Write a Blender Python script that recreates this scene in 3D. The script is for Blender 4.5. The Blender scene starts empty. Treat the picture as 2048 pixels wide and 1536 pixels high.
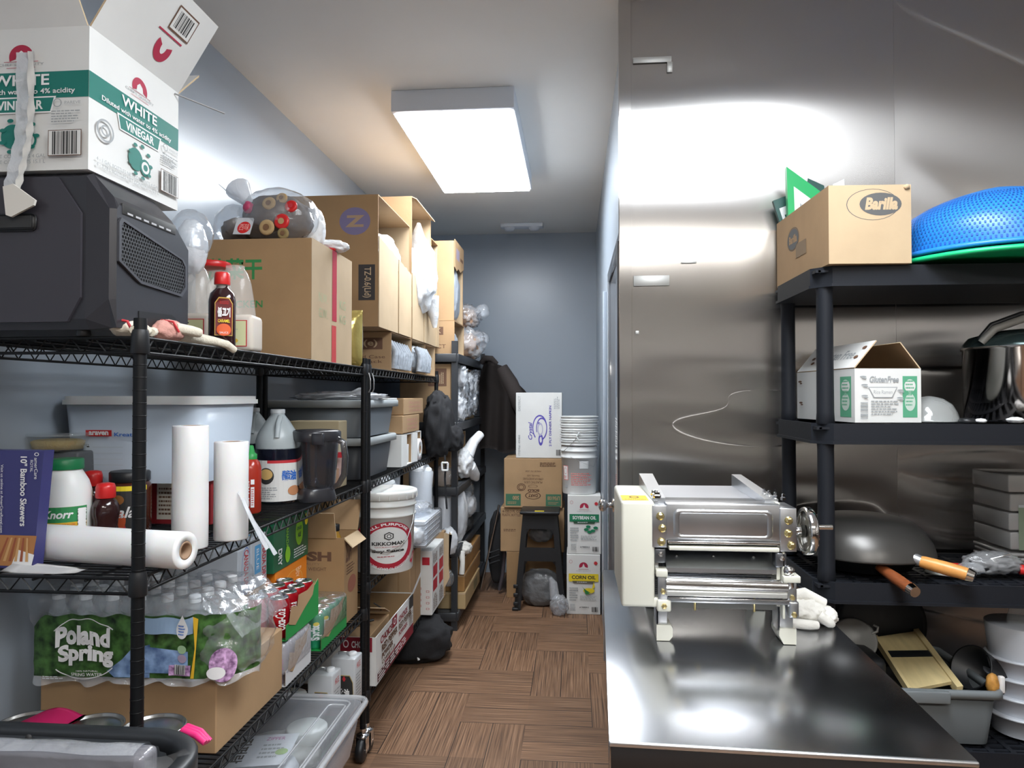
import bpy, bmesh, math, random
from math import sin, cos, pi, radians as R, tan, atan
from mathutils import Vector, Matrix, noise, Euler

# ---------------------------------------------------------------- camera, world, exposure
SC = bpy.context.scene
COL = SC.collection
F = 1420.0
YAW, PITCH, H = 5.07, 0.97, 1.48
cam_d = bpy.data.cameras.new('camera'); cam_d.lens = F / 2048 * 36; cam_d.sensor_width = 36
cam_d.clip_start = 0.02
cam = bpy.data.objects.new('camera', cam_d); COL.objects.link(cam)
cam.location = (0, 0, H); cam.rotation_euler = (R(90 + PITCH), 0, R(YAW))
SC.camera = cam
w = bpy.data.worlds.new('world'); SC.world = w; w.use_nodes = True
w.node_tree.nodes['Background'].inputs[0].default_value = (0.8, 0.85, 0.9, 1)
w.node_tree.nodes['Background'].inputs[1].default_value = 0.05
SC.view_settings.view_transform = 'Standard'; SC.view_settings.look = 'None'
SC.view_settings.gamma = 1; SC.view_settings.exposure = 0.5
SC.view_settings.use_curve_mapping = False
SC.cycles.max_bounces = 10; SC.cycles.transparent_max_bounces = 24
SC.cycles.sample_clamp_indirect = 4
LIGHT_E = 20.0                      # strength of the ceiling light diffusers
ROOM_E = 20.0                       # the lights behind the viewer, the right one added to brighten

# measured pixel -> place on a plane (2048x1536 frame)
def _r(px): return tan(atan((px - 1024) / F) - R(YAW))
def PX(px, Y): return _r(px) * Y
def PY(px, X): return X / _r(px)
def DD(X, Y): return -X * sin(R(YAW)) + Y * cos(R(YAW))
def PZ(py, X, Y): return H + DD(X, Y) * (768 - py + F * tan(R(PITCH))) / F

# ---------------------------------------------------------------- materials
_M = {}
def mat(name, col=(.5, .5, .5), rough=.5, metal=0, **k):
    if name in _M: return _M[name]
    m = bpy.data.materials.new(name); m.use_nodes = True; _M[name] = m
    b = m.node_tree.nodes['Principled BSDF']
    b.inputs['Base Color'].default_value = (*col, 1)
    b.inputs['Roughness'].default_value = rough; b.inputs['Metallic'].default_value = metal
    N, L = m.node_tree.nodes, m.node_tree.links
    if k.get('coat'): b.inputs['Coat Weight'].default_value = k['coat']
    if k.get('spec') is not None: b.inputs['Specular IOR Level'].default_value = k['spec']
    if k.get('alpha'): b.inputs['Alpha'].default_value = k['alpha']
    if k.get('trans'): b.inputs['Transmission Weight'].default_value = k['trans']
    if k.get('sub'):
        b.inputs['Subsurface Weight'].default_value = k['sub']; b.inputs['Subsurface Scale'].default_value = .01
    if k.get('emit'):
        b.inputs['Emission Color'].default_value = (*k.get('ecol', col), 1); b.inputs['Emission Strength'].default_value = k['emit']
    if k.get('var') or k.get('bump'):
        tc = N.new('ShaderNodeTexCoord'); mp = N.new('ShaderNodeMapping'); mp.inputs['Scale'].default_value = k.get('map', (1, 1, 1))
        L.new(tc.outputs['Object'], mp.inputs[0])
        n = N.new('ShaderNodeTexNoise'); n.inputs['Scale'].default_value = k.get('scale', 8); n.inputs['Detail'].default_value = 4
        L.new(mp.outputs[0], n.inputs[0])
        if k.get('var'):
            cr = N.new('ShaderNodeValToRGB'); v = k['var']
            cr.color_ramp.elements[0].position = .3; cr.color_ramp.elements[1].position = .7
            cr.color_ramp.elements[0].color = (*[c * (1 - v) for c in col], 1)
            cr.color_ramp.elements[1].color = (*(k.get('col2') or [min(1, c * (1 + v)) for c in col]), 1)
            L.new(n.outputs[0], cr.inputs[0]); L.new(cr.outputs[0], b.inputs['Base Color'])
        if k.get('bump'):
            n2 = N.new('ShaderNodeTexNoise'); n2.inputs['Scale'].default_value = k.get('bscale', 60); n2.inputs['Detail'].default_value = 3
            L.new(mp.outputs[0], n2.inputs[0])
            bp = N.new('ShaderNodeBump'); bp.inputs['Strength'].default_value = k['bump']; bp.inputs['Distance'].default_value = k.get('bdist', .002)
            L.new(n2.outputs[0], bp.inputs['Height']); L.new(bp.outputs[0], b.inputs['Normal'])
    return m
def film(name, tint=(.9, .92, .95), body=.25, gloss=.35, bscale=30, rough=.12, dist=.006):
    """thin crinkled plastic film: see-through, a little milky, glossy creases"""
    if name in _M: return _M[name]
    m = bpy.data.materials.new(name); m.use_nodes = True; _M[name] = m
    N, L = m.node_tree.nodes, m.node_tree.links; N.clear()
    out = N.new('ShaderNodeOutputMaterial'); tr = N.new('ShaderNodeBsdfTransparent'); tr.inputs[0].default_value = (*tint, 1)
    df = N.new('ShaderNodeBsdfDiffuse'); df.inputs[0].default_value = (*tint, 1)
    gl = N.new('ShaderNodeBsdfGlossy'); gl.inputs['Roughness'].default_value = rough; gl.inputs[0].default_value = (1, 1, 1, 1)
    tc = N.new('ShaderNodeTexCoord'); n = N.new('ShaderNodeTexNoise'); n.inputs['Scale'].default_value = bscale
    n.inputs['Detail'].default_value = 5; n.inputs['Distortion'].default_value = 1.0
    L.new(tc.outputs['Object'], n.inputs[0])
    bp = N.new('ShaderNodeBump'); bp.inputs['Strength'].default_value = .9; bp.inputs['Distance'].default_value = dist
    L.new(n.outputs[0], bp.inputs['Height'])
    if dist > .0008:
        for s in (gl, df): L.new(bp.outputs[0], s.inputs['Normal'])
    m1 = N.new('ShaderNodeMixShader'); m1.inputs[0].default_value = body; L.new(tr.outputs[0], m1.inputs[1]); L.new(df.outputs[0], m1.inputs[2])
    fr = N.new('ShaderNodeLayerWeight'); fr.inputs[0].default_value = .5
    if dist > .0008: L.new(bp.outputs[0], fr.inputs['Normal'])
    pw = N.new('ShaderNodeMath'); pw.operation = 'POWER'; pw.inputs[1].default_value = 2.6; L.new(fr.outputs['Facing'], pw.inputs[0])
    mu = N.new('ShaderNodeMath'); mu.operation = 'MULTIPLY_ADD'; mu.inputs[1].default_value = gloss * 1.9; mu.inputs[2].default_value = .05
    L.new(pw.outputs[0], mu.inputs[0])
    m2 = N.new('ShaderNodeMixShader'); L.new(mu.outputs[0], m2.inputs[0]); L.new(m1.outputs[0], m2.inputs[1]); L.new(gl.outputs[0], m2.inputs[2])
    L.new(m2.outputs[0], out.inputs[0])
    return m

KR = mat('kraft_cardboard', (.41, .262, .138), .8, var=.10, scale=5, bump=.25, bscale=90, bdist=.001)
KRD = mat('kraft_cardboard_brown', (.345, .21, .10), .8, var=.10, scale=5, bump=.25, bscale=90, bdist=.001)
KRL = mat('kraft_cardboard_pale', (.50, .37, .23), .8, var=.08, scale=5, bump=.2, bscale=90, bdist=.001)
CORR = mat('corrugated_edge', (.62, .47, .30), .9, bump=.5, bscale=200)
WBOX = mat('white_cardboard', (.74, .74, .72), .6, var=.04, scale=6)
WHP = mat('white_plastic', (.80, .81, .80), .35, sub=.1)
WHITE = mat('white_print', (.85, .85, .85), .6)
BLKM = mat('black_epoxy_wire', (.006, .0065, .0075), .45, spec=.25)
GRYM = mat('dark_grey_metal', (.030, .033, .038), .45)
BLKP = mat('black_plastic', (.012, .013, .015), .42)
RESIN = mat('black_resin', (.011, .013, .018), .55, spec=.3, bump=.15, bscale=150)
INK = mat('black_print', (.03, .03, .03), .6)
INKB = mat('brown_print', (.14, .07, .04), .7)
GRYI = mat('grey_print', (.35, .37, .38), .7)
GRN = mat('green_print', (.010, .18, .145), .55)
GRND = mat('leaf_green_print', (.03, .25, .08), .6)
REDI = mat('red_print', (.55, .03, .04), .55)
REDP = mat('red_plastic', (.60, .02, .02), .3)
BLUI = mat('blue_print', (.04, .16, .55), .5)
PURI = mat('violet_print', (.16, .15, .40), .7)
YEL = mat('yellow_print', (.85, .66, .03), .5)
ORG = mat('orange_print', (.85, .25, .02), .5)
CHROME = mat('chrome', (.80, .80, .80), .08, 1)
STEEL = mat('stainless_steel', (.60, .60, .60), .28, 1)
BRASS = mat('yellow_zinc', (.75, .62, .30), .3, 1)
IVORY = mat('ivory_enamel', (.68, .67, .58), .35)
FILM = film('clear_film')
FILMW = film('milky_film', (.85, .87, .9), .62, .3, 18)
FILMC = film('very_clear_film', (.93, .95, .97), .10, .4, 26)
FILMS = film('smooth_clear_plastic', (.93, .95, .96), .10, .35, 2, .06, .001)
FILMG = film('frosted_plastic', (.66, .75, .86), .80, .25, 3, .3, .001)
BAGW = mat('white_bag_plastic', (.86, .87, .88), .35, bump=.9, bscale=22, bdist=.01)
BAGG = mat('grey_bag_plastic', (.33, .36, .40), .28, bump=.9, bscale=26, bdist=.01)
CLOTH = mat('white_cloth', (.68, .66, .61), .9, bump=.8, bscale=70, bdist=.004)
BLKF = mat('black_fabric', (.016, .016, .018), .9, bump=.4, bscale=120)

# ---------------------------------------------------------------- mesh builder
_TXT = {}
def glyphs(s, bold=0, shear=0):
    k = (s, bold, shear)
    if k not in _TXT:
        c = bpy.data.curves.new('t', 'FONT'); c.body = s; c.resolution_u = 3; c.offset = bold; c.shear = shear; c.fill_mode = 'FRONT'
        o = bpy.data.objects.new('t', c); COL.objects.link(o)
        bpy.context.view_layer.update()
        me = o.evaluated_get(bpy.context.evaluated_depsgraph_get()).to_mesh()
        vs = [v.co.copy() for v in me.vertices]; fs = [tuple(p.vertices) for p in me.polygons]
        bpy.data.objects.remove(o); bpy.data.curves.remove(c)
        if vs:
            x0 = min(v.x for v in vs); x1 = max(v.x for v in vs); y0 = min(v.y for v in vs); y1 = max(v.y for v in vs)
            vs = [((v.x - x0) / max(1e-6, x1 - x0), (v.y - y0) / max(1e-6, y1 - y0)) for v in vs]
        _TXT[k] = (vs, fs)
    return _TXT[k]

class MB:
    def __init__(s): s.v = []; s.f = []; s.mi = []; s.sm = []; s.ms = []; s.T = None
    def _m(s, m):
        if m not in s.ms: s.ms.append(m)
        return s.ms.index(m)
    def add(s, vs, fs, m, smooth=False):
        n = len(s.v); i = s._m(m)
        s.v += [(s.T @ Vector(p)) if s.T else Vector(p) for p in vs]
        for f in fs: s.f.append([n + a for a in f]); s.mi.append(i); s.sm.append(smooth)
        return s
    def box(s, x0, x1, y0, y1, z0, z1, m):
        vs = [(x, y, z) for z in (z0, z1) for y in (y0, y1) for x in (x0, x1)]
        return s.add(vs, [(0, 2, 3, 1), (4, 5, 7, 6), (0, 1, 5, 4), (2, 6, 7, 3), (0, 4, 6, 2), (1, 3, 7, 5)], m)
    def rbox(s, x0, x1, y0, y1, z0, z1, m, r=.004, seg=2, smooth=True):
        bm = bmesh.new(); bmesh.ops.create_cube(bm, size=1)
        for v in bm.verts: v.co = Vector(((x0 + x1) / 2 + v.co.x * (x1 - x0), (y0 + y1) / 2 + v.co.y * (y1 - y0), (z0 + z1) / 2 + v.co.z * (z1 - z0)))
        bmesh.ops.bevel(bm, geom=bm.edges[:], offset=r, segments=seg, affect='EDGES', profile=.5)
        return s.bm(bm, m, smooth)
    def bm(s, bm, m, smooth=False):
        bm.verts.ensure_lookup_table(); bm.verts.index_update()
        s.add([v.co.copy() for v in bm.verts], [[v.index for v in f.verts] for f in bm.faces], m, smooth); bm.free(); return s
    def prism(s, poly, a, b, m, axis='z', smooth=False):
        """poly: 2-D outline (counter-clockwise), pulled from a to b along axis"""
        n = len(poly)
        def P(p, t): return {'z': (p[0], p[1], t), 'y': (p[0], t, p[1]), 'x': (t, p[0], p[1])}[axis]
        vs = [P(p, a) for p in poly] + [P(p, b) for p in poly]
        s.add(vs, [tuple(range(n))[::-1], tuple(range(n, 2 * n))], m)
        return s.add(vs, [(i, (i + 1) % n, n + (i + 1) % n, n + i) for i in range(n)], m, smooth)
    def lathe(s, prof, m, c=(0, 0, 0), seg=32, cap=True, sx=1, sy=1, smooth=True, wob=None):
        vs = []; fs = []
        for (r, z) in prof:
            for i in range(seg):
                a = 2 * pi * i / seg; q = 1 + (wob(a, z) if wob else 0)
                vs.append((c[0] + r * sx * cos(a) * q, c[1] + r * sy * sin(a) * q, c[2] + z))
        k = len(prof)
        for j in range(k - 1):
            for i in range(seg):
                fs.append((j * seg + i, j * seg + (i + 1) % seg, (j + 1) * seg + (i + 1) % seg, (j + 1) * seg + i))
        s.add(vs, fs, m, smooth)
        if cap:
            if prof[0][0] > 1e-4: s.add(vs[:seg], [tuple(range(seg))[::-1]], m)
            if prof[-1][0] > 1e-4: s.add(vs[-seg:], [tuple(range(seg))], m)
        return s
    def tube(s, pts, r, m, seg=8, smooth=True, closed=False, cap=True):
        pts = [Vector(p) for p in pts]; n = len(pts); vs = []; fs = []
        rr = r if isinstance(r, (list, tuple)) else [r] * n
        up = None
        for i, p in enumerate(pts):
            if closed: d = pts[(i + 1) % n] - pts[i - 1]
            else: d = pts[min(n - 1, i + 1)] - pts[max(0, i - 1)]
            d.normalize()
            if up is None: up = Vector((0, 0, 1)) if abs(d.z) < .9 else Vector((1, 0, 0))
            a = d.cross(up)
            if a.length < 1e-4: a = d.cross(Vector((0, 1, 0)))
            a.normalize(); b = d.cross(a).normalized(); up = -b if up.dot(-b) > 0 else b
            b = a.cross(d)
            for k in range(seg):
                t = 2 * pi * k / seg; vs.append(p + (a * cos(t) + b * sin(t)) * rr[i])
        for i in range(n if closed else n - 1):
            j = (i + 1) % n
            for k in range(seg): fs.append((i * seg + k, i * seg + (k + 1) % seg, j * seg + (k + 1) % seg, j * seg + k))
        s.add(vs, fs, m, smooth)
        if not closed and cap: s.add(vs[:seg], [tuple(range(seg))], m); s.add(vs[-seg:], [tuple(range(seg))[::-1]], m)
        return s
    def cyl(s, p0, p1, r, m, seg=20, r2=None, smooth=True):
        return s.tube([p0, p1], [r, r if r2 is None else r2], m, seg, smooth)
    def sheet(s, fn, nu, nv, m, smooth=True, th=0):
        vs = [Vector(fn(i / nu, j / nv)) for j in range(nv + 1) for i in range(nu + 1)]
        fs = [(j * (nu + 1) + i, j * (nu + 1) + i + 1, (j + 1) * (nu + 1) + i + 1, (j + 1) * (nu + 1) + i) for j in range(nv) for i in range(nu)]
        if th:
            bm = bmesh.new(); bv = [bm.verts.new(v) for v in vs]
            for f in fs: bm.faces.new([bv[a] for a in f])
            bmesh.ops.solidify(bm, geom=bm.faces[:], thickness=th); return s.bm(bm, m, smooth)
        return s.add(vs, fs, m, smooth)
    def blob(s, c, size, m, seed=0, amp=.18, freq=2.2, sub=4, flat=True, ridge=True, smooth=True, power=1.0):
        """crumpled closed shape (bag, wad): size = full extents, c = centre of its base when flat"""
        bm = bmesh.new(); bmesh.ops.create_icosphere(bm, subdivisions=sub, radius=1); amp *= .72
        o = Vector((seed * 7.3, seed * 3.1, seed * 1.7))
        for v in bm.verts:
            d = v.co.normalized()
            q = Vector([math.copysign(abs(t) ** power, t) for t in d]) if power != 1 else d
            n = noise.noise(d * freq + o); n2 = noise.noise(d * freq * 2.3 + o); n3 = noise.noise(d * freq * 5.1 + o)
            if ridge: n = .5 - abs(n) * 2; n2 = .45 - abs(n2) * 2; n3 = .45 - abs(n3) * 2
            q = q * (1 + amp * n + amp * .65 * n2 + amp * .32 * n3)
            z = q.z
            if flat: z = max(z, -.92) + .92
            v.co = Vector((c[0] + q.x * size[0] / 2, c[1] + q.y * size[1] / 2, c[2] + (z * size[2] / 1.92 if flat else z * size[2] / 2)))
        return s.bm(bm, m, smooth)
    def flapq(s, a, b, out, m, m2=None, th=.004):
        """a cardboard flap hinged on edge a-b reaching out by vector out"""
        a, b, out = Vector(a), Vector(b), Vector(out); n = (b - a).cross(out).normalized() * th
        vs = [a, b, b + out, a + out, a + n, b + n, b + out + n, a + out + n]
        s.add(vs, [(0, 3, 2, 1)], m); s.add(vs, [(4, 5, 6, 7)], m2 or m)
        return s.add(vs, [(0, 1, 5, 4), (1, 2, 6, 5), (2, 3, 7, 6), (3, 0, 4, 7)], CORR)
    def surf(s, o, u, v, k0=0):
        """printable rectangle: o = lower left corner, u and v its edges"""
        o, u, v = Vector(o), Vector(u), Vector(v); n = u.cross(v).normalized()
        return Surf(s, lambda a, b, e: o + u * a + v * b + n * e, k0)
    def csurf(s, c, r, z0, z1, a0, a1, r2=None, k0=0):
        """printable part of a cylinder wall; angles in degrees from -Y towards +X"""
        def fn(a, b, e):
            t = R(a0 + (a1 - a0) * a); q = (r if r2 is None else r + (r2 - r) * b) + e
            return Vector((c[0] + q * sin(t), c[1] - q * cos(t), c[2] + z0 + (z1 - z0) * b))
        return Surf(s, fn, k0, cyl=True)
    def build(s, name, parent=None, loc=(0, 0, 0), rot=(0, 0, 0), label=None, cat=None, group=None, kind=None):
        me = bpy.data.meshes.new(name); me.from_pydata([tuple(v) for v in s.v], [], s.f)
        for m in s.ms: me.materials.append(m)
        me.polygons.foreach_set('material_index', s.mi); me.polygons.foreach_set('use_smooth', s.sm); me.update()
        o = bpy.data.objects.new(name, me); COL.objects.link(o)
        o.location = loc; o.rotation_euler = rot
        if parent: o.parent = parent
        tag(o, label, cat, group, kind); return o
def tag(o, label=None, cat=None, group=None, kind=None):
    if label: o['label'] = label
    if cat: o['category'] = cat
    if group: o['group'] = group
    if kind: o['kind'] = kind
    return o
def thing(name, label, cat, loc=(0, 0, 0), rz=0, group=None, rot=None):
    o = bpy.data.objects.new(name, None); COL.objects.link(o); o.empty_display_size = .05
    o.location = loc; o.rotation_euler = rot if rot else (0, 0, rz)
    return tag(o, label, cat, group)
def dup(root, loc, rz=0, label=None, group=None, scale=None):
    r = root.copy(); COL.objects.link(r); r.location = loc; r.rotation_euler = (0, 0, rz)
    if label: r['label'] = label
    if group: r['group'] = group
    if scale: r.scale = scale
    for ch in [o for o in bpy.data.objects if o.parent == root]:
        c = ch.copy(); COL.objects.link(c); c.parent = r
        for g in [o for o in bpy.data.objects if o.parent == ch]:
            d = g.copy(); COL.objects.link(d); d.parent = c
    return r

class Surf:
    def __init__(s, mb, fn, k0=0, cyl=False): s.mb = mb; s.fn = fn; s.k = k0; s.cyl = cyl
    def e(s): s.k += 1; return .0003 + .00022 * s.k + (.0006 if s.cyl else 0)
    def rect(s, a0, b0, a1, b1, m, n=1):
        e = s.e(); n = max(n, 14 if s.cyl else 1); vs = []
        for i in range(n + 1):
            a = a0 + (a1 - a0) * i / n; vs += [s.fn(a, b0, e), s.fn(a, b1, e)]
        s.mb.add(vs, [(2 * i, 2 * i + 2, 2 * i + 3, 2 * i + 1) for i in range(n)], m); return s
    def poly(s, pts, m):
        e = s.e(); s.mb.add([s.fn(a, b, e) for a, b in pts], [tuple(range(len(pts)))], m); return s
    def disc(s, a, b, ra, rb, m, n=28, t0=0, t1=360, inner=0):
        e = s.e(); rings = 4 if s.cyl else 1; vs = []; fs = []
        full = abs(t1 - t0) >= 359.9
        for j in range(rings + 1):
            q = inner + (1 - inner) * j / rings
            for i in range(n + 1):
                t = R(t0 + (t1 - t0) * i / n); vs.append(s.fn(a + ra * q * cos(t), b + rb * q * sin(t), e))
        for j in range(rings):
            for i in range(n): x = j * (n + 1) + i; fs.append((x, x + 1, x + n + 2, x + n + 1))
        s.mb.add(vs, fs, m); return s
    def ring(s, a, b, ra, rb, t, m, **k): return s.disc(a, b, ra, rb, m, inner=1 - t, **k)
    def text(s, tx, a0, b0, a1, b1, m, bold=0, shear=0, rot=0, bend=0):
        vs, fs = glyphs(tx, bold, shear); e = s.e(); out = []
        for x, y in vs:
            if rot == 90: x, y = 1 - y, x
            elif rot == -90: x, y = y, 1 - x
            elif rot == 180: x, y = 1 - x, 1 - y
            yy = b0 + (b1 - b0) * y + bend * (1 - (2 * x - 1) ** 2)
            out.append(s.fn(a0 + (a1 - a0) * x, yy, e))
        s.mb.add(out, fs, m); return s
    def arc(s, tx, a, b, ra, rb, h, t0, t1, m, bold=0, flip=False):
        """text on an elliptical arc, from angle t0 to t1 (degrees)"""
        vs, fs = glyphs(tx, bold); e = s.e(); out = []
        for x, y in vs:
            t = R(t0 + (t1 - t0) * x); q = 1 + h * (y if not flip else -y)
            out.append(s.fn(a + ra * q * cos(t), b + rb * q * sin(t), e))
        s.mb.add(out, fs, m); return s
    def bars(s, a0, b0, a1, b1, m, seed=1, n=26, back=None, vert=False):
        if back: s.rect(a0, b0, a1, b1, back)
        rnd = random.Random(seed); e = s.e(); x = 0; vs = []; fs = []
        while x < 1:
            wd = rnd.choice((.5, .5, 1, 1.5)) / n; x2 = min(1, x + wd)
            if vert: q = [(a0, b0 + (b1 - b0) * x), (a1, b0 + (b1 - b0) * x), (a1, b0 + (b1 - b0) * x2), (a0, b0 + (b1 - b0) * x2)]
            else: q = [(a0 + (a1 - a0) * x, b0), (a0 + (a1 - a0) * x2, b0), (a0 + (a1 - a0) * x2, b1), (a0 + (a1 - a0) * x, b1)]
            k = len(vs); vs += [s.fn(*p, e) for p in q]; fs.append((k, k + 1, k + 2, k + 3))
            x = x2 + rnd.choice((.5, .5, 1)) / n
        s.mb.add(vs, fs, m); return s
    def lines(s, a0, b0, a1, b1, n, m, seed=1, fill=.45, vert=False):
        """rows of fine print too small to read"""
        rnd = random.Random(seed); e = s.e(); vs = []; fs = []
        for i in range(n):
            x = 0
            lo = i / n + (1 - fill) / 2 / n; hi = lo + fill / n; end = rnd.uniform(.7, 1)
            while x < end:
                x2 = min(end, x + rnd.uniform(.05, .18))
                if vert: q = [(lo, x), (hi, x), (hi, x2), (lo, x2)]
                else: q = [(x, lo), (x2, lo), (x2, hi), (x, hi)]
                k = len(vs); vs += [s.fn(a0 + (a1 - a0) * p[0], b0 + (b1 - b0) * p[1], e) for p in q]; fs.append((k, k + 1, k + 2, k + 3))
                x = x2 + .03
        s.mb.add(vs, fs, m); return s
# ---------------------------------------------------------------- the room
XL, XR, YB, YS, CZ = -1.41, .178, 5.95, 2.45, 2.85      # left wall, aisle right wall, far wall, steel wall, ceiling
X2, Y2 = 2.35, -2.9
def paint(name, col, rough, bump=.08):
    return mat(name, col, rough, bump=bump, bscale=35, bdist=.002, var=.03, scale=1.5)
BLUE = paint('blue_grey_wall_paint', (.34, .39, .45), .30)
CEIL = paint('ceiling_paint', (.80, .79, .76), .8)
GREYW = paint('kitchen_wall_paint', (.52, .50, .48), .5)

def floor_mat():
    m = bpy.data.materials.new('striped_parquet_floor'); m.use_nodes = True; N, L = m.node_tree.nodes, m.node_tree.links
    b = N['Principled BSDF']; b.inputs['Roughness'].default_value = .55
    tc = N.new('ShaderNodeTexCoord'); sp = N.new('ShaderNodeSeparateXYZ'); L.new(tc.outputs['Object'], sp.inputs[0])
    TX, TY = .298, .3105
    def M(op, a, bb=None, c=None):
        n = N.new('ShaderNodeMath'); n.operation = op
        for i, x in enumerate((a, bb, c)):
            if x is None: continue
            if isinstance(x, (int, float)): n.inputs[i].default_value = x
            else: L.new(x, n.inputs[i])
        return n.outputs[0]
    x = M('DIVIDE', M('ADD', sp.outputs[0], .82 + 40 * TX), TX); y = M('DIVIDE', M('ADD', sp.outputs[1], 40 * TY - 2.905), TY)
    cx = M('FLOOR', x); cy = M('FLOOR', y)
    par = M('LESS_THAN', M('MODULO', M('ADD', cx, cy), 4), 1.5)     # 1 where the planks run down the aisle (herringbone of 1 x 2 blocks)
    x = M('MULTIPLY', x, .3); y = M('MULTIPLY', y, .3); P = .15
    def mix(a, bb):
        n = N.new('ShaderNodeMix'); n.data_type = 'FLOAT'; L.new(par, n.inputs[0]); L.new(bb, n.inputs[2]); L.new(a, n.inputs[3]); return n.outputs[0]
    across = mix(x, y); along = mix(y, x)
    pl = M('FLOOR', M('DIVIDE', across, P))
    cmb = N.new('ShaderNodeCombineXYZ'); L.new(M('MULTIPLY', across, 170), cmb.inputs[0]); L.new(M('MULTIPLY', along, 3), cmb.inputs[1]); L.new(pl, cmb.inputs[2])
    n1 = N.new('ShaderNodeTexNoise'); n1.inputs['Scale'].default_value = 1; n1.inputs['Detail'].default_value = 3; L.new(cmb.outputs[0], n1.inputs[0])
    cr = N.new('ShaderNodeValToRGB'); E = cr.color_ramp.elements
    E[0].position = .25; E[0].color = (.052, .029, .018, 1); E[1].position = .72; E[1].color = (.33, .195, .115, 1)
    e = E.new(.48); e.color = (.175, .093, .050, 1)
    L.new(n1.outputs[0], cr.inputs[0])
    wn = N.new('ShaderNodeTexWhiteNoise'); wn.noise_dimensions = '3D'
    c2 = N.new('ShaderNodeCombineXYZ'); L.new(pl, c2.inputs[0]); L.new(M('FLOOR', M('DIVIDE', along, .6)), c2.inputs[1]); L.new(par, c2.inputs[2]); L.new(c2.outputs[0], wn.inputs[0])
    hv = N.new('ShaderNodeHueSaturation'); L.new(cr.outputs[0], hv.inputs['Color']); L.new(M('MULTIPLY_ADD', wn.outputs[0], .3, .85), hv.inputs['Value'])
    gap = M('LESS_THAN', M('MODULO', across, P), .0035)
    g = gap
    mx = N.new('ShaderNodeMix'); mx.data_type = 'RGBA'; L.new(g, mx.inputs[0]); L.new(hv.outputs[0], mx.inputs[6]); mx.inputs[7].default_value = (.02, .012, .008, 1)
    L.new(mx.outputs[2], b.inputs['Base Color'])
    bp = N.new('ShaderNodeBump'); bp.inputs['Strength'].default_value = .4; bp.inputs['Distance'].default_value = .001
    L.new(n1.outputs[0], bp.inputs['Height']); L.new(bp.outputs[0], b.inputs['Normal'])
    return m
def steel_mat(name, rough, aniso, col=(.56, .555, .545), rot=.0, scr=.0):
    m = bpy.data.materials.new(name); m.use_nodes = True; N, L = m.node_tree.nodes, m.node_tree.links
    b = N['Principled BSDF']; b.inputs['Metallic'].default_value = 1; b.inputs['Base Color'].default_value = (*col, 1)
    b.inputs['Anisotropic'].default_value = aniso; b.inputs['Anisotropic Rotation'].default_value = rot
    if aniso:
        tg = N.new('ShaderNodeTangent'); tg.direction_type = 'RADIAL'; tg.axis = 'Z'; L.new(tg.outputs[0], b.inputs['Tangent'])
    tc = N.new('ShaderNodeTexCoord'); n = N.new('ShaderNodeTexNoise'); n.inputs['Scale'].default_value = 4; n.inputs['Detail'].default_value = 6
    L.new(tc.outputs['Object'], n.inputs[0])
    mr = N.new('ShaderNodeMapRange'); q = 0 if aniso else 1; mr.inputs['To Min'].default_value = rough * (1 - .2 * q); mr.inputs['To Max'].default_value = rough * (1 + .25 * q)
    L.new(n.outputs[0], mr.inputs[0]); L.new(mr.outputs[0], b.inputs['Roughness'])
    return m
TABLE = steel_mat('work_table_steel', .205, .0, (.46, .47, .49))
PANEL = steel_mat('brushed_steel_panel', .235, .99, (.53, .515, .50), .0)
def struct(mb, name, **k): return mb.build(name, kind='structure', **k)
t = .1
struct(MB().box(XL - t, X2 + t, Y2 - t, YB + t, -.1, 0, floor_mat()), 'floor')
struct(MB().box(XL - t, X2 + t, Y2 - t, YB + t, CZ, CZ + .1, CEIL), 'ceiling')
struct(MB().box(XL - t, XL, Y2, YB, 0, CZ, BLUE), 'wall_left')
struct(MB().box(XL, XR + .12, YB, YB + t, 0, CZ, BLUE), 'wall_far')
struct(MB().box(X2, X2 + t, Y2, YS + .12, 0, CZ, GREYW), 'wall_right')
struct(MB().box(XL - t, X2 + t, Y2 - t, Y2, 0, CZ, GREYW), 'wall_near')
DY0, DY1, DH = 2.62, 3.52, 2.04
wr = MB()
wr.box(XR, XR + .12, YS + .03, DY0, 0, CZ, BLUE); wr.box(XR, XR + .12, DY1, YB, 0, CZ, BLUE); wr.box(XR, XR + .12, DY0, DY1, DH, CZ, BLUE)
struct(wr, 'wall_aisle_right')
struct(MB().box(XR - .02, X2, YS + .012, YS + .12, 0, CZ, GREYW), 'wall_steel_side')
DKT = paint('added_dark_band', (.10, .085, .075), .45)
struct(MB().box(XL + .0, X2 - .06, Y2, Y2 + .03, 0, 1.75, DKT), 'added_trim_5'); struct(MB().box(X2 - .03, X2, Y2 + .03, YS - .02, 0, 1.65, DKT), 'added_trim_6')  # unseen dark bands, added so the steel wall reflects brown low down
LTT = paint('added_pale_strip', (.75, .73, .68), .4); SST = mat('added_counter_steel', (.6, .6, .6), .35, 1)
struct(MB().box(XL, X2 - .06, Y2 + .03, Y2 + .05, 1.38, 1.50, LTT), 'added_trim_8'); struct(MB().box(X2 - .05, X2 - .03, Y2 + .05, YS - .5, 1.34, 1.46, LTT), 'added_trim_9')  # unseen pale strips, added as bright bands in the steel's reflection
struct(MB().box(XL, X2 - .06, Y2 + .03, Y2 + .60, .86, .92, SST), 'added_trim_10'); struct(MB().box(X2 - .55, X2 - .03, Y2 + .65, 0.2, .86, .92, SST), 'added_trim_11')  # unseen counter slabs, added to give the steel wall contrast to reflect
struct(MB().box(XL, X2 - .06, Y2 + .03, Y2 + .05, 1.05, 1.10, LTT), 'added_trim_12')  # another unseen pale strip added for the reflection
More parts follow.
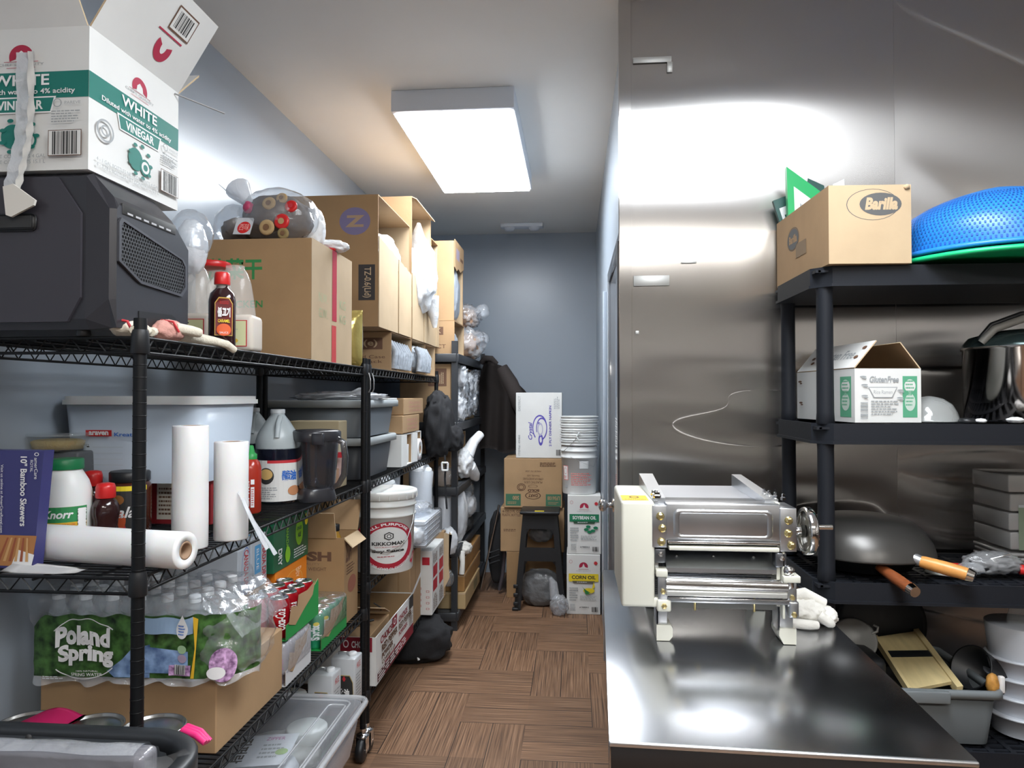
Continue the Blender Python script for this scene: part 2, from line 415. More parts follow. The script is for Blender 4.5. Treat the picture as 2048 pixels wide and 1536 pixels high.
# gently buckled stainless sheets on that wall, two panels and a folded corner trim
def panel(x0, x1, seed):
    mb = MB()
    def fn(a, b):
        x = x0 + (x1 - x0) * a; z = .02 + (CZ - .03) * b
        k = sin(pi * a) ** .6 if 0 < a < 1 else 0; zz = max(0, 1 - abs(z - 1.05) / 1.2)
        lo = 1 / (1 + math.exp((z - 1.62) * 9)); up = 1 - lo
        q = x + seed
        y = (.0006 + .0066 * lo) * .6 * sin(4.2 * z + 1.6 * q + 1.1 * sin(2.3 * q + 1.9 * z) + .4)
        y += (.0030 * lo) * sin(11.5 * z - 1.5 * q + 1.6 * sin(2.1 * q)) + .0007 * lo * sin(34 * z + 2.2 * q + 2 * sin(2.6 * q)) + .0004 * up * sin(9 * z + 5 * q)
        return (x, YS - .002 - y * k, z)
    mb.sheet(fn, 90, 340, PANEL)
    return mb
st = panel(.185, 1.058, 0); st2 = panel(1.0585, 2.33, 4)
struct(st, 'wall_steel_panel'); struct(st2, 'wall_steel_panel')
TAPE = mat('tape_residue', (.52, .52, .50), .55, .6)
b_ = MB()
for (xa, za, w_, h_) in ((.20, 2.62, .13, .02), (.315, 2.585, .018, .035), (.20, 1.855, .12, .035), (.36, 1.93, .05, .006), (.205, 1.69, .012, .012)): b_.rbox(xa, xa + w_, YS - .0085, YS - .0075, za, za + h_, TAPE, .0003, 1)
struct(b_, 'trim_7')
tr = MB().box(.152, .156, YS - .012, YS + .035, 0, CZ - .001, PANEL).box(.152, .192, YS - .0125, YS - .0085, 0, CZ - .001, PANEL)
struct(tr, 'trim_1')
# door of the aisle, seen edge on
DGL = mat('grey_gloss_door', (.26, .28, .31), .09, coat=.4)
DDK = mat('dark_door_edge', (.05, .052, .065), .4)
fr = MB()
for (a, b) in ((DY0 - .05, DY0 + .0), (DY1, DY1 + .05)): fr.rbox(XR - .016, XR + .01, a, b, 0, DH + .05, DGL, .004)
fr.rbox(XR - .016, XR + .01, DY0, DY1, DH, DH + .05, DGL, .004)
fro = struct(fr, 'trim_2')
d = MB().rbox(XR - .004, XR + .03, DY0 + .003, DY1 - .003, .01, DH - .003, DGL, .003)
do = struct(d, 'door_1')
hk = MB(); hk.T = Matrix.Translation((XR - .008, 3.16, 1.0)) @ Matrix.Rotation(R(-90), 4, 'Y')
hk.lathe([(.031, 0), (.031, .005), (.012, .009), (.011, .028), (.024, .036), (.029, .048), (.026, .06), (.012, .067), (0, .068)], CHROME, seg=28)
hk.build('door_handle', parent=do, label='round chrome door knob')
for z in (1.66, .93):
    MB().rbox(XR - .012, XR - .003, DY0 - .03, DY0 + .07, z, z + .13, DDK, .003).build('hinge', parent=do, label='dark hinge plate')
struct(MB().box(XR - .03, XR - .004, YS + .036, YS + .075, 0, 2.02, DDK), 'trim_3')
struct(MB().rbox(XR - .02, XR, 4.02, 4.06, 0, 2.07, BLUE, .003), 'trim_4')

# ---------------------------------------------------------------- ceiling lights
DIFF = mat('lit_diffuser', (1, 1, 1), .5, emit=LIGHT_E, ecol=(.90, .95, 1.0))
DIFK = mat('lit_kitchen_diffuser', (1, 1, 1), .5, emit=ROOM_E, ecol=(1.0, .97, .92))
FIXW = mat('light_fixture_enamel', (.70, .74, .80), .4)
def light(x0, x1, y0, y1, m, label, zb=.095):
    t = thing('ceiling_light', label, 'ceiling light', ((x0 + x1) / 2, (y0 + y1) / 2, CZ)); w, l = (x1 - x0) / 2, (y1 - y0) / 2
    b = MB().rbox(-w, w, -l, l, -zb, 0, FIXW, .004); b.build('housing', parent=t)
    MB().rbox(-w + .012, w - .012, -l + .03, l - .012, -zb - .012, -zb + .002, m, .004).build('diffuser', parent=t, label='glowing white diffuser panel')
light(-.82, -.265, 3.10, 4.36, DIFF, 'large rectangular surface-mounted ceiling light glowing bright white over the aisle')
light(.15, .75, .40, 1.66, DIFF, 'rectangular ceiling light glowing over the steel work table, out of frame')
light(-.30, .60, -1.5, -.85, DIFK, 'rectangular ceiling light behind the viewer, mirrored in the steel wall')
light(1.0, 1.6, -1.5, -.85, DIFK, 'added rectangular ceiling light behind the viewer on the right, out of frame')  # no known fixture here, added to brighten the room
sd = MB(); sd.T = Matrix.Translation((-.42, 5.62, CZ)); sd.rbox(-.17, .17, -.05, .05, -.03, 0, FIXW, .006)
sd.lathe([(.0, -.055), (.035, -.05), (.045, -.03)], FIXW, (-.1, 0, 0), 20, cap=False); sd.lathe([(.0, -.055), (.035, -.05), (.045, -.03)], FIXW, (.1, 0, 0), 20, cap=False)
sd.build('emergency_light', label='small white twin-head emergency light on the ceiling by the far wall', cat='emergency light')
# ---------------------------------------------------------------- wire shelving
def wire_rack(label, x0, x1, y0, y1, levels, ztop, casters=True, group=None):
    """posts at the four corners (x0,y0)-(x1,y1); levels = heights of the wire decks"""
    t = thing('wire_shelving_rack', label, 'shelving rack', ((x0 + x1) / 2, (y0 + y1) / 2, 0), group=group)
    w, l = (x1 - x0) / 2, (y1 - y0) / 2
    zb = .125 if casters else .01
    for sx in (-1, 1):
        for sy in (-1, 1):
            p = MB().lathe([(.0122, zb), (.0127, zb + .002), (.0127, ztop - .006), (.0122, ztop)], BLKM, (sx * w, sy * l, 0), 16); z = zb + .02
            while z < ztop - .02: p.lathe([(.0126, z - .0013), (.0132, z - .0007), (.0132, z + .0007), (.0126, z + .0013)], BLKM, (sx * w, sy * l, 0), 14, cap=False); z += .0254
            p.build('post', parent=t)
            if casters:
                c = MB(); X, Y = sx * w, sy * l; q = sy
                c.lathe([(.008, .10), (.012, .105), (.012, .13)], CHROME, (X, Y, 0), 12)
                c.lathe([(.026, .092), (.028, .1), (.012, .106)], CHROME, (X, Y, 0), 18)
                for k in (-1, 1): c.box(X + k * .021 - .0015, X + k * .021 + .0015, min(Y + q * .012, Y - q * .03), max(Y + q * .012, Y - q * .03), .035, .096, CHROME)
                o = c.build('caster_fork', parent=t, label='chrome swivel fork')
                wh = MB(); wh.T = Matrix.Translation((X, Y - q * .020, .045)) @ Matrix.Rotation(R(90), 4, 'Y')
                wh.lathe([(.016, -.017), (.036, -.0165), (.045, -.011), (.045, .011), (.036, .0165), (.016, .017)], BLKP, seg=28)
                wh.cyl((0, 0, -.023), (0, 0, .023), .007, CHROME, 10)
                wh.build('wheel', parent=o)
    r = .0031
    for z in levels:
        d = MB()
        zz = z - r
        for y in (-l, l):
            d.tube([(-w, y, zz), (w, y, zz)], .0035, BLKM, 6); d.tube([(-w, y, zz - .03), (w, y, zz - .03)], .0035, BLKM, 6)
            n = int(2 * w / .05); pts = [(-w + .02 + (2 * w - .04) * i / (2 * n), y, zz if i % 2 else zz - .03) for i in range(2 * n + 1)]
            d.tube(pts, .0022, BLKM, 4, smooth=False)
        for x in (-w, w):
            d.tube([(x, -l, zz), (x, l, zz)], .0035, BLKM, 6); d.tube([(x, -l, zz - .03), (x, l, zz - .03)], .0035, BLKM, 6)
            n = int(2 * l / .052); pts = [(x, -l + .02 + (2 * l - .04) * i / (2 * n), zz if i % 2 else zz - .03) for i in range(2 * n + 1)]
            d.tube(pts, .0022, BLKM, 4, smooth=False)
        for k in range(1, 4):
            x = -w + 2 * w * k / 4; d.tube([(x, -l, zz - .006), (x, l, zz - .006)], .003, BLKM, 5)
        n = int(2 * l / .0215)
        for i in range(1, n): y = -l + 2 * l * i / n; d.box(-w, w, y - .0014, y + .0014, z - .0032, z - .0002, BLKM)
        so = d.build('wire_shelf', parent=t)
        for sx in (-1, 1):
            for sy in (-1, 1):
                MB().lathe([(.0165, z - .036), (.0180, z - .034), (.0165, z + .004), (.0145, z + .012)], BLKP, (sx * w, sy * l, 0), 14, cap=False).build('collar', parent=so)
    return t
L1, L2, L3, L4 = 1.600, 1.120, .60, .25
XF, XB = -.864, -1.31
wire_rack('nearest black wire shelving rack on casters, with the tall white vinegar case on top', XB, XF, 1.344, 2.855, (L1, L2, L3, L4), 1.635)
M1, M2, M3, M4 = 1.600, 1.120, .695, .25
wire_rack('second black wire shelving rack down the aisle, holding the soy sauce pail', XB, XF, 2.905, 4.38, (M1, M2, M3, M4), 1.635)
# snap hooks hanging from the posts
for (Y, lab) in ((2.855, 'small white metal hook hanging from the top corner of the nearest rack'), (2.905, 'small grey metal hook hanging from the top corner of the second rack')):
    MB().tube([(XF + .019, Y + .0, 1.575), (XF + .026, Y, 1.55), (XF + .027, Y - .002, 1.51), (XF + .020, Y - .002, 1.495)], .003, STEEL, 8).build('hook', label=lab, cat='hook')

# dark grey boltless unit at the end of the aisle
def boltless(x0, x1, y0, y1, levels, ztop):
    t = thing('metal_shelving_unit', 'dark grey boltless metal shelving unit at the far end, brown jacket on its corner', 'shelving unit', ((x0 + x1) / 2, (y0 + y1) / 2, 0))
    w, l = (x1 - x0) / 2, (y1 - y0) / 2
    for sx in (-1, 1):
        for sy in (-1, 1):
            p = MB(); X, Y = sx * w, sy * l
            p.box(min(X, X - sx * .035), max(X, X - sx * .035), Y - .002, Y + .002, 0, ztop, GRYM); p.box(X - .002, X + .002, min(Y, Y - sy * .035), max(Y, Y - sy * .035), 0, ztop, GRYM)
            p.build('post', parent=t)
    for z in levels:
        d = MB(); d.box(-w + .01, w - .01, -l + .01, l - .01, z - .014, z, mat('dark_shelf_board', (.07, .075, .08), .6))
        for sy in (-1, 1): d.rbox(-w + .003, w - .003, sy * l - .012, sy * l + .012, z - .05, z + .004, GRYM, .004)
        for sx in (-1, 1): d.rbox(sx * w - .012, sx * w + .012, -l + .003, l - .003, z - .05, z + .004, GRYM, .004)
        d.build('shelf', parent=t)
boltless(-1.33, -.745, 4.45, 5.84, (1.745, 1.31, .90, .515, .11), 1.83)

# black resin shelving on the right
SX0, SX1, SY0, SY1 = .655, 1.57, 2.0, 2.41
def resin():
    t = thing('resin_shelving_unit', 'black plastic five-tier shelving unit standing against the steel wall', 'shelving unit', ((SX0 + SX1) / 2, (SY0 + SY1) / 2, 0))
    w, l = (SX1 - SX0) / 2, (SY1 - SY0) / 2; zs = (.06, .535, .975, 1.405, 1.835)
    def outline(w, l, c):
        return [(-w + c, -l), (w - c, -l), (w, -l + c), (w, l - c), (w - c, l), (-w + c, l), (-w, l - c), (-w, -l + c)]
    for i, z in enumerate(zs):
        d = MB(); h = .052; o1 = outline(w, l, .045); o2 = outline(w - .007, l - .007, .043)
        # skirt with a small lip
        n = 8
        for (oo, a, b) in ((o1, z - h, z),):
            vs = [(x, y, a) for x, y in oo] + [(x, y, b) for x, y in oo] + [(x, y, a) for x, y in o2] + [(x, y, b) for x, y in o2]
            d.add(vs, [(k, (k + 1) % n, n + (k + 1) % n, n + k) for k in range(n)] + [(2 * n + (k + 1) % n, 2 * n + k, 3 * n + k, 3 * n + (k + 1) % n) for k in range(n)] + [(k, 2 * n + k, 2 * n + (k + 1) % n, (k + 1) % n) for k in range(n)] + [(n + (k + 1) % n, 3 * n + (k + 1) % n, 3 * n + k, n + k) for k in range(n)], RESIN)
        o3 = outline(w + .005, l + .005, .046); d.prism(o3, z - h - .004, z - h + .004, RESIN)
        # slotted deck
        yy = -l + .008; k = 0
        while yy < l - .02:
            d.box(-w + .01, w - .01, yy, yy + .012, z - .016, z - .010, RESIN); yy += .028
        for q in range(17): x = -w + .01 + (2 * w - .02) * q / 16; d.box(x - .007, x + .007, -l + .008, l - .008, z - .017, z - .0085, RESIN)
        d.box(-w + .01, w - .01, -.006, .006, z - .045, z - .012, RESIN)
        d.build('shelf', parent=t)
    for sx in (-1, 1):
        for sy in (-1, 1):
            X, Y = sx * (w - .035), sy * (l - .035)
            for i in range(4):
                MB().lathe([(.021, zs[i] - .004), (.0245, zs[i] + .0), (.0225, zs[i] + .03), (.0215, zs[i + 1] - .07), (.0235, zs[i + 1] - .05)], RESIN, (X, Y, 0), 18).build('post', parent=t)
            MB().lathe([(.02, 0), (.022, .01), (.022, .01)], RESIN, (X, Y, 0), 18).build('foot', parent=t)
resin()

# stainless work table
def table():
    x0, x1, y0, y1, z = .077, .659, 1.203, 2.39, .90
    t = thing('work_table', 'stainless steel work table carrying the ivory dough sheeter', 'table', ((x0 + x1) / 2 - .004, (y0 + y1) / 2, 0), R(-1.7))
    w, l = (x1 - x0) / 2, (y1 - y0) / 2
    d = MB(); d.rbox(-w, w, -l, l, z - .0025, z, TABLE, .0012)
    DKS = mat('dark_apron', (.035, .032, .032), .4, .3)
    d.rbox(-w, w, -l + .001, -l + .005, z - .046, z - .0085, DKS, .001); d.rbox(-w, w, -l - .0015, -l + .006, z - .009, z + .0004, mat('rolled_edge_highlight', (.75, .76, .78), .35, 1), .003, 3); d.rbox(-w, -w + .004, -l, l, z - .045, z - .0015, TABLE, .001); d.rbox(w - .004, w, -l, l, z - .045, z - .0015, TABLE, .001)  # front nose in paler steel: the edge highlight is put into its colour
    d.box(-w + .05, w - .05, -l + .05, l - .05, z - .03, z - .02, TABLE)
    d.build('tabletop', parent=t)
    for sx in (-1, 1):
        for sy in (-1, 1):
            MB().cyl((sx * (w - .06), sy * (l - .06), .02), (sx * (w - .06), sy * (l - .06), z - .02), .02, STEEL, 18).lathe([(.012, 0), (.018, .004), (.015, .03)], BLKP, (sx * (w - .06), sy * (l - .06), 0), 14).build('leg', parent=t)
    MB().rbox(-w + .05, w - .05, -l + .05, l - .05, .25, .27, STEEL, .003).build('undershelf', parent=t)
table()
# ================================================================= nearest rack, top deck (z = L1)
def carton(x0, x1, y0, y1, z0, z1, m=KR, inner=None, openf=None, th=.004):
    """corrugated case; openf = face left open ('top','right','front')"""
    mb = MB(); i = inner or m
    if not openf: return mb.rbox(x0, x1, y0, y1, z0, z1, m, .003, 1, False)
    W = {'left': (x0, x0 + th, y0 + th, y1 - th, z0, z1), 'right': (x1 - th, x1, y0 + th, y1 - th, z0, z1), 'front': (x0, x1, y0, y0 + th, z0, z1),
         'back': (x0, x1, y1 - th, y1, z0, z1), 'bottom': (x0 + th, x1 - th, y0 + th, y1 - th, z0, z0 + th), 'top': (x0 + th, x1 - th, y0 + th, y1 - th, z1 - th, z1)}
    if openf == 'right': W['top'] = (x0, x1, y0, y1, z1 - th, z1); W['bottom'] = (x0, x1, y0, y1, z0, z0 + th); W['front'] = (x0, x1, y0, y0 + th, z0 + th, z1 - th); W['back'] = (x0, x1, y1 - th, y1, z0 + th, z1 - th)
    for k, b in W.items():
        if k != openf: mb.box(*b, m)
    # inside lining
    if inner:
        e = .0005; a = (x0 + th, x1 - th, y0 + th, y1 - th, z0 + th, z1 - th)
        if openf != 'left': mb.add([(a[0] + e, a[2], a[4]), (a[0] + e, a[3], a[4]), (a[0] + e, a[3], a[5]), (a[0] + e, a[2], a[5])], [(0, 1, 2, 3)], inner)
        if openf != 'back': mb.add([(a[0], a[3] - e, a[4]), (a[1], a[3] - e, a[4]), (a[1], a[3] - e, a[5]), (a[0], a[3] - e, a[5])], [(0, 1, 2, 3)], inner)
        if openf != 'right': mb.add([(a[1] - e, a[2], a[4]), (a[1] - e, a[3], a[4]), (a[1] - e, a[3], a[5]), (a[1] - e, a[2], a[5])], [(0, 1, 2, 3)], inner)
        if openf != 'front': mb.add([(a[0], a[2] + e, a[4]), (a[1], a[2] + e, a[4]), (a[1], a[2] + e, a[5]), (a[0], a[2] + e, a[5])], [(0, 1, 2, 3)], inner)
    return mb
def faces(mb, x0, x1, y0, y1, z0, z1):
    return {'front': mb.surf((x0, y0, z0), (x1 - x0, 0, 0), (0, 0, z1 - z0)), 'right': mb.surf((x1, y0, z0), (0, y1 - y0, 0), (0, 0, z1 - z0)),
            'left': mb.surf((x0, y1, z0), (0, y0 - y1, 0), (0, 0, z1 - z0)), 'top': mb.surf((x0, y0, z1), (x1 - x0, 0, 0), (0, y1 - y0, 0))}

# ---- black countertop machine (honeycomb vent on its side)
MX1, MY0, MY1 = -.905, 1.315, 1.60; MZ0 = L1 + .012; MZT = 1.927
MBODY = mat('charcoal_machine_plastic', (.026, .026, .032), .35, bump=.1, bscale=300, bdist=.0005)
MPAN = mat('charcoal_machine_panel', (.040, .037, .046), .42)
mt = thing('countertop_machine', 'bulky black countertop machine with honeycomb side vent under the vinegar case', 'kitchen machine')
x0 = -1.285; b = MB()
cy = [(MY0 + .012, MZ0), (MY1 - .01, MZ0), (MY1, MZ0 + .02), (MY1, MZT - .085), (MY1 - .06, MZT - .004), (MY0 + .02, MZT - .001), (MY0, MZT - .012), (MY0, MZ0 + .02)]
b.prism(cy, x0, MX1 - .055, MBODY, 'x')
# right-hand cheek with cut corners
def cheek(x, k, g=0): return [(x, MY0 + k, MZ0 + .02), (x, MY0 + k, MZT - .03), ]
o1 = [(y, z) for y, z in cy]; o2 = [(MY0 + .016, MZ0 + .004), (MY1 - .014, MZ0 + .004), (MY1 - .004, MZ0 + .03), (MY1 - .004, MZT - .105), (MY1 - .06, MZT - .048), (MY0 + .02, MZT - .048), (MY0 + .008, MZT - .075), (MY0 + .008, MZ0 + .06)]
n = len(o1); vs = [(MX1 - .055, y, z) for y, z in o1] + [(MX1 - .012, y, z) for y, z in o2] + [(MX1, min(max(y, MY0 + .014), MY1 - .01), min(z, MZT - .066)) for y, z in o2]
b.add(vs, [(i, (i + 1) % n, n + (i + 1) % n, n + i) for i in range(n)] + [(n + i, n + (i + 1) % n, 2 * n + (i + 1) % n, 2 * n + i) for i in range(n)] + [tuple(range(2 * n, 3 * n))], MBODY)
b.build('housing', parent=mt)
# front panel (octagonal) and its hand hole
fp = MB(); xa, xb = x0 + .004, MX1 - .062; za, zb = MZ0 + .014, MZT - .014; c = .048
fp.prism([(xa, za), (xb - c * .55, za), (xb, za + c), (xb, zb - c * 1.5), (xb - c * 1.05, zb), (xa, zb)], MY0 - .006, MY0 + .002, MPAN, 'y')
fp.build('front_panel', parent=mt)
hh = MB().rbox(-1.27, -1.058, MY0 - .012, MY0 - .004, 1.806, 1.840, BLKP, .008); hh.box(-1.26, -1.066, MY0 - .0135, MY0 - .011, 1.812, 1.835, INK); hh.build('hand_grip', parent=mt)
# side: bezel frame, honeycomb grille, slanted control strip
g = MB(); X = MX1
ol = [(1.328, 1.748), (1.328, 1.826), (1.335, 1.836), (1.560, 1.795), (1.575, 1.780), (1.575, 1.728), (1.555, 1.708), (1.40, 1.714)]
n = len(ol); cyy = sum(p[0] for p in ol) / n; czz = sum(p[1] for p in ol) / n
il = [(cyy + (y - cyy) * .94, czz + (z - czz) * .90) for y, z in ol]
vs = [(X + .001, y, z) for y, z in ol] + [(X + .006, y, z) for y, z in ol] + [(X + .006, y, z) for y, z in il] + [(X + .001, y, z) for y, z in il]
g.add(vs, [(i + a * n, (i + 1) % n + a * n, (i + 1) % n + (a + 1) * n, i + (a + 1) * n) for a in range(3) for i in range(n)], mat('machine_bezel', (.06, .06, .07), .3)); g.build('vent_bezel', parent=mt)
gr = MB(); gr.add([(X + .0015, y, z) for y, z in il], [tuple(range(n))], mat('grille_hollow', (.002, .002, .002), .9))
def inside(y, z, P):
    r = False
    for i in range(len(P)):
        (a, b_), (c_, d_) = P[i], P[i - 1]
        if (b_ > z) != (d_ > z) and y < (c_ - a) * (z - b_) / (d_ - b_) + a: r = not r
    return r
s_ = .0088; gm = mat('machine_grille', (.055, .057, .062), .35)
for j in range(26):
    for i in range(40):
        y = 1.32 + i * s_ + (j % 2) * s_ / 2; z = 1.70 + j * s_ * .866
        if inside(y, z, il):
            vs = [(X + .004, y + s_ * .577 * sin(R(60 * k)), z + s_ * .577 * cos(R(60 * k))) for k in range(6)] + [(X + .004, y + s_ * .40 * sin(R(60 * k)), z + s_ * .40 * cos(R(60 * k))) for k in range(6)]
            gr.add(vs, [(k, (k + 1) % 6, 6 + (k + 1) % 6, 6 + k) for k in range(6)], gm)
gr.build('vent_grille', parent=mt)
cs = MB(); T0 = MZT - .052
sf = cs.surf((MX1 - .046, 1.36, MZT - .0485), (0, .17, 0), (.030, 0, -.0135)); cs.T = None
cp = MB(); cp.rbox(MX1 - .006, MX1 + .0015, 1.345, 1.535, 1.845, 1.868, INK, .002)
q = cp.surf((MX1 + .0015, 1.35, 1.846), (0, .18, 0), (0, 0, .02))
for i in range(6): q.rect(.05 + i * .15, .1, .15 + i * .15, .3, mat('grey_button_print', (.45, .45, .47), .5))
cp.build('control_strip', parent=mt)
vd = MB().prism([(1.40, MZ0 + .004), (1.555, MZ0 + .004), (1.535, MZ0 + .045), (1.52, MZ0 + .05), (1.40, MZ0 + .045)], MX1 - .002, MX1 + .002, BLKP, 'x'); vd.build('drip_recess', parent=mt)
for (xx, yy) in ((x0 + .03, MY0 + .03), (x0 + .03, MY1 - .03), (MX1 - .08, MY0 + .03), (MX1 - .08, MY1 - .03)):
    MB().lathe([(.012, 0), (.014, .003), (.013, .012)], BLKP, (xx, yy, L1), 12).build('foot', parent=mt)

# ---- tall white vinegar case
VX0, VX1, VY0, VY1, VZ0, VZ1 = -1.262, -.957, 1.315, 1.632, 1.928, 2.214
vt = thing('vinegar_case', 'white and green vinegar case with raised flaps on top of the black machine', 'box', ((VX0 + VX1) / 2, (VY0 + VY1) / 2, VZ0))
def inp(o): o.matrix_parent_inverse = Matrix.Translation(-Vector(o.parent.location)); return o
b = carton(VX0, VX1, VY0, VY1, VZ0, VZ1, WBOX, None, 'top')
fs = faces(b, VX0, VX1, VY0, VY1, VZ0, VZ1)
LOGO = mat('maroon_print', (.42, .02, .06), .6)
for k in ('front', 'right'):
    s = fs[k]; s.rect(0, .505, 1, .69, GRN)
    cx = .53 if k == 'front' else .515
    s.disc(cx, .80, .085, .085, LOGO, t0=-20, t1=200); s.poly([(cx - .04, .77), (cx + .04, .77), (cx + .03, .82), (cx, .845), (cx - .03, .82)], WBOX)
    s.rect(cx - .12, .765, cx + .12, .768, LOGO); s.text('CHEF\'S QUALITY', cx - .16, .735, cx + .16, .757, GRYI); s.rect(cx - .1, .722, cx + .1, .725, LOGO)
    s.text('WHITE', cx - .20, .595, cx + .20, .672, WHITE, bold=.02)
    s.text('Diluted with water to 4% acidity', cx - .40, .525, cx + .38, .572, WHITE, bold=.015)
    s.poly([(cx - .25, .515), (cx + .25, .515), (cx + .22, .40), (cx - .22, .40)], WHITE); s.poly([(cx - .235, .505), (cx + .235, .505), (cx + .21, .41), (cx - .21, .41)], GRN)
    s.text('VINEGAR', cx - .16, .425, cx + .16, .49, WHITE, bold=.03)
    s.disc(cx - .05, .24, .08, .085, GRN); s.disc(cx + .06, .21, .06, .065, GRN); s.disc(cx + .06, .21, .045, .046, WBOX); s.disc(cx + .06, .21, .025, .025, GRN)
    for i in range(9): a = i * .7; s.disc(cx + .12 * cos(a), .24 + .125 * sin(a), .022, .014, GRN)
    s.ring(cx - .38 if k == 'right' else .08, .32, .085, .08, .18, GRYI); s.ring(cx - .38 if k == 'right' else .08, .32, .045, .04, .3, GRYI)
    s.text('4 - 1 GAL BOTTLES NET CONTENTS 4 GAL', .05, .085, .72, .11, GRYI); s.text('4 - 3.78 L BOTTLES NET CONTENTS 15.1 L', .05, .045, .72, .07, GRYI)
    s.ring(.80, .46, .03, .03, .2, GRYI); s.text('PAREVE', .85, .45, .96, .47, GRYI); s.lines(.76, .32, .96, .41, 5, GRYI, 4)
    s.rect(.74, .09, .97, .27, INKB); s.rect(.745, .095, .965, .265, WBOX); s.bars(.77, .10, .94, .26, INK, 7, 22)
inp(b.build('case_body', parent=vt))
# flaps: right one leaning out, front one up and back
fl = MB()
A, B = Vector((VX1, VY0 + .004, VZ1)), Vector((VX1, VY1, VZ1)); out = Vector((.10, 0.0, .158))
fl.flapq(A, B, out, WBOX, KRL, -.004); s = fl.surf(A - Vector((0, 0, 0)), (0, B.y - A.y, 0), out); s.k = 3
s.disc(.62, .32, .09, .17, LOGO, t0=150, t1=380); s.disc(.62, .34, .03, .09, WBOX); s.rect(.48, .48, .76, .50, LOGO); s.rect(.55, .55, .80, .86, INKB); s.rect(.56, .57, .79, .84, WBOX); s.bars(.585, .60, .765, .81, INK, 3, 20)
inp(fl.build('right_flap', parent=vt, label='white side flap leaning outwards with a barcode'))
fl = MB(); fl.flapq((VX0, VY0, VZ1), (VX1 - .004, VY0, VZ1), (-.03, -.055, .16), WBOX, KRL, -.004); inp(fl.build('front_flap', parent=vt))
fl = MB(); fl.flapq((VX1 - .004, VY1, VZ1), (VX0, VY1, VZ1), (0, .10, .09), WBOX, KRL, .004); inp(fl.build('back_flap', parent=vt))
# packing tape strip with a torn piece of cardboard hanging down the front
tp = MB()
pts = [(-1.092, VY0 - .004, 2.165), (-1.088, VY0 - .006, 2.05), (-1.090, VY0 - .008, 1.99), (-1.100, VY0 - .012, 1.93), (-1.103, VY0 - .02, 1.885)]
def ribbon(mb, pts, w, m, twist=0, nx=3):
    pts = [Vector(p) for p in pts]
    def fn(a, b):
        t = b * (len(pts) - 1); i = min(int(t), len(pts) - 2); p = pts[i].lerp(pts[i + 1], t - i); an = twist * b
        return p + Vector((cos(an), sin(an), 0)) * (a - .5) * w + Vector((0, .002 * sin(b * 40 + a * 3), 0))
    mb.sheet(fn, nx, 30, m)
ribbon(tp, pts, .034, FILMW); ribbon(tp, [(p[0] + .017, p[1] - .003, p[2]) for p in pts], .014, mat('curled_tape_edge', (.75, .74, .70), .4))
tt = thing('packing_tape_strip', 'loose strip of packing tape with torn paper hanging in front of the vinegar case', 'tape')
tp.build('tape', parent=tt)
pc = MB().prism([(x + .128, z) for x, z in ((-1.243, 1.89), (-1.222, 1.895), (-1.175, 1.862), (-1.178, 1.852), (-1.225, 1.830), (-1.236, 1.834))], VY0 - .026, VY0 - .021, mat('torn_paper', (.72, .69, .63), .8), 'y'); pc.build('torn_paper', parent=tt, label='torn piece of cream cardboard')
# thin cable end behind
MB().tube([(VX1 + .002, VY1 - .02, 2.205), (-.87, 1.69, 2.185)], .002, mat('wire_grey', (.3, .3, .3), .5)).build('wire_stub', label='thin grey wire sticking out beside the white vinegar case', cat='wire')

# ---- work gloves in front of the machine
gl = thing('work_gloves', 'pair of cream work gloves with red cuffs on the top deck before the machine', 'gloves', (-.885, 1.435, L1))
GLV = mat('cream_knit', (.72, .66, .54), .95, bump=.7, bscale=220, bdist=.002); PNK = mat('pink_knit', (.62, .32, .27), .95, bump=.7, bscale=220)
def chain(mb, pts, rad, m, seg=10): mb.tube(pts, rad, m, seg)
g1 = MB()
g1.blob((.0, -.02, 0), (.055, .12, .036), GLV, 3, .12, 1.6)
for k, (dy, l) in enumerate(((-.055, .055), (-.035, .065), (-.015, .06), (.005, .05))):
    g1.tube([(.018, dy * .7, .014), (.040, dy - .01, .014), (.048, dy - .02 - l * .2, .010)], [.010, .0095, .008], GLV, 8)
g1.build('glove_palm', parent=gl, loc=(-.035, -.015, .001))
g2 = MB()
g2.blob((0, .06, .0), (.05, .10, .048), PNK, 5, .15, 1.8)
g2.tube([(0, .10, .02), (.008, .15, .018), (.010, .20, .012)], [.017, .015, .010], GLV, 10)
g2.tube([(.014, .06, .03), (.030, .10, .026), (.034, .125, .024)], [.012, .012, .011], GLV, 10)
g2.tube([(.0, .16, .016), (.022, .21, .012), (.038, .25, .006), (.044, .275, -.006)], [.014, .011, .010, .009], GLV, 10)
g2.build('glove_fingers', parent=gl, loc=(-.01, .0, .001))
rc = MB()
rc.tube([(-.045, -.085, .014), (-.03, -.088, .034), (-.01, -.086, .03), (.0, -.08, .006)], .003, REDI, 6); rc.build('cuff_trim', parent=gl, label='red stitched cuff'); rc = MB(); rc.tube([(-.02, .04, .01), (-.01, .035, .046), (.012, .04, .042), (.02, .05, .02)], .003, REDI, 6); rc.build('cuff_trim', parent=gl, label='red stitched cuff')

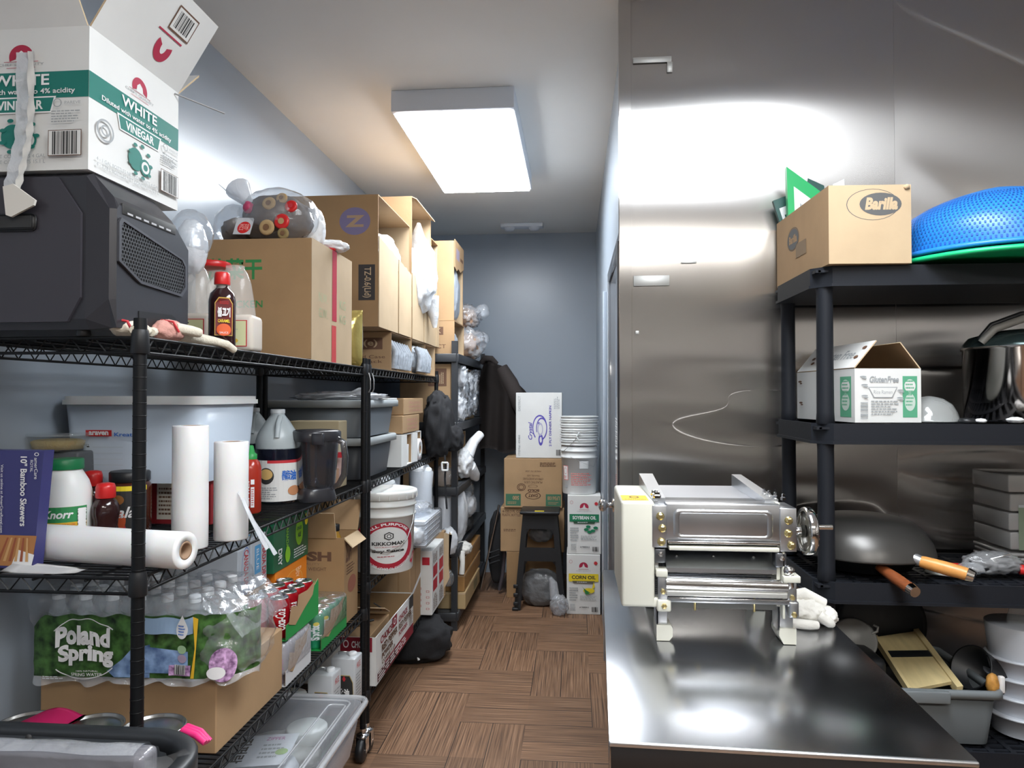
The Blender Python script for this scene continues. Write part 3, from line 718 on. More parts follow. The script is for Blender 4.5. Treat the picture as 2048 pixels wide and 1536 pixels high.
# ---- jugs and sauce bottle beside the machine
PJ = mat('clear_jug_plastic', (.86, .84, .80), .15, alpha=.26); PJL = mat('cream_jug_contents', (.66, .60, .53), .4, sub=.1)
LABY = mat('pale_green_label', (.72, .73, .42), .5)
def jug(loc, w, h, label, lid=None, rz=0, dp=None):
    t = thing('plastic_jug', label, 'jug', loc, rz); d = dp or w * .75
    b = MB(); b.rbox(-w / 2, w / 2, -d / 2, d / 2, 0, h * .42, PJL, .012, 3); b.build('jug_base', parent=t, label='cream lower body of the jug')
    u = MB(); u.lathe([(w * .44, h * .42), (w * .40, h * .6), (w * .34, h * .80), (w * .26, h * .92), (w * .20, h * .96), (w * .2, h)], PJ, (0, 0, 0), 24, sy=d / w); u.build('jug_neck', parent=t)
    hd = MB().tube([(-w * .25, -d * .3, h * .86), (-w * .40, -d * .45, h * .74), (-w * .40, -d * .45, h * .5), (-w * .34, -d * .35, h * .42)], .010, PJ, 10); hd.build('jug_handle', parent=t)
    if lid: MB().lathe([(w * .34, h * .955), (w * .345, h * .958), (w * .345, h * 1.01), (w * .33, h * 1.02)], REDP, (0, 0, 0), 32).build('lid', parent=t, label='red screw lid')
    lb = MB(); s = lb.surf((-w * .38, -d / 2 - .0005, .012), (w * .76, 0, 0), (0, 0, h * .30)); s.rect(0, 0, 1, 1, REDI); s.rect(.03, .03, .97, .97, LABY)
    s.poly([(.42, .88), (.58, .88), (.52, .97), (.46, .97)], INK) if 0 else s.disc(.5, .83, .07, .06, INK, t0=0, t1=180); s.text('Chef\'s Quality', .25, .62, .75, .68, GRYI); s.disc(.45, .28, .13, .17, WHITE); s.disc(.6, .22, .16, .1, mat('amber_print', (.75, .48, .06), .5)); s.disc(.45, .30, .09, .12, WHITE)
    lb.build('jug_label', parent=t, label='pale green label with red border')
    return t
Yj = 1.86
jug((PX(462, 1.84), 1.86, L1), .125, .235, 'clear plastic jug with pale green label, right of the dark sauce bottle', rz=R(8))
jug((PX(380, 1.80), 1.82, L1), .12, .235, 'clear plastic jug half hidden behind the black machine corner', rz=R(5))
jug((PX(412, 2.06), 2.09, L1), .165, .285, 'clear plastic jug with red lid standing behind the sauce bottle', lid=1)
bg = MB().blob((PX(372, 1.74), 1.76, L1 + .30), (.11, .10, .13), FILMC, 4, .06, 1.4, flat=False); bg.blob((PX(372, 1.74), 1.76, L1 + .20), (.08, .08, .14), FILMW, 5, .08, 1.4)
bg.build('plastic_wrap', label='rounded clear plastic wrap bulging out behind the black machine', cat='plastic wrap')
# sauce bottle
sx, sy = PX(437, 1.70), 1.715; st_ = thing('sauce_bottle', 'dark brown sauce bottle with red cap and black label by the jugs', 'bottle', (sx, sy, L1))
w_, h_ = .066, .178; DARKS = mat('dark_sauce', (.030, .010, .012), .12, coat=.5)
bb = MB(); bb.lathe([(.030, 0), (.034, .005), (.034, .120), (.030, .138), (.016, .152), (.014, .158)], DARKS, seg=28, sy=.75); bb.build('bottle_body', parent=st_)
MB().lathe([(.0145, .150), (.0135, .162)], PJ, seg=20).build('bottle_neck', parent=st_)
MB().lathe([(.019, .160), (.0195, .162), (.0185, .188), (.0165, .191)], REDP, seg=28).build('cap', parent=st_, label='red screw cap')
lb = MB(); s = lb.csurf((0, 0, 0), .0345, .03, .125, -5, 75)
s.poly([(.05, 0), (.95, 0), (.95, .85), (.75, 1), (.25, 1), (.05, .85)], mat('gold_rim_print', (.75, .5, .12), .4)); s.poly([(.09, .02), (.91, .02), (.91, .84), (.73, .97), (.27, .97), (.09, .84)], mat('sauce_label_dark', (.16, .02, .02), .4))
s.disc(.5, .15, .35, .16, mat('tomato_print', (.75, .12, .03), .5)); s.text('BULGOGI', .3, .82, .7, .9, REDP); s.text('불고기', .2, .48, .8, .74, WHITE, bold=.05); s.text('CARAMEL', .22, .34, .78, .42, YEL, bold=.02); s.text('SAUCE', .3, .05, .7, .1, WHITE)
lb.build('bottle_label', parent=st_)

# ---- big kraft case with green Chinese print
GX0, GX1, GY0, GY1 = -1.27, -.868, 2.275, 2.70; GZ1 = L1 + .405
gt = thing('carton', 'large kraft carton with green characters and red strap on the top deck', 'box', ((GX0 + GX1) / 2, (GY0 + GY1) / 2, L1))
b = carton(GX0, GX1, GY0, GY1, L1 + .001, GZ1, KRD); f = faces(b, GX0, GX1, GY0, GY1, L1, GZ1)
s = f['front']; GT = mat('green_ink', (.03, .22, .06), .7)
s.text('茄菜干', .10, .66, .58, .84, GT, bold=.03); s.text('CHICKEN', .20, .43, .585, .49, GT, bold=.01); s.text('A', .545, .22, .585, .275, GT, bold=.01)
s = f['right']; s.rect(0, 0, 1, 1, KRL); GT2 = mat('faded_green_ink', (.36, .42, .24), .7)
s.text('N.W.', .16, .50, .36, .58, GT2); s.text('KG', .66, .50, .82, .58, GT2); s.text('G.W.', .16, .37, .36, .45, GT2); s.text('KG', .66, .37, .82, .45, GT2)
inp(b.build('carton_body', parent=gt))
b = MB(); s = b.surf((GX1, GY0, L1), (0, GY1 - GY0, 0), (0, 0, GZ1 - L1), 4); s.rect(.47, .37, .58, 1, mat('crimson_strap', (.50, .02, .05), .35)); s.rect(.46, 0, .57, .33, mat('red_strap', (.60, .05, .05), .35))
b.box(GX1 - .1, GX1, GY0 + .2, GY0 + .245, GZ1 + .0005, GZ1 + .0015, REDP); b.blob((GX1 - .01, GY0 + .222, GZ1), (.03, .04, .012), REDP, 2, .2, 3, 2)
inp(b.build('strap', parent=gt, label='red plastic strap'))
# bags on it
tb = thing('produce_bag', 'knotted clear bag of dried goods with red print on the large kraft carton', 'bag', (-1.07, 2.40, GZ1 + .001))
c0 = (PX(545, 2.40) + 1.07, 0, 0)
fill = MB(); rnd = random.Random(4); MUSH = mat('dried_mushroom', (.10, .075, .065), .85, bump=.6, bscale=60); RING = mat('dried_ring', (.45, .30, .14), .8); RINGD = mat('dried_ring_core', (.18, .09, .04), .8)
fill.blob((.035, .0, .001), (.25, .20, .175), MUSH, 8, .16, 2.4, 4, ridge=False)
fill.blob((-.105, .0, .001), (.12, .15, .10), MUSH, 9, .2, 2.4, 3, ridge=False)
fill.build('dried_goods', parent=tb)
rg = MB()
for (x, z, r, m1, m2) in ((.055, .125, .024, RING, RINGD), (.055, .040, .027, RING, RINGD), (.105, .06, .027, REDP, RING), (.13, .115, .022, REDP, REDI), (.095, .145, .02, RING, RINGD), (.11, .02, .02, mat('olive_dried', (.28, .2, .08), .8), RINGD)):
    y = -.108 + (abs(x - .06) / .16) ** 2 * .05 + max(0, z - .09) * .45; 
    x -= .015; rg.T = Matrix.Translation((x, y, z)) @ Matrix.Rotation(R(96 - z * 150), 4, 'X'); rg.lathe([(r * .9, -.006), (r, 0), (r * .85, .005), (r * .55, .004), (0, .002)], m1, seg=20); rg.lathe([(r * .4, .006), (0, .006)], m2, seg=14, cap=False)
rg.T = None; rg.build('dried_slices', parent=tb, label='pale ring slices and red pieces')
fb = MB(); fb.blob((.035, 0, 0), (.28, .23, .20), FILMC, 8, .07, 2.0, 4); fb.blob((-.115, -.005, 0), (.15, .17, .145), FILMC, 12, .08, 2, 4)
fb.tube([(-.04, -.06, .13), (-.07, -.05, .165), (-.095, -.04, .195)], [.014, .03, .044], FILMW, 14); fb.tube([(-.08, -.04, .165), (-.13, -.03, .18), (-.17, -.03, .215)], [.005, .003, .001], FILMW, 8)
fb.build('bag_film', parent=tb)
tk = MB(); tk.blob((-.035, -.085, .115), (.035, .03, .04), mat('pink_tie', (.55, .06, .15), .4), 2, .3, 3, 3, False); s = tk.surf((-.075, -.125, .012), (.075, .01, 0), (.01, .02, .07)); s.rect(.05, .05, .8, .9, FILMW); s.disc(.45, .4, .28, .3, REDP); s.text('西味', .25, .25, .68, .6, mat('pale_red', (.8, .4, .35), .5)); tk.build('bag_tie', parent=tb, label='pink twist tie with red print')
wb = MB(); wb.blob((PX(618, 2.44), 2.46, GZ1 + .001), (.095, .10, .15), BAGW, 6, .16, 1.8); wb.blob((PX(652, 2.50), 2.53, GZ1 + .001), (.14, .10, .045), BAGW, 7, .2, 1.8)
wb.build('white_plastic_bag', label='crumpled white plastic bag beside the dried goods bag', cat='bag')

# ---- gold foil packet standing against the post
gp = MB(); GOLD = mat('gold_foil', (.62, .50, .16), .22, .7, bump=.6, bscale=25, bdist=.006)
def pk(side):
    def fn(a, b):
        th = .05 * sin(pi * min(1, max(0, a))) ** .6 * sin(pi * b) ** .5
        return (-.945 + .09 * a + side * th * .5 * .3, 2.80 + side * th, L1 + .002 + .225 * b)
    return fn
for sd_ in (-1, 1): gp.sheet(pk(sd_), 12, 14, GOLD if sd_ < 0 else mat('grey_foil', (.25, .27, .30), .3, .5))
s = gp.surf((-.915, 2.745, L1 + .03), (.022, 0, 0), (.0, 0, .15)); s.rect(.2, 0, .9, 1, INK); s.text('KOSHER', .35, .1, .75, .6, YEL, rot=90)
gp.build('foil_packet', label='upright gold foil packet beside the large kraft carton', cat='packet')
# ================================================================= nearest rack, middle deck (z = L2)
Z = L2
# skewer box
t = thing('skewer_box', 'dark blue box of bamboo skewers at the left end of the middle deck', 'box', (-1.162, 1.40, Z), 0)
NAVY = mat('navy_print', (.045, .045, .17), .4)
b = MB(); w_, d_, h_ = .19, .055, .246
xl = -1.285
b.prism([(-.20, .0), (.037, .0), (.060, h_), (-.20, h_)], -.008, .02, NAVY, 'y')
f = MB(); s = f.surf((-.20, -.008, 0), (.26, 0, 0), (0, 0, h_))
s.poly([(.55, .02), (.90, .02), (.945, .28), (.62, .28)], mat('skewer_photo_bread', (.45, .20, .07), .6)); s.poly([(.72, .02), (.9, .02), (.925, .12), (.78, .16)], WHITE)
for i in range(6): s.poly([(.60 + .05 * i, .06), (.625 + .05 * i, .06), (.70 + .035 * i, .26), (.685 + .035 * i, .26)], mat('skewer_stick', (.62, .36, .15), .6) if i % 2 else mat('skewer_meat', (.33, .09, .04), .6))
s.text('10" Bamboo Skewers', .80, .36, .86, .95, WHITE, bold=.02, rot=-90); s.text('Visit us online at AmerCareRoyal.com', .62, .30, .65, .88, WHITE, rot=-90); s.text('to view our complete line of products', .575, .30, .60, .84, WHITE, rot=-90)
s.text('amerCare', .925, .76, .955, .94, WHITE, rot=-90); s.ring(.945, .97, .02, .015, .3, WHITE); s.text('ROYAL', .89, .82, .915, .92, WHITE, rot=-90); s.lines(.42, .55, .52, .93, 6, GRYI, 2, vert=True)
b.build('box_body', parent=t); f.build('box_print', parent=t)
t.rotation_euler = (0, 0, R(-2))
# white bouillon jar, green lid
KY = 1.60; kx = PX(134, KY)
t = thing('seasoning_jar', 'big white plastic jar with green lid and green-yellow label', 'jar', (kx, KY, Z))
b = MB(); r = .056
b.lathe([(r * .92, 0), (r, .006), (r, .115), (r * .98, .135), (r * .86, .158), (r * .66, .178), (r * .60, .184), (r * .60, .20)], WHP, seg=40); b.build('jar_body', parent=t)
MB().lathe([(r * .66, .186), (r * .67, .188), (r * .67, .208), (r * .63, .211)], mat('green_lid', (.01, .20, .07), .4), seg=40).build('lid', parent=t, label='green screw lid')
b = MB(); s = b.csurf((0, 0, 0), r, .008, .102, -75, 85)
s.rect(0, 0, 1, 1, YEL); s.rect(0, .62, 1, 1, GRND); s.rect(0, .50, 1, .62, mat('mustard_print', (.70, .42, .03), .5)); s.rect(0, 0, 1, .07, GRND)
s.text('Knorr', .40, .72, .80, .92, WHITE, bold=.03, shear=.25); s.text('GRANULATED BOUILLON', .42, .54, .82, .59, REDI); s.disc(.56, .28, .07, .12, WHITE); s.disc(.56, .30, .045, .08, REDP); s.disc(.575, .27, .04, .07, WHITE)
s.text('75 oz', .68, .28, .82, .38, INKB); s.bars(.85, .15, .98, .95, INK, 3, 22, WHITE, vert=True)
b.build('jar_label', parent=t)
# clear deli tub with yellow grains, on a rice sack behind
t = thing('deli_container', 'clear lidded tub of yellow grains behind the seasoning jar', 'container', (PX(100, 1.75), 1.78, Z + .215))
b = MB(); b.lathe([(.055, 0), (.06, .004), (.072, .042)], FILMS, seg=32, sx=1.1); b.build('tub', parent=t)
MB().lathe([(.0, .003), (.056, .004), (.062, .026), (.05, .030), (0, .032)], mat('yellow_grains', (.50, .36, .12), .8, bump=.8, bscale=300, bdist=.003), seg=32, sx=1.08).build('grains', parent=t)
MB().lathe([(.076, .040), (.077, .046), (.07, .048), (0, .046)], FILMS, seg=32, sx=1.1).build('lid', parent=t)
b = MB(); b.rbox(-.10, .09, -.05, .05, 0, .213, mat('dim_grey_canister', (.10, .11, .12), .5), .006); b.build('storage_tin', loc=(PX(100, 1.75) - .01, 1.80, Z + .001), label='dark grey tin under the clear tub of yellow grains', cat='tin')
# two red-capped syrup bottles
def capbottle(x, y, lab, h=.165, lb=False):
    t = thing('squeeze_bottle', lab, 'bottle', (x, y, Z), group=None)
    b = MB(); b.lathe([(.026, 0), (.031, .004), (.031, .03), (.027, .045), (.028, .06), (.0315, .075), (.031, h * .62), (.024, h * .72), (.016, h * .77)], mat('dark_syrup', (.03, .010, .010), .12), seg=26, wob=lambda a, z: .03 * cos(4 * a)); b.build('bottle_body', parent=t)
    MB().lathe([(.021, h * .76), (.0225, h * .78), (.022, h * .93), (.019, h * .985), (.010, h * 1.0)], REDP, seg=26).build('cap', parent=t, label='red flip cap')
    if lb: q = MB(); s = q.csurf((0, 0, 0), .031, .02, .085, -60, 20); s.rect(0, 0, 1, 1, WHITE); s.lines(.1, .1, .9, .9, 8, GRYI, 3); q.build('bottle_label', parent=t)
capbottle(PX(208, 1.62), 1.63, 'dark syrup bottle with red cap, nearer of the two by the seasoning jar', .150)
capbottle(PX(183, 1.75), 1.76, 'dark syrup bottle with red cap, farther of the two by the seasoning jar', .165, True)
# black and yellow jar of chilli
t = thing('chili_jar', 'black-labelled jar with yellow band and red chili picture on the middle deck', 'jar', (PX(252, 1.76), 1.78, Z))
b = MB(); b.lathe([(.048, 0), (.052, .005), (.052, .125), (.044, .138), (.040, .142)], mat('dark_chili_oil', (.06, .015, .008), .15), seg=34); b.build('jar_body', parent=t)
MB().lathe([(.047, .136), (.049, .138), (.049, .160), (.046, .163)], BLKP, seg=34).build('lid', parent=t, label='black screw lid')
b = MB(); s = b.csurf((0, 0, 0), .052, .004, .128, -80, 80); s.rect(0, 0, 1, .9, INK); s.rect(0, .90, 1, 1, YEL); s.disc(.45, .15, .2, .14, REDI); s.disc(.55, .3, .1, .2, mat('chili_orange', (.6, .1, .03), .5)); s.disc(.52, .72, .1, .1, mat('brown_mark', (.3, .12, .03), .5)); s.text('Mala', .3, .35, .8, .58, WHITE, bold=.02, shear=.3)
b.build('jar_label', parent=t)
# low red case that carries the translucent bin
RY0, RZ1 = 1.90, Z + .125
rx0, rx1 = PX(228, RY0), -1.008
t = thing('red_carton', 'low dark red carton with white panels under the translucent bin', 'box', ((rx0 + rx1) / 2, RY0, Z))
REDC = mat('red_carton_print', (.27, .015, .02), .5)
b = carton(rx0, rx1, RY0, 2.03, Z + .001, RZ1, REDC); s = b.surf((rx0, RY0, Z), (rx1 - rx0, 0, 0), (0, 0, .125))
CRM = mat('cream_panel_print', (.70, .66, .58), .6); wd = rx1 - rx0
for (a, c) in ((.27, .36), (.45, .66)): s.rect(a, .12, c, .93, CRM); s.lines(a + .02, .2, c - .02, .85, 7, INKB, 5)
s.rect(.80, .03, .97, .98, mat('tan_label', (.58, .50, .36), .6)); s.text('TA', .81, .68, .95, .9, REDI, bold=.03); s.lines(.82, .1, .95, .6, 4, INKB, 8)
inp(b.build('carton_body', parent=t))
# translucent food bin with white lid
bx0, bx1, by0, by1, bz0, bz1 = -1.375, -.985, 1.80, 2.14, RZ1 + .001, 1.456
bx0 = -1.385
t = thing('storage_bin', 'large translucent food storage bin with white lid on the red carton', 'bin', ((bx0 + bx1) / 2, (by0 + by1) / 2, bz0))
b = MB()
def tub(mb, x0, x1, y0, y1, z0, z1, m, r=.03, taper=.012, th=.003, rim=None, seg=6):
    def ol(x0, x1, y0, y1, r):
        P = []
        for (cx, cy, a0) in ((x1 - r, y0 + r, -90), (x1 - r, y1 - r, 0), (x0 + r, y1 - r, 90), (x0 + r, y0 + r, 180)):
            for k in range(seg + 1): a = R(a0 + 90 * k / seg); P.append((cx + r * cos(a), cy + r * sin(a)))
        return P
    o = [ol(x0 + taper, x1 - taper, y0 + taper, y1 - taper, r), ol(x0, x1, y0, y1, r), ol(x0 + th, x1 - th, y0 + th, y1 - th, r), ol(x0 + taper + th, x1 - taper - th, y0 + taper + th, y1 - taper - th, r)]
    n = len(o[0]); zz = (z0, z1, z1, z0 + th); vs = [(x, y, zz[k]) for k in range(4) for x, y in o[k]]
    mb.add(vs, [(k * n + i, k * n + (i + 1) % n, (k + 1) * n + (i + 1) % n, (k + 1) * n + i) for k in range(3) for i in range(n)], m, True)
    mb.add(vs, [tuple(range(n))[::-1], tuple(range(3 * n, 4 * n))], m)
def slab(mb, x0, x1, y0, y1, z0, z1, m, r=.03, seg=6):
    P = []
    for (cx, cy, a0) in ((x1 - r, y0 + r, -90), (x1 - r, y1 - r, 0), (x0 + r, y1 - r, 90), (x0 + r, y0 + r, 180)):
        for k in range(seg + 1): a = R(a0 + 90 * k / seg); P.append((cx + r * cos(a), cy + r * sin(a)))
    mb.prism(P, z0, z1, m, 'z', True)
tub(b, bx0, bx1, by0, by1, bz0, bz1, FILMG, .04, .014)
s = b.surf((bx0 + .02, by0 + .006, bz0), (.36, 0, 0), (0, -.006, bz1 - bz0)); s.k = 8
s.rect(.155, .60, .36, .68, REDP); s.text('araven', .18, .615, .335, .665, WHITE, bold=.04); s.text('Kreation', .38, .60, .60, .65, BLUI, bold=.02); s.text('12', .16, .47, .18, .50, INK)
for i in range(5): s.rect(.165, .46 - i * .075, .185, .475 - i * .075, INK); s.rect(.21, .46 - i * .075, .45, .463 - i * .075, GRYI)
for i in range(6): s.ring(.19 + i * .09, .08, .02, .03, .25, GRYI)
inp(b.build('bin_body', parent=t))
b = MB(); slab(b, bx0 - .008, bx1 + .01, by0 - .01, by1 + .01, bz1 + .001, bz1 + .014, WHP, .045); slab(b, bx0 - .002, bx1 + .004, by0 - .004, by1 + .004, bz1 + .014, bz1 + .024, WHP, .04)
inp(b.build('lid', parent=t, label='white snap-on lid'))
# film rolls
CORE = mat('cardboard_core', (.34, .22, .14), .8); ROLL = mat('rolled_film', (.82, .82, .82), .28, sub=.15, bump=.8, bscale=9, bdist=.006, map=(1, 1, .5))
def roll(label, loc, r, h, rot=(0, 0, 0), cr=.020, m=ROLL):
    t = thing('plastic_film_roll', label, 'film roll', loc, rot=rot)
    b = MB(); b.lathe([(cr + .002, 0), (r * .97, 0), (r, .003), (r * 1.004, h * .3), (r * .995, h * .6), (r, h - .003), (r * .97, h), (cr + .002, h), (cr + .002, 0)], m, seg=40, cap=False); b.build('film', parent=t)
    b = MB(); b.lathe([(cr - .003, 0), (cr + .0015, 0), (cr + .0015, h), (cr - .003, h), (cr - .003, 0)], CORE, seg=28, cap=False); b.build('core', parent=t, label='brown cardboard core')
    return t
roll('tallest upright roll of white plastic film at the deck edge', (PX(373, 1.60), 1.62, Z), .0405, .290)
r2 = roll('shorter upright roll of plastic film with its loose end hanging over the edge', (PX(456, 1.71), 1.73, Z), .0415, .245)
b = MB()
def tail(a, q): return (.030 + .075 * q ** 1.3, -.028 - .012 * sin(3 * q) + a * .05 * (.4 + q), .12 - .135 * q ** 1.4 - .035 * a * q + .006 * sin(9 * a + 5 * q))
b.sheet(tail, 8, 14, FILMW); b.build('loose_end', parent=r2, label='loose clear film end')
roll('lying roll of white plastic film with brown core behind the front post', (-1.165, 1.470, Z + .0395), .0385, .365, (0, R(90), R(-9)), .0175)
# paper sheet under the lying roll
MB().sheet(lambda a, q: (-1.17 + .16 * a, 1.352 + .05 * q, Z + .0006 + .012 * (1 - a) * q), 4, 4, WHITE, th=.0008).build('paper_sheet', label='white paper lying flat beside the skewer box', cat='paper')
# chili sauce bottle
t = thing('chili_sauce_bottle', 'red chili sauce bottle with green cap behind the film rolls', 'bottle', (PX(497, 2.10), 2.12, Z))
SRI = mat('chili_red', (.38, .03, .015), .2)
b = MB(); b.lathe([(.027, 0), (.031, .005), (.031, .135), (.026, .155), (.017, .166)], SRI, seg=26); s = b.csurf((0, 0, 0), .031, .01, .11, 0, 70); s.rect(.35, .1, .62, .72, WHITE); s.rect(.35, .8, .62, .95, WHITE); s.lines(.4, .15, .58, .68, 8, REDI, 4); s.text('CHILI', .08, .1, .26, .9, WHITE, rot=90); b.build('bottle_body', parent=t)
MB().lathe([(.018, .165), (.0185, .180), (.012, .184), (.007, .206), (.004, .208)], mat('green_nozzle', (.02, .28, .06), .4), seg=20).build('cap', parent=t, label='green nozzle cap')
# gallon jugs
def gjug(x, y, lab, labelled=True, h=.315):
    t = thing('gallon_jug', lab, 'jug', (x, y, Z)); r = .072
    DK = mat('dark_liquid', (.008, .010, .020), .15)
    b = MB(); b.lathe([(r * .9, 0), (r, .008), (r, h * .58)], DK, seg=34); b.build('liquid', parent=t, label='dark liquid seen through the jug')
    b = MB(); b.lathe([(r * 1.0, h * .575), (r, h * .66), (r * .9, h * .74), (r * .55, h * .87), (r * .33, h * .935), (r * .30, h * .985)], mat('frosted_jug', (.52, .58, .60), .3, alpha=.75), seg=34, cap=False); b.build('jug_shoulder', parent=t)
    MB().lathe([(r * .34, h * .955), (r * .34, h * .995), (r * .30, h)], mat('jug_cap', (.55, .58, .60), .4), seg=24).build('cap', parent=t)
    MB().tube([(r * .25, -r * .3, h * .92), (r * .35, -r * .75, h * .85), (r * .35, -r * .9, h * .70)], .009, mat('frosted_jug'), 10).build('jug_handle', parent=t)
    if labelled:
        b = MB(); s = b.csurf((0, 0, 0), r + .0006, .008, .145, -75, 85); s.rect(0, 0, 1, 1, WBOX); s.rect(.45, .93, 1, 1, REDI); s.disc(.43, .62, .13, .20, INK); s.disc(.43, .66, .11, .13, mat('noodle_print', (.65, .42, .15), .6))
        s.lines(.22, .05, .62, .36, 6, GRYI, 4); s.text('醬油', .68, .5, .95, .75, BLUI, bold=.05); s.disc(.9, .25, .12, .12, mat('meat_print', (.55, .25, .12), .6)); s.bars(.24, .06, .34, .2, INK, 2)
        b.build('jug_label', parent=t)
gjug(PX(541, 2.30), 2.36, 'gallon jug of dark soy sauce with white food label beside the blender jar')
gjug(PX(492, 2.56), 2.62, 'unlabelled gallon jug of dark liquid behind the labelled one, by the bin lid', False)
# blender jar
t = thing('blender_jar', 'dark tinted blender jar with handle standing at the middle deck edge', 'blender jar', (PX(622, 2.36), 2.40, Z))
TINT = film('smoked_plastic', (.42, .43, .47), .05, .45, 3, .06, .0005); TINT2 = mat('smoked_lid', (.03, .03, .035), .25)
b = MB(); sq = lambda a, z: .055 * cos(4 * a); b.lathe([(.062, .045), (.068, .06), (.080, .22), (.083, .232)], TINT, seg=40, wob=sq, cap=False); b.lathe([(.060, .047), (.066, .062), (.077, .22)], TINT, seg=40, wob=sq, cap=False); b.build('jar_wall', parent=t)
MB().lathe([(.070, 0), (.072, .006), (.064, .04), (.060, .047), (0, .048)], TINT2, seg=40, wob=sq).lathe([(.012, .048), (.02, .055), (.006, .075), (0, .076)], STEEL, seg=16).build('base_collar', parent=t)
MB().lathe([(.083, .205), (.086, .212), (.086, .236), (.080, .242), (.05, .244), (0, .244)], TINT2, seg=40, wob=sq).rbox(.02, .06, -.09, -.07, .195, .235, TINT2, .004).build('lid', parent=t)
MB().tube([(.075, -.01, .215), (.105, -.012, .20), (.112, -.012, .15), (.108, -.012, .09), (.088, -.010, .055), (.066, -.01, .045)], [.012, .012, .0115, .011, .010, .009], TINT, 12).build('jar_handle', parent=t)
# snack bag and carton behind the blender
t = MB(); t.blob((PX(640, 2.62), 2.64, Z + .001), (.17, .08, .225), mat('snack_pouch', (.40, .28, .25), .35, var=.5, scale=18), 3, .08, 2, 4)
s = t.surf((PX(618, 2.6), 2.592, Z + .03), (.12, 0, 0), (0, 0, .15)); s.rect(.0, .0, 1, .4, mat('food_photo', (.5, .3, .2), .6)); s.rect(.1, .42, .8, .62, BLUI); s.rect(.6, .66, 1.1, .8, REDI); s.rect(.6, .82, 1.1, 1.0, mat('cream_band', (.6, .55, .4), .6))
t.build('snack_pouch', label='colourful printed food pouch behind the smoked blender jar', cat='pouch')
t = carton(PX(578, 2.70), PX(678, 2.70), 2.70, 2.80, Z + .001, Z + .262, mat('dim_tan_carton', (.35, .29, .18), .7)); t.build('carton', label='thin tan carton standing behind the smoked blender jar', cat='box')

# ================================================================= nearest rack, lower deck (z = L3)
Z = L3
cx0, cx1, cy0, cy1, cz1 = -1.34, -.878, 1.685, 2.08, L3 + .183
t = thing('carton', 'wide plain kraft carton under the water bottle pack', 'box', ((cx0 + cx1) / 2, (cy0 + cy1) / 2, Z))
b = carton(cx0, cx1, cy0, cy1, Z + .001, cz1, KR); f = faces(b, cx0, cx1, cy0, cy1, Z, cz1)
s = f['front']; s.text('Z4G', .44, .30, .50, .34, INKB); s.text('30X25', .54, .27, .60, .35, INKB); s.text('TAIWAN', .80, .32, .84, .345, INKB); s.text('62x38', .54, .2, .60, .25, INKB)
inp(b.build('carton_body', parent=t))
b = MB(); b.box((cx0 + cx1) / 2 - .0, cx1 - .05, (cy0 + cy1) / 2 - .001, (cy0 + cy1) / 2 + .001, cz1, cz1 + .0008, INKB)
b.box(cx1 - .055, cx1 - .053, cy0 + .01, (cy0 + cy1) / 2, cz1, cz1 + .0006, INKB); inp(b.build('flap_seam', parent=t))
# water bottle pack
t = thing('water_bottle_pack', 'shrink-wrapped pack of spring water bottles on the wide kraft carton', 'bottle pack', (-1.075, 1.78, cz1 + .002))
LEAF = mat('forest_wrap_print', (.010, .028, .012), .3, var=.5, scale=38, col2=(.10, .24, .06)); LAKE = mat('lake_wrap_print', (.07, .15, .38), .3, var=.4, scale=30, col2=(.35, .52, .80)); SKYP = mat('sky_wrap_print', (.35, .50, .70), .3)
PUR = mat('aster_wrap_print', (.25, .08, .28), .35, var=.6, scale=90, col2=(.80, .50, .82))
wl, wr_, wf, wb_, wh = -.255, .19, -.125, .125, .205
WB = mat('water_bottle_plastic', (.75, .80, .84), .06, alpha=.28); CAPM = mat('bottle_cap_white', (.80, .81, .82), .35)
bot = None
for j in range(4):
    for i in range(6):
        x = wl + .035 + i * .0715; y = wf + .034 + j * .0635
        if bot is None:
            bot = MB().lathe([(.026, 0), (.031, .006), (.031, .12), (.028, .14), (.014, .175), (.0125, .19)], WB, seg=20).build('bottle', parent=t, loc=(x, y, 0))
            bc = MB().lathe([(.0145, .186), (.0145, .200), (.0135, .203)], CAPM, seg=18).build('cap', parent=bot, label='white bottle cap')
        else:
            o2 = bot.copy(); COL.objects.link(o2); o2.location = (x, y, 0); q = bc.copy(); COL.objects.link(q); q.parent = o2
wp = MB()
def wrap(a, v):      # printed wrap bulging over the bottles; a 0..1 along the front then round the right end
    L = (wr_ - wl) ; u = a * (L + .20)
    bul = .004 * abs(sin(a * 22)) + .003 * noise.noise(Vector((a * 9, v * 5, 2)))
    top = .012 * v * noise.noise(Vector((a * 16, 3, 1))) - .03 * v * max(0, 1 - a * 18) ** 2
    if u < L: return (wl + u, wf - .004 - bul, .006 + .15 * v + .012 * a + top)
    th = min(1, (u - L) / .20) * pi * .62; return (wr_ + (.085 + bul) * sin(th), wf + .085 - .089 * cos(th), .018 + .15 * v)
wp.sheet(wrap, 60, 10, LEAF)
s = Surf(wp, lambda a, b, e: Vector(wrap(a, b)) + Vector((e * 2, -e * 4 - .001, 0)), cyl=True)
s.poly([(.33, .02), (.47, .02), (.47, .55), (.40, .5), (.36, .3), (.30, .12)], LAKE); s.rect(.42, .72, .64, .98, SKYP); s.poly([(.45, .1), (.62, .1), (.62, .45), (.45, .52)], LAKE)
s.disc(.595, .84, .028, .16, SKYP); s.disc(.595, .80, .024, .13, WHITE); s.poly([(.575, .88), (.615, .88), (.596, 1.06)], WHITE); s.lines(.58, .72, .61, .9, 4, BLUI, 3); s.disc(.595, .5, .018, .07, mat('pale_green_dot', (.4, .6, .35), .5)); s.disc(.595, .35, .018, .07, mat('pale_violet_dot', (.5, .4, .55), .5))
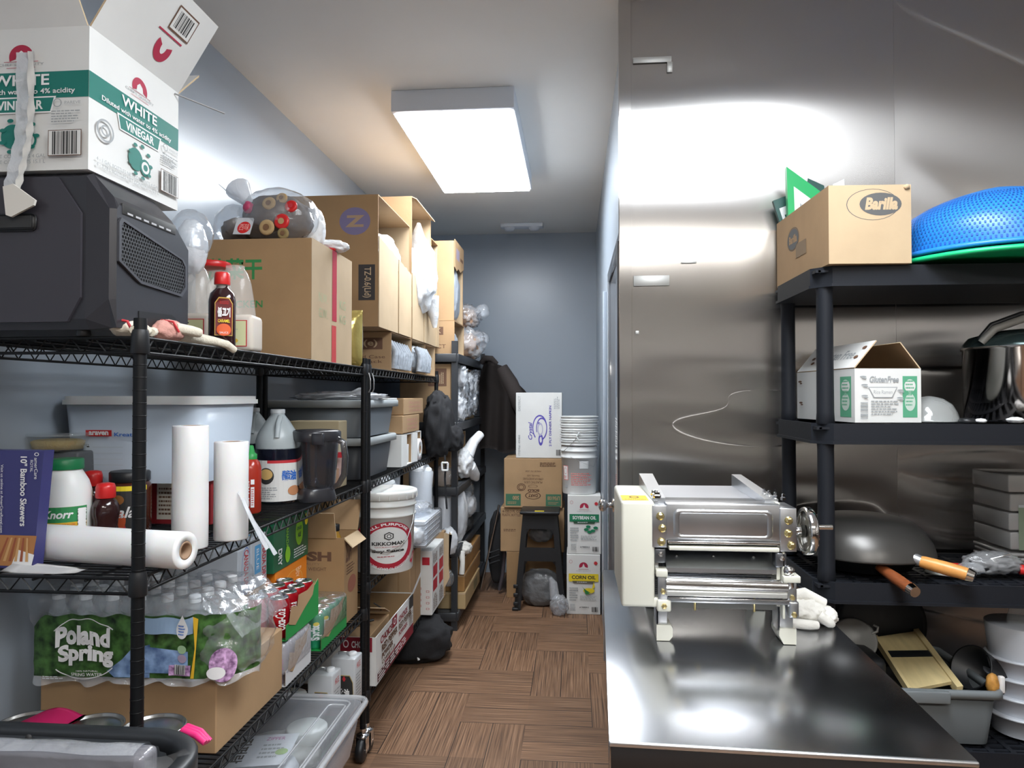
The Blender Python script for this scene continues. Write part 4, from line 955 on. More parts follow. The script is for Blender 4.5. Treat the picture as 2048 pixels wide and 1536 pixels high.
s.rect(.545, .08, .63, .24, PUR); s.bars(.565, .10, .61, .25, INK, 4, 18, WHITE)
s.poly([(.632, .05), (.645, .05), (.66, .95), (.64, 1.0), (.648, .5)], mat('ochre_wrap_print', (.75, .45, .03), .4)); s.disc(.76, .22, .06, .27, PUR); s.disc(.73, .1, .04, .1, WHITE)
s.ring(.21, .48, .155, .50, .03, WHITE, t0=40, t1=140); s.ring(.21, .52, .155, .50, .03, WHITE, t0=225, t1=320)
s.text('Poland', .10, .52, .315, .84, WHITE, bold=.05, bend=.04); s.text('Spring', .11, .20, .33, .54, WHITE, bold=.05, bend=.04); s.text('100% NATURAL', .185, .145, .27, .17, WHITE); s.text('SPRING WATER', .165, .08, .285, .13, WHITE, bold=.01)
s.lines(.05, .02, .14, .08, 2, WHITE, 5)
wp.build('printed_wrap', parent=t)
fm = MB()
def over(a, v):
    x = wl - .008 + (wr_ - wl + .10) * a; y = wf - .012 + (wb_ - wf + .02) * v
    e = max(0, (a - .8) / .2) ** 2
    return (x, y, .195 + .014 * noise.noise(Vector((a * 14, v * 8, 1))) - .09 * e + .012)
fm.sheet(over, 60, 26, FILMC)
def skirt(a, v):
    p = Vector(wrap(a, 1.0)); q = Vector(over(min(1, a * 1.15), 0)); 
    if a > .72: q = Vector((p.x - .02, p.y + .02, .175 - .03 * (a - .72) / .28))
    r_ = p.lerp(q, v); return r_ + Vector((.0, -.012 * sin(pi * v) * (1 + noise.noise(Vector((a * 30, v * 3, 7)))), 0))
fm.sheet(skirt, 70, 8, FILMC)
def end(a, v):
    th = R(-40 + 150 * a); rr = .10 + .016 * noise.noise(Vector((a * 8, v * 6, 4))); z = .19 * v
    rr *= (1 - .35 * abs(2 * v - 1) ** 3); return (wr_ + .01 + rr * sin(th), -.02 - rr * 1.15 * cos(th), .002 + z)
fm.sheet(end, 40, 16, FILMC)
def hem(a, v): p = Vector(wrap(a, 0)); return p + Vector((.004 * v, -.010 * v * (1 + .8 * sin(a * 60)), -.012 * v - .006 * v * sin(a * 34)))
fm.sheet(hem, 80, 3, FILM)
fm.build('shrink_film', parent=t)
# loose heap of bagged goods behind the pack
hp = MB(); hp.blob((-1.13, 2.16, Z + .185), (.24, .14, .24), FILMC, 3, .12, 2.4); hp.build('clear_bag', label='puffed clear plastic bag behind the water bottle pack', cat='bag')

# soft drink cases stacked at the deck edge
XA = -.872
def drinkcase(label, y0, y1, z0, z1, m, xw=.26, prints=None, front=None, name='drink_carton', cat='drink carton', xr=XA):
    t = thing(name, label, cat, (xr - xw / 2, (y0 + y1) / 2, z0)); b = MB().rbox(xr - xw, xr, y0, y1, z0, z1, m, .002, 1, False)
    fr = b.surf((xr - xw, y0, z0), (xw, 0, 0), (0, 0, z1 - z0)); rt = b.surf((xr, y0, z0), (0, y1 - y0, 0), (0, 0, z1 - z0)); tp_ = b.surf((xr - xw, y0, z1), (xw, 0, 0), (0, y1 - y0, 0))
    if prints: prints(rt, fr, tp_)
    inp(b.build('carton_body', parent=t)); return t
# Y of things along the edge (front plane X = XA) from the photo
yy = lambda px: PY(px, XA)
SILV = mat('silver_blue_print', (.55, .60, .66), .4); SKB = mat('sky_blue_print', (.10, .38, .70), .4); GCD = mat('ginger_ale_green', (.008, .12, .05), .35); LIME = mat('lime_print', (.25, .60, .02), .4); CAN = mat('can_aluminium', (.75, .75, .76), .2, 1)
def pr1(r_, f_, t_): r_.text('CANADA DRY', .55, .1, .95, .95, REDI, bold=.02, rot=-90); r_.ring(.75, .5, .42, .52, .04, BLUI)
def pr2(r_, f_, t_):
    r_.rect(.22, .28, .60, .82, SKB); r_.text('BLUE', .32, .35, .48, .75, WHITE, rot=-90); r_.text('CANADA DRY', .68, .1, .93, .95, REDI, bold=.02, rot=-90); t_.rect(.1, .2, .9, .5, SKB)
def pr3(r_, f_, t_):
    r_.disc(.72, .62, .11, .30, LIME); r_.text('GINGER', .65, .66, .79, .74, GCD, bold=.04); r_.text('ALE', .67, .5, .77, .6, GCD, bold=.04); r_.disc(.93, .83, .05, .13, YEL); r_.disc(.38, .25, .07, .17, LIME); r_.text('CANADA', .33, .4, .40, .92, LIME, rot=-90)
    r_.text('DRY', .12, .1, .22, .45, WHITE, bold=.03, rot=-90); r_.lines(.55, .08, .95, .30, 4, WHITE, 4); t_.disc(.55, .5, .36, .3, LIME); t_.lines(.3, .4, .8, .6, 2, GCD, 5)
def pr4(r_, f_, t_): r_.ring(.55, .45, .3, .35, .05, mat('pale_orange', (.9, .45, .1), .5)); r_.text('Bev', .62, .55, .80, .8, mat('pale_orange2', (.95, .6, .35), .5), rot=-90)
ya, yb, yc, yd = yy(490), yy(511), yy(547), yy(613)
dz = L3 + .185
# lower row: open tray cases of cans; each can its own child
def can(mb, x, y, z, m, h=.121, r=.0325):
    mb.lathe([(r * .8, 0), (r, .008), (r, h - .014), (r * .86, h - .002), (r * .84, h)], m, (x, y, z), 22, cap=False)
    mb.lathe([(r * .84, h - .001), (r * .80, h - .004), (0, h - .005)], CAN, (x, y, z), 22, cap=False); mb.lathe([(r * .87, h - .004), (r * .88, h), (r * .84, h + .001), (r * .81, h - .002)], CAN, (x, y, z), 22, cap=False)
def can_tray(label, y0, z0, ny, nz, cm, tray, inner, x1=XA, nx=2, prt=None, lay=False, wrapm=None, tr_h=.10):
    t = thing('can_case', label, 'case of cans', (x1 - .07, y0, z0)); first = None
    w = nx * .066; l = ny * .066
    b = MB()
    b.box(-w / 2 - .003, w / 2 + .003, -.003, l + .003, 0, .002, tray)
    def edge(q): return .045 + tr_h * .8 * (sin(pi * min(1, max(0, q * .92))) ** 2) * q
    n = 16; vs = []; 
    for i in range(n + 1): q = i / n; zt = .022 + tr_h * (.25 + .75 * q ** 1.5); vs += [(w / 2 + .004, -.003 + (l + .006) * q, 0), (w / 2 + .004, -.003 + (l + .006) * q, zt), (w / 2 + .0025, -.003 + (l + .006) * q, zt), (w / 2 + .0025, -.003 + (l + .006) * q, 0)]
    fc = []
    for i in range(n): fc += [(4 * i, 4 * i + 4, 4 * i + 5, 4 * i + 1)]
    b.add(vs, fc, tray); b.add(vs, [(4 * i + 1, 4 * i + 5, 4 * i + 6, 4 * i + 2) for i in range(n)] + [(4 * i + 2, 4 * i + 6, 4 * i + 7, 4 * i + 3) for i in range(n)], inner)
    # torn kraft patch folded outwards on the tray side
    hh = tr_h; b.add([(w / 2 + .006, l * q, .02 + hh * v) for q, v in ((.05, .25), (.12, .75), (.30, .62), (.34, .95), (.62, .9), (.88, 1.02), (.8, .62), (.5, .35), (.25, .08))], [tuple(range(9))], inner)
    b.box(-w / 2 - .004, w / 2 + .004, l + .0035, l + .006, 0, tr_h * 1.1, tray); b.box(-w / 2 - .004, -w / 2 - .002, 0, l, 0, tr_h, tray)
    b.build('tray', parent=t, label='torn open cardboard tray')
    for k in range(nz):
        for j in range(ny):
            for i in range(nx):
                x = -w / 2 + .033 + i * .066; y = .033 + j * .066; z = .002 + k * .122
                if first is None:
                    mb = MB(); can(mb, 0, 0, 0, cm)
                    s = mb.csurf((0, 0, 0), .0325, .02, .10, -80, 100); (prt or (lambda s: None))(s)
                    first = mb.build('can', parent=t, loc=(x, y, z))
                else: o = first.copy(); COL.objects.link(o); o.location = (x, y, z); o.rotation_euler = (0, 0, R(20 * ((i + j) % 3)))
    if wrapm:
        q = MB(); q.rbox(-w / 2 - .006, w / 2 + .009, -.008, l + .010, .03, nz * .122 + .012, wrapm, .02, 3); q.build('shrink_film', parent=t)
    return t
COKE = mat('red_can', (.50, .01, .02), .18, .5); SPR = mat('green_can', (.02, .36, .16), .18, .4); SILC = mat('silver_violet_can', (.50, .44, .52), .2, .6)
def pc(s): s.text('Coca-Cola', .35, .1, .65, .9, WHITE, bold=.02, shear=.3, rot=90)
def ps(s): s.text('Sprite', .3, .15, .7, .85, WHITE, bold=.05, rot=90); s.disc(.5, .85, .1, .08, YEL)
def pd(s): s.text('Diet', .35, .3, .6, .7, mat('violet_can_print', (.35, .08, .25), .4), rot=90)
yk = yy(540); 
can_tray('wrapped case of silver cans, lowest at the deck edge beside the wide kraft carton', 2.092, L3 + .001, 3, 1, SILC, mat('white_tray_board', (.62, .62, .63), .6), KR, prt=pd, wrapm=FILM)
can_tray('case of red cola cans in a torn green tray, below the pale drink cartons', 2.094, L3 + .138, 4, 1, COKE, mat('green_tray_board', (.015, .28, .06), .5), KR, prt=pc)
can_tray('case of green lemon-lime cans in torn green tray under the orange carton', 2.395, L3 + .001, 4, 1, SPR, mat('green_tray_board'), KR, prt=ps, wrapm=FILMC)
# cartons above
drinkcase('white drink carton with red script, leftmost of the upright row', 2.092, 2.165, L3 + .262, L3 + .405, SILV, .22, pr1, xr=-1.025)
drinkcase('pale drink carton with blue panel standing between white and green ones', 2.17, 2.285, L3 + .262, L3 + .430, SILV, .24, pr2, xr=-1.02)
drinkcase('orange drink carton under the dark green one', 2.32, 2.60, L3 + .150, L3 + .285, mat('orange_carton', (.85, .24, .015), .4), .24, pr4, xr=-1.005)
drinkcase('dark green ginger ale carton on top of the orange one', 2.29, 2.60, L3 + .287, L3 + .450, GCD, .27, pr3, xr=-1.0)
MB().rbox(-1.26, -1.022, 2.10, 2.285, L3 + .001, L3 + .260, KRD, .003, 1, False).build('carton', label='plain brown carton hidden behind the can cases', cat='box')
MB().rbox(-1.24, -1.012, 2.31, 2.60, L3 + .001, L3 + .148, KRD, .003, 1, False).build('carton', label='low brown carton hidden behind the green can case', cat='box')
# ================================================================= tall open carton at the end of the lower deck
HX0, HX1, HY0, HY1, HZ1 = -1.20, -.882, 2.665, 2.835, L3 + .335
t = thing('carton', 'tall opened kraft carton printed 2SSH holding dark-capped bottles', 'box', ((HX0 + HX1) / 2, (HY0 + HY1) / 2, L3))
b = carton(HX0, HX1, HY0, HY1, L3 + .001, HZ1, KRD, KRD, 'top'); f = faces(b, HX0, HX1, HY0, HY1, L3, HZ1); s = f['front']
s.text('2SSH', .30, .73, .84, .84, INKB, bold=.05); s.text('HEAVY WEIGHT', .36, .62, .78, .66, INKB); s.text('QUALITY', .42, .68, .7, .71, mat('faded_brown_print', (.26, .15, .08), .7))
s = f['right']; s.text('2SSH', .1, .70, .5, .95, INKB, bold=.03, rot=0); s.disc(.55, .42, .3, .10, mat('faded_red_print', (.28, .10, .06), .7)); s.lines(.15, .55, .8, .68, 4, INKB, 3)
inp(b.build('carton_body', parent=t))
for (lab, A, B, o_) in (('back flap', (HX0, HY1, HZ1), (HX1, HY1, HZ1), (0, .05, .115)), ('front flap', (HX0, HY0, HZ1), (HX1 - .03, HY0, HZ1), (.0, -.03, .10))):
    fl = MB(); fl.flapq(A, B, o_, KRD, KR); inp(fl.build('flap', parent=t))
fl = MB(); fl.flapq((HX1, HY0, HZ1), (HX1, HY1, HZ1), (.035, 0, -.035), KRL, KR); inp(fl.build('flap', parent=t))
GOL = mat('golden_oil', (.45, .24, .03), .08, alpha=.9)
bo = None
for i, (px, y) in enumerate(((612, 2.72), (645, 2.76), (672, 2.74))):
    x = PX(px, y)
    if bo is None:
        bo = thing('oil_bottle', 'golden oil bottle with black cap in the tall open carton, leftmost of three', 'bottle', (x, y, L3 + .006), group='oil bottles in the open carton')
        MB().lathe([(.036, 0), (.040, .006), (.040, .24), (.034, .29), (.014, .335), (.013, .345)], GOL, seg=24).build('bottle_body', parent=bo)
        MB().lathe([(.0155, .342), (.0165, .344), (.0165, .365), (.015, .368)], BLKP, seg=20).build('cap', parent=bo, label='black cap')
    else: dup(bo, (x, y, L3 + .006), 0, ('golden oil bottle with black cap in the tall open carton, middle of three', 'golden oil bottle with black cap in the tall open carton, rightmost of three')[i - 1])

# ================================================================= bottom deck of the nearest rack
TINW = mat('white_tin', (.66, .68, .70), .3, .2)
def tin(label, x, y, rz=0, w=.105, d=.075, h=.175, z=L4):
    t = thing('oil_tin', label, 'tin', (x, y, z), rz, 'sesame oil tins')
    b = MB().rbox(-w / 2, w / 2, -d / 2, d / 2, 0, h, TINW, .005); s = b.surf((-w / 2, -d / 2, 0), (w, 0, 0), (0, 0, h)); s.k = 2
    s.poly([(.18, .05), (.92, .05), (.95, .35), (.93, .55), (.8, .68), (.3, .68), (.18, .55), (.15, .35)], mat('gold_line', (.5, .38, .15), .4)); s.poly([(.20, .065), (.90, .065), (.93, .35), (.91, .54), (.78, .665), (.32, .665), (.20, .54), (.17, .35)], INK)
    s.text('麻油', .33, .24, .78, .42, WHITE, bold=.05); s.text('SESAME OIL', .25, .13, .85, .17, WHITE); s.disc(.56, .60, .05, .04, REDI); s.poly([(.48, .6), (.64, .6), (.56, .67)], REDI)
    s = b.surf((w / 2, -d / 2, 0), (0, d, 0), (0, 0, h)); s.k = 2; s.text('純正', .25, .78, .75, .9, REDI); s.lines(.15, .1, .85, .7, 10, GRYI, 5)
    b.build('tin_body', parent=t)
    MB().lathe([(.015, h), (.016, h + .002), (.016, h + .012), (.012, h + .014)], CAPM, (w * .25, 0, 0), 20).build('cap', parent=t, label='white pour cap')
    MB().tube([(-w * .35, -.0, h), (-w * .35, 0, h + .012), (w * .0, 0, h + .012), (w * .0, 0, h)], .002, STEEL, 6).build('tin_handle', parent=t)
    return t
ty = 2.60
tin('white square tin of sesame oil, nearer of the two by the back post', PX(645, 2.585), 2.62, R(-3), .098, .085, .195)
tin('white square tin of sesame oil, farther of the two, touching the post', PX(690, 2.74), 2.775, R(-3), .098, .085, .20)
t = thing('sesame_oil_bottle', 'small brown glass bottle with bronze cap beside the white oil tins', 'bottle', (PX(612, 2.45), 2.46, L4))
MB().lathe([(.024, 0), (.027, .004), (.027, .055), (.022, .068), (.021, .078), (.025, .09), (.022, .108), (.012, .120), (.011, .126)], mat('brown_glass', (.10, .045, .015), .06, alpha=.93), seg=24).build('bottle_body', parent=t)
MB().lathe([(.015, .122), (.016, .124), (.016, .150), (.014, .152)], mat('bronze_cap', (.35, .22, .10), .25, .8), seg=20).build('cap', parent=t, label='bronze cap')
b = MB(); s = b.csurf((0, 0, 0), .027, .008, .05, -70, 60); s.rect(.1, 0, .9, 1, mat('red_brown_label', (.35, .05, .03), .5)); 
for i in range(4): s.rect(.2 + i * .14, .2, .26 + i * .14, .8, mat('amber_print2', (.75, .45, .2), .5))
b.build('bottle_label', parent=t)
t = thing('canister', 'grey lidded round canister behind the small brown bottle', 'canister', (PX(572, 2.50), 2.55, L4))
MB().lathe([(.055, 0), (.058, .004), (.058, .12), (.05, .13)], mat('grey_canister', (.42, .44, .46), .4), seg=30).build('canister_body', parent=t); MB().lathe([(.060, .118), (.060, .132), (.055, .135)], WHP, seg=30).build('lid', parent=t)

# clear storage box pulled out onto the floor in front of the rack
bz1 = .42
TUBM = film('worn_clear_plastic', (.72, .72, .76), .35, .3, 4, .15, .0003)
LIDM = film('clear_lid_plastic', (.94, .95, .96), .05, .12, 6, .05, .0002)
t = thing('clear_storage_box', 'see-through storage box with ribbed lid pulled out below the nearest rack', 'storage box', (-.96, 2.04, .0), 0)
b = MB(); tub(b, -.20, .225, -.335, .40, .253, bz1, TUBM, .035, .03, .003); b.build('box_body', parent=t)
l_ = MB(); slab(l_, -.19, .225, -.325, .39, bz1 + .006, bz1 + .009, LIDM, .04)
def rimtube(mb, x0, x1, y0, y1, z, r, m, cr=.04):
    P = []
    for (cx, cy, a0) in ((x1 - cr, y0 + cr, -90), (x1 - cr, y1 - cr, 0), (x0 + cr, y1 - cr, 90), (x0 + cr, y0 + cr, 180)):
        for k in range(6): a = R(a0 + 90 * k / 5); P.append((cx + cr * cos(a), cy + cr * sin(a), z))
    mb.tube(P, r, m, 8, closed=True)
LIDR = film('lid_rim_plastic', (.85, .86, .88), .35, .5, 6, .08, .002)
rimtube(l_, -.205, .24, -.34, .405, bz1 + .004, .010, LIDR); rimtube(l_, -.17, .195, -.30, .36, bz1 + .012, .004, LIDR, .03); rimtube(l_, .125, .185, -.26, .33, bz1 + .011, .003, LIDR, .015)
l_.build('lid', parent=t, label='clear ribbed lid'); 
# things in it
ct = MB(); ct.blob((-.95, 2.00, .26), (.28, .42, .14), mat('white_noodle_pack', (.70, .72, .76), .4, bump=.5, bscale=15, bdist=.01), 3, .10, 1.5); s = ct.surf((-1.04, 1.80, .404), (.20, .06, 0), (-.05, .16, 0)); s.k = 0
ct.build('noodle_bag', label='white printed bag lying inside the see-through storage box', cat='bag')
b = MB(); s = b.surf((-1.02, 1.97, .412), (.18, .04, 0), (-.03, .19, 0)); s.rect(0, 0, 1, 1, mat('white_pack_face', (.68, .70, .74), .4)); s.text('지퍼락', .06, .12, .30, .9, INK, bold=.03, rot=-90); s.text('ZIPPER', .5, .8, .8, .9, mat('magenta_print', (.45, .05, .25), .5)); s.lines(.5, .2, .9, .7, 4, GRYI, 3); s.disc(.85, .4, .1, .1, mat('olive_green_print', (.35, .5, .2), .5))
b.build('flat_pouch', label='flat white pouch with black print on top inside the storage box', cat='pouch')
MB().blob((-.96, 2.27, .26), (.26, .20, .11), mat('frosted_bag', (.5, .5, .48), .35, bump=.5, bscale=20, bdist=.01), 6, .15, 1.8).build('plastic_bag', label='frosted bag at the far end inside the storage box', cat='bag')
MB().lathe([(.06, 0), (.066, .004), (.066, .04), (.062, .044), (0, .046)], mat('pale_lid', (.7, .72, .7), .3), (-.885, 2.30, .345), 30).build('pale_disc', label='round pale disc inside the far end of the storage box', cat='lid')
b = MB(); b.tube([(-.79, 1.80, .30), (-.78, 1.86, .325), (-.785, 1.92, .345)], [.016, .014, .02], mat('cream_bone_paper', (.66, .60, .52), .7), 10); b.build('paper_twist', label='cream twist of paper against the wall of the storage box', cat='paper')

# ---- three big food tins on the lower deck before the wide carton, pink rubber things on them
TINM = mat('tin_plate', (.42, .41, .39), .25, .95)
bt = None
for i, (x, y, lab, lc) in enumerate(((PX(60, 1.435), 1.435, 'large steel food tin under the hot pink sheet, leftmost of three', (.12, .12, .13)), (PX(188, 1.435), 1.435, 'large steel food tin on the lower deck, middle of three', (.16, .05, .03)), (PX(312, 1.445), 1.445, 'large steel food tin with violet label behind the front post, rightmost of three', (.12, .10, .45)))):
    t = thing('food_tin', lab, 'tin', (x, y, L3 + .001), group='big food tins on the lower deck'); t.scale = (.84, .84, 1)
    b = MB(); b.lathe([(.074, 0), (.077, .002), (.077, .006), (.0755, .008), (.0755, .168), (.077, .170), (.0785, .176), (.077, .178), (.074, .1775), (.073, .172), (.068, .1715), (.06, .1735), (.0, .1735)], TINM, seg=48); b.build('tin_body', parent=t)
    MB().lathe([(.0762, .012), (.0762, .164)], mat(('grey_tin_label', 'maroon_tin_label', 'violet_tin_label')[i], lc, .5), seg=48, cap=False).build('tin_label', parent=t)
PINK = mat('hot_pink_rubber', (.80, .03, .20), .45)
zt = L3 + .180
b = MB(); xa, xb = PX(12, 1.40), PX(150, 1.44)
b.sheet(lambda a, v: (xa + (xb - xa) * a * (1 - .12 * v) + .02 * v, 1.385 + .085 * v + .01 * a, zt + .0015 + .016 * sin(pi * min(1, a * 1.1)) * (.5 + .5 * v)), 16, 8, PINK, th=.002)
b.build('pink_mat', label='hot pink rubber sheet lying across the left food tin', cat='rubber sheet')
b = MB(); gx = PX(385, 1.36)
for k in range(3): b.tube([(gx - .05, 1.42 + k * .009, zt + .006), (gx - .012, 1.405 + k * .009, zt + .004), (gx + .010, 1.40 + k * .010, zt - .008 - .003 * k)], [.0065, .0065, .006], PINK, 8)
b.build('pink_glove', label='hot pink rubber glove fingers sticking out right of the front post', cat='glove')

# ---- black tub standing before the rack, film-wrapped tray inside it
t = thing('black_tub', 'black plastic tub with broad rounded rim at the bottom left, before the rack', 'tub', (-1.04, 1.16, 0))
X0, X1, Y0, Y1, zt = -.365, .375, -.20, .150, .845
TBM = mat('black_tub_plastic', (.020, .022, .025), .42)
b = MB(); tub(b, X0 + .03, X1 - .03, Y0 + .03, Y1 - .03, .30, zt - .012, TBM, .09, .04, .004, seg=8)
def ring_slab(mb, x0, x1, y0, y1, z0, z1, w_, r, m, seg=8):
    def ol(k):
        P = []; rr = max(.01, r - k)
        for (cx, cy, a0) in ((x1 - r, y0 + r, -90), (x1 - r, y1 - r, 0), (x0 + r, y1 - r, 90), (x0 + r, y0 + r, 180)):
            for q in range(seg + 1): a = R(a0 + 90 * q / seg); P.append((cx + rr * cos(a), cy + rr * sin(a)))
        return P
    o = [(ol(0), z0), (ol(0), z1 - .005), (ol(.005), z1), (ol(w_ - .005), z1), (ol(w_), z1 - .005), (ol(w_), z0)]; n = len(o[0][0])
    vs = [(x, y, z) for P, z in o for x, y in P]
    mb.add(vs, [(k * n + i, k * n + (i + 1) % n, ((k + 1) % 6) * n + (i + 1) % n, ((k + 1) % 6) * n + i) for k in range(6) for i in range(n)], m, True)
ring_slab(b, X0, X1, Y0, Y1, zt - .034, zt, .034, .13, TBM)
b.build('tub_body', parent=t)
for x in (-.165, .005): MB().lathe([(.006, 0), (.007, .001), (.005, .004), (0, .005)], INK, seg=12).build('bolt', parent=t, loc=(x, Y1 - .035, zt - .014), rot=(R(90), 0, 0))
MB().rbox(-.25, .27, -.12, .09, 0, .298, BLKP, .01).build('crate', label='black crate under the black plastic tub', cat='crate', loc=(-1.04, 1.16, 0))
t = thing('wrapped_tray', 'black tray wrapped in cloudy plastic film, standing in the black tub', 'tray', (-1.04, 1.213, 0))
b = MB(); b.rbox(-.30, .285, -.02, .02, .32, .846, mat('dark_tray', (.03, .028, .034), .3), .01, 3); b.build('tray', parent=t)
b = MB(); b.rbox(-.304, .289, -.025, .025, .315, .851, film('cling_film', (.75, .74, .80), .25, .35, 16, .15, .006), .012, 3)
b.sheet(lambda a, v: (.27 + .09 * v, -.02 - .02 * a + .03 * v * sin(5 * a), .850 - .10 * a - .02 * v + .035 * v * v * (1 - a) + .005 * sin(9 * a)), 12, 6, FILM)
b.sheet(lambda a, v: (-.30 + .57 * a, -.028 + .045 * v + .003 * sin(20 * a), .852 + .007 * sin(pi * v) * (1 + noise.noise(Vector((a * 12, v, 0))))), 60, 5, FILM)
b.build('film_wrap', parent=t)
# ================================================================= second rack
XE = -.868
def opencase(label, y0, y1, z0, z1, m=KR, w=.42, inner=KRL, xr=XE, prints=None, name='carton'):
    """case lying on its side, mouth towards the aisle"""
    t = thing(name, label, 'box', (xr - w / 2, (y0 + y1) / 2, z0)); b = carton(xr - w, xr, y0, y1, z0 + .001, z1, m, inner, 'right')
    if prints: prints(b.surf((xr - w, y0, z0), (w, 0, 0), (0, 0, z1 - z0)))
    inp(b.build('carton_body', parent=t)); return t
ey = lambda px: PY(px, XE)
# small cases on the top deck, mouths to the aisle
def sp(s): s.rect(.62, .55, .90, .85, INKB); s.text('(e)', .68, .6, .84, .8, KRL, bold=.02); s.text('Lid Case', .60, .32, .93, .40, INKB); s.text('Black', .66, .2, .9, .28, INKB)
yA0, yA1, yB1, yC1 = 3.30, 3.71, 4.06, 4.36
zs = M1 + .185
tA = opencase('small open kraft case with grey bags, first in the row under the tall cartons', yA0, yA1, M1, zs, prints=sp)
tB = opencase('small open kraft case with sagging grey bag, middle of the row under the tall cartons', yA1 + .01, yB1, M1, zs)
tC = opencase('small open kraft case with white bag, farthest of the row on the second rack', yB1 + .01, yC1, M1, zs)
for (y0, y1, m, lab, sd, dx) in ((yA0, yA1, BAGG, 'bundle of grey plastic bags in the first small open case', 3, 0), (yA1 + .01, yB1, BAGG, 'grey plastic bag sagging out of the middle small open case', 5, .03), (yB1 + .01, yC1, BAGW, 'white plastic bag at the mouth of the farthest small open case', 7, 0)):
    b = MB(); yc = (y0 + y1) / 2; hh = .155 if m is BAGG else .075
    b.blob((XE - .10 + dx, yc, M1 + .008), (.19, (y1 - y0) * .88, hh), m, sd, .14, 2.2, 4, power=.75)
    if m is BAGG:
        for k in range(7): y = y0 + .05 + (y1 - y0 - .1) * k / 6; b.tube([(XE - .02 + dx, y, M1 + hh * .93), (XE + .003 + dx, y + .01, M1 + hh * .6), (XE - .002 + dx, y, M1 + .012)], [.012, .016, .014], m, 8)
    b.build('plastic_bag', label=lab, cat='bag')
# tall cartons on them
def zp(s):
    s.disc(.76, .80, .16, .105, mat('violet_roundel', (.20, .17, .30), .6)); s.text('Z', .66, .755, .86, .845, mat('tan_on_violet', (.42, .28, .17), .7), bold=.04)
    s.rect(.80, .20, .97, .47, mat('near_black_panel', (.035, .03, .03), .6)); s.text('TZ-0.6(Lid)', .84, .22, .93, .45, KRL, rot=-90, bold=.01); s.disc(.38, .62, .10, .06, INKB, inner=.9)
yT = 3.07
t1 = opencase('tall kraft carton with violet Z roundel, open at its upper side', yT, 3.68, zs + .002, 2.375, KRD, .44, KRL, prints=zp)
t2 = opencase('tallest kraft carton beside the Z carton, white bag spilling from its mouth', 3.72, 4.22, zs + .002, 2.55, KR, .42, KRL)
t3 = opencase('tall kraft carton at the far end of the second rack, ragged mouth', 4.235, 4.445, zs + .002, 2.44, KR, .40, KRL)
def panels(t, y0, y1, z0, zm, seed, right=True):
    """closed lower flaps of the mouth"""
    ym = y0 + (y1 - y0) * .56
    for (a, c, k) in ((y0 + .002, ym, 0), (ym + .003, y1 - .002, 1)):
        b = MB(); n = 10; P = [(a, z0)] + [(c, z0)] + [(c - (c - a) * i / n, zm - .07 * ((c - (c - a) * i / n - y0) / (y1 - y0)) + .012 * noise.noise(Vector((i * .9, seed, k)))) for i in range(n + 1)]
        b.prism(P, XE + .001 + .004 * k, XE + .005 + .004 * k, KRL, 'x'); inp(b.build('flap', parent=t, label='pale closed mouth flap'))
panels(t1, yT, 3.68, zs + .002, 2.19, 1); panels(t2, 3.72, 4.22, zs + .002, 2.14, 2); panels(t3, 4.235, 4.445, zs + .002, 2.10, 3)
b = MB(); b.flapq((XE + .002, 3.72, 2.548), (XE + .002, 4.22, 2.548), (.025, 0, -.012), KRL, KR); inp(b.build('flap', parent=t2))
b = MB(); b.blob((XE - .09, 3.43, 2.165), (.17, .38, .22), BAGW, 11, .2, 2.1, 4, flat=False); b.blob((XE - .17, 3.22, 2.14), (.12, .24, .32), BAGG, 12, .2, 2.1, 4, flat=False); b.build('white_plastic_bag', label='white plastic bag bulging from the mouth of the Z carton', cat='bag')
b = MB(); b.blob((XE - .01, 3.98, 2.16), (.17, .36, .40), BAGW, 21, .2, 1.8, 4, flat=False); b.tube([(XE + .02, 3.80, 2.42), (XE, 3.86, 2.36), (XE, 3.95, 2.28)], [.01, .04, .08], BAGW, 12); b.tube([(XE + .035, 4.05, 2.05), (XE + .045, 4.09, 1.95), (XE + .05, 4.10, 1.88)], [.05, .03, .012], BAGW, 12)
b.build('white_plastic_bag', label='white plastic bag spilling down from the tallest kraft carton', cat='bag')

# ---- middle deck of the second rack
Z = M2
def storebin(label, x0, x1, y0, y1, z0, z1, m, rimm, lid=False):
    t = thing('storage_bin', label, 'bin', ((x0 + x1) / 2, (y0 + y1) / 2, z0))
    b = MB(); tub(b, x0 + .02, x1 - .02, y0 + .02, y1 - .02, z0, z1 - .004, m, .05, .02); inp(b.build('bin_body', parent=t))
    b = MB(); ring_slab(b, x0, x1, y0, y1, z1 - .032, z1, .024, .06, rimm); inp(b.build('rim', parent=t, label='pale grey rolled rim')); return t
GBIN = mat('grey_bin_plastic', (.17, .19, .21), .45); DBIN = mat('dark_bin_plastic', (.05, .055, .065), .45); RIMM = mat('pale_grey_rim', (.36, .39, .40), .4)
storebin('dark grey storage bin, lower of the nested pair on the second rack', -1.38, -.872, 2.935, 3.47, Z + .001, 1.300, DBIN, RIMM)
storebin('mid grey storage bin, upper of the nested pair on the second rack', -1.385, -.868, 2.93, 3.49, 1.302, 1.462, GBIN, RIMM)
b = MB(); b.blob((-1.05, 3.10, 1.455), (.40, .28, .045), FILMW, 3, .3, 4, 4); b.tube([(-.98, 3.05, 1.47), (-.93, 3.02, 1.50), (-.91, 3.03, 1.515)], [.03, .02, .004], FILMW, 8); b.build('plastic_bag', label='crumpled clear bags lying in the upper grey storage bin', cat='bag')
MB().rbox(-1.06, -.88, 3.28, 3.46, 1.463, 1.470, WBOX, .001).build('paper_pad', label='white pad of paper across the rim of the upper grey bin', cat='paper')
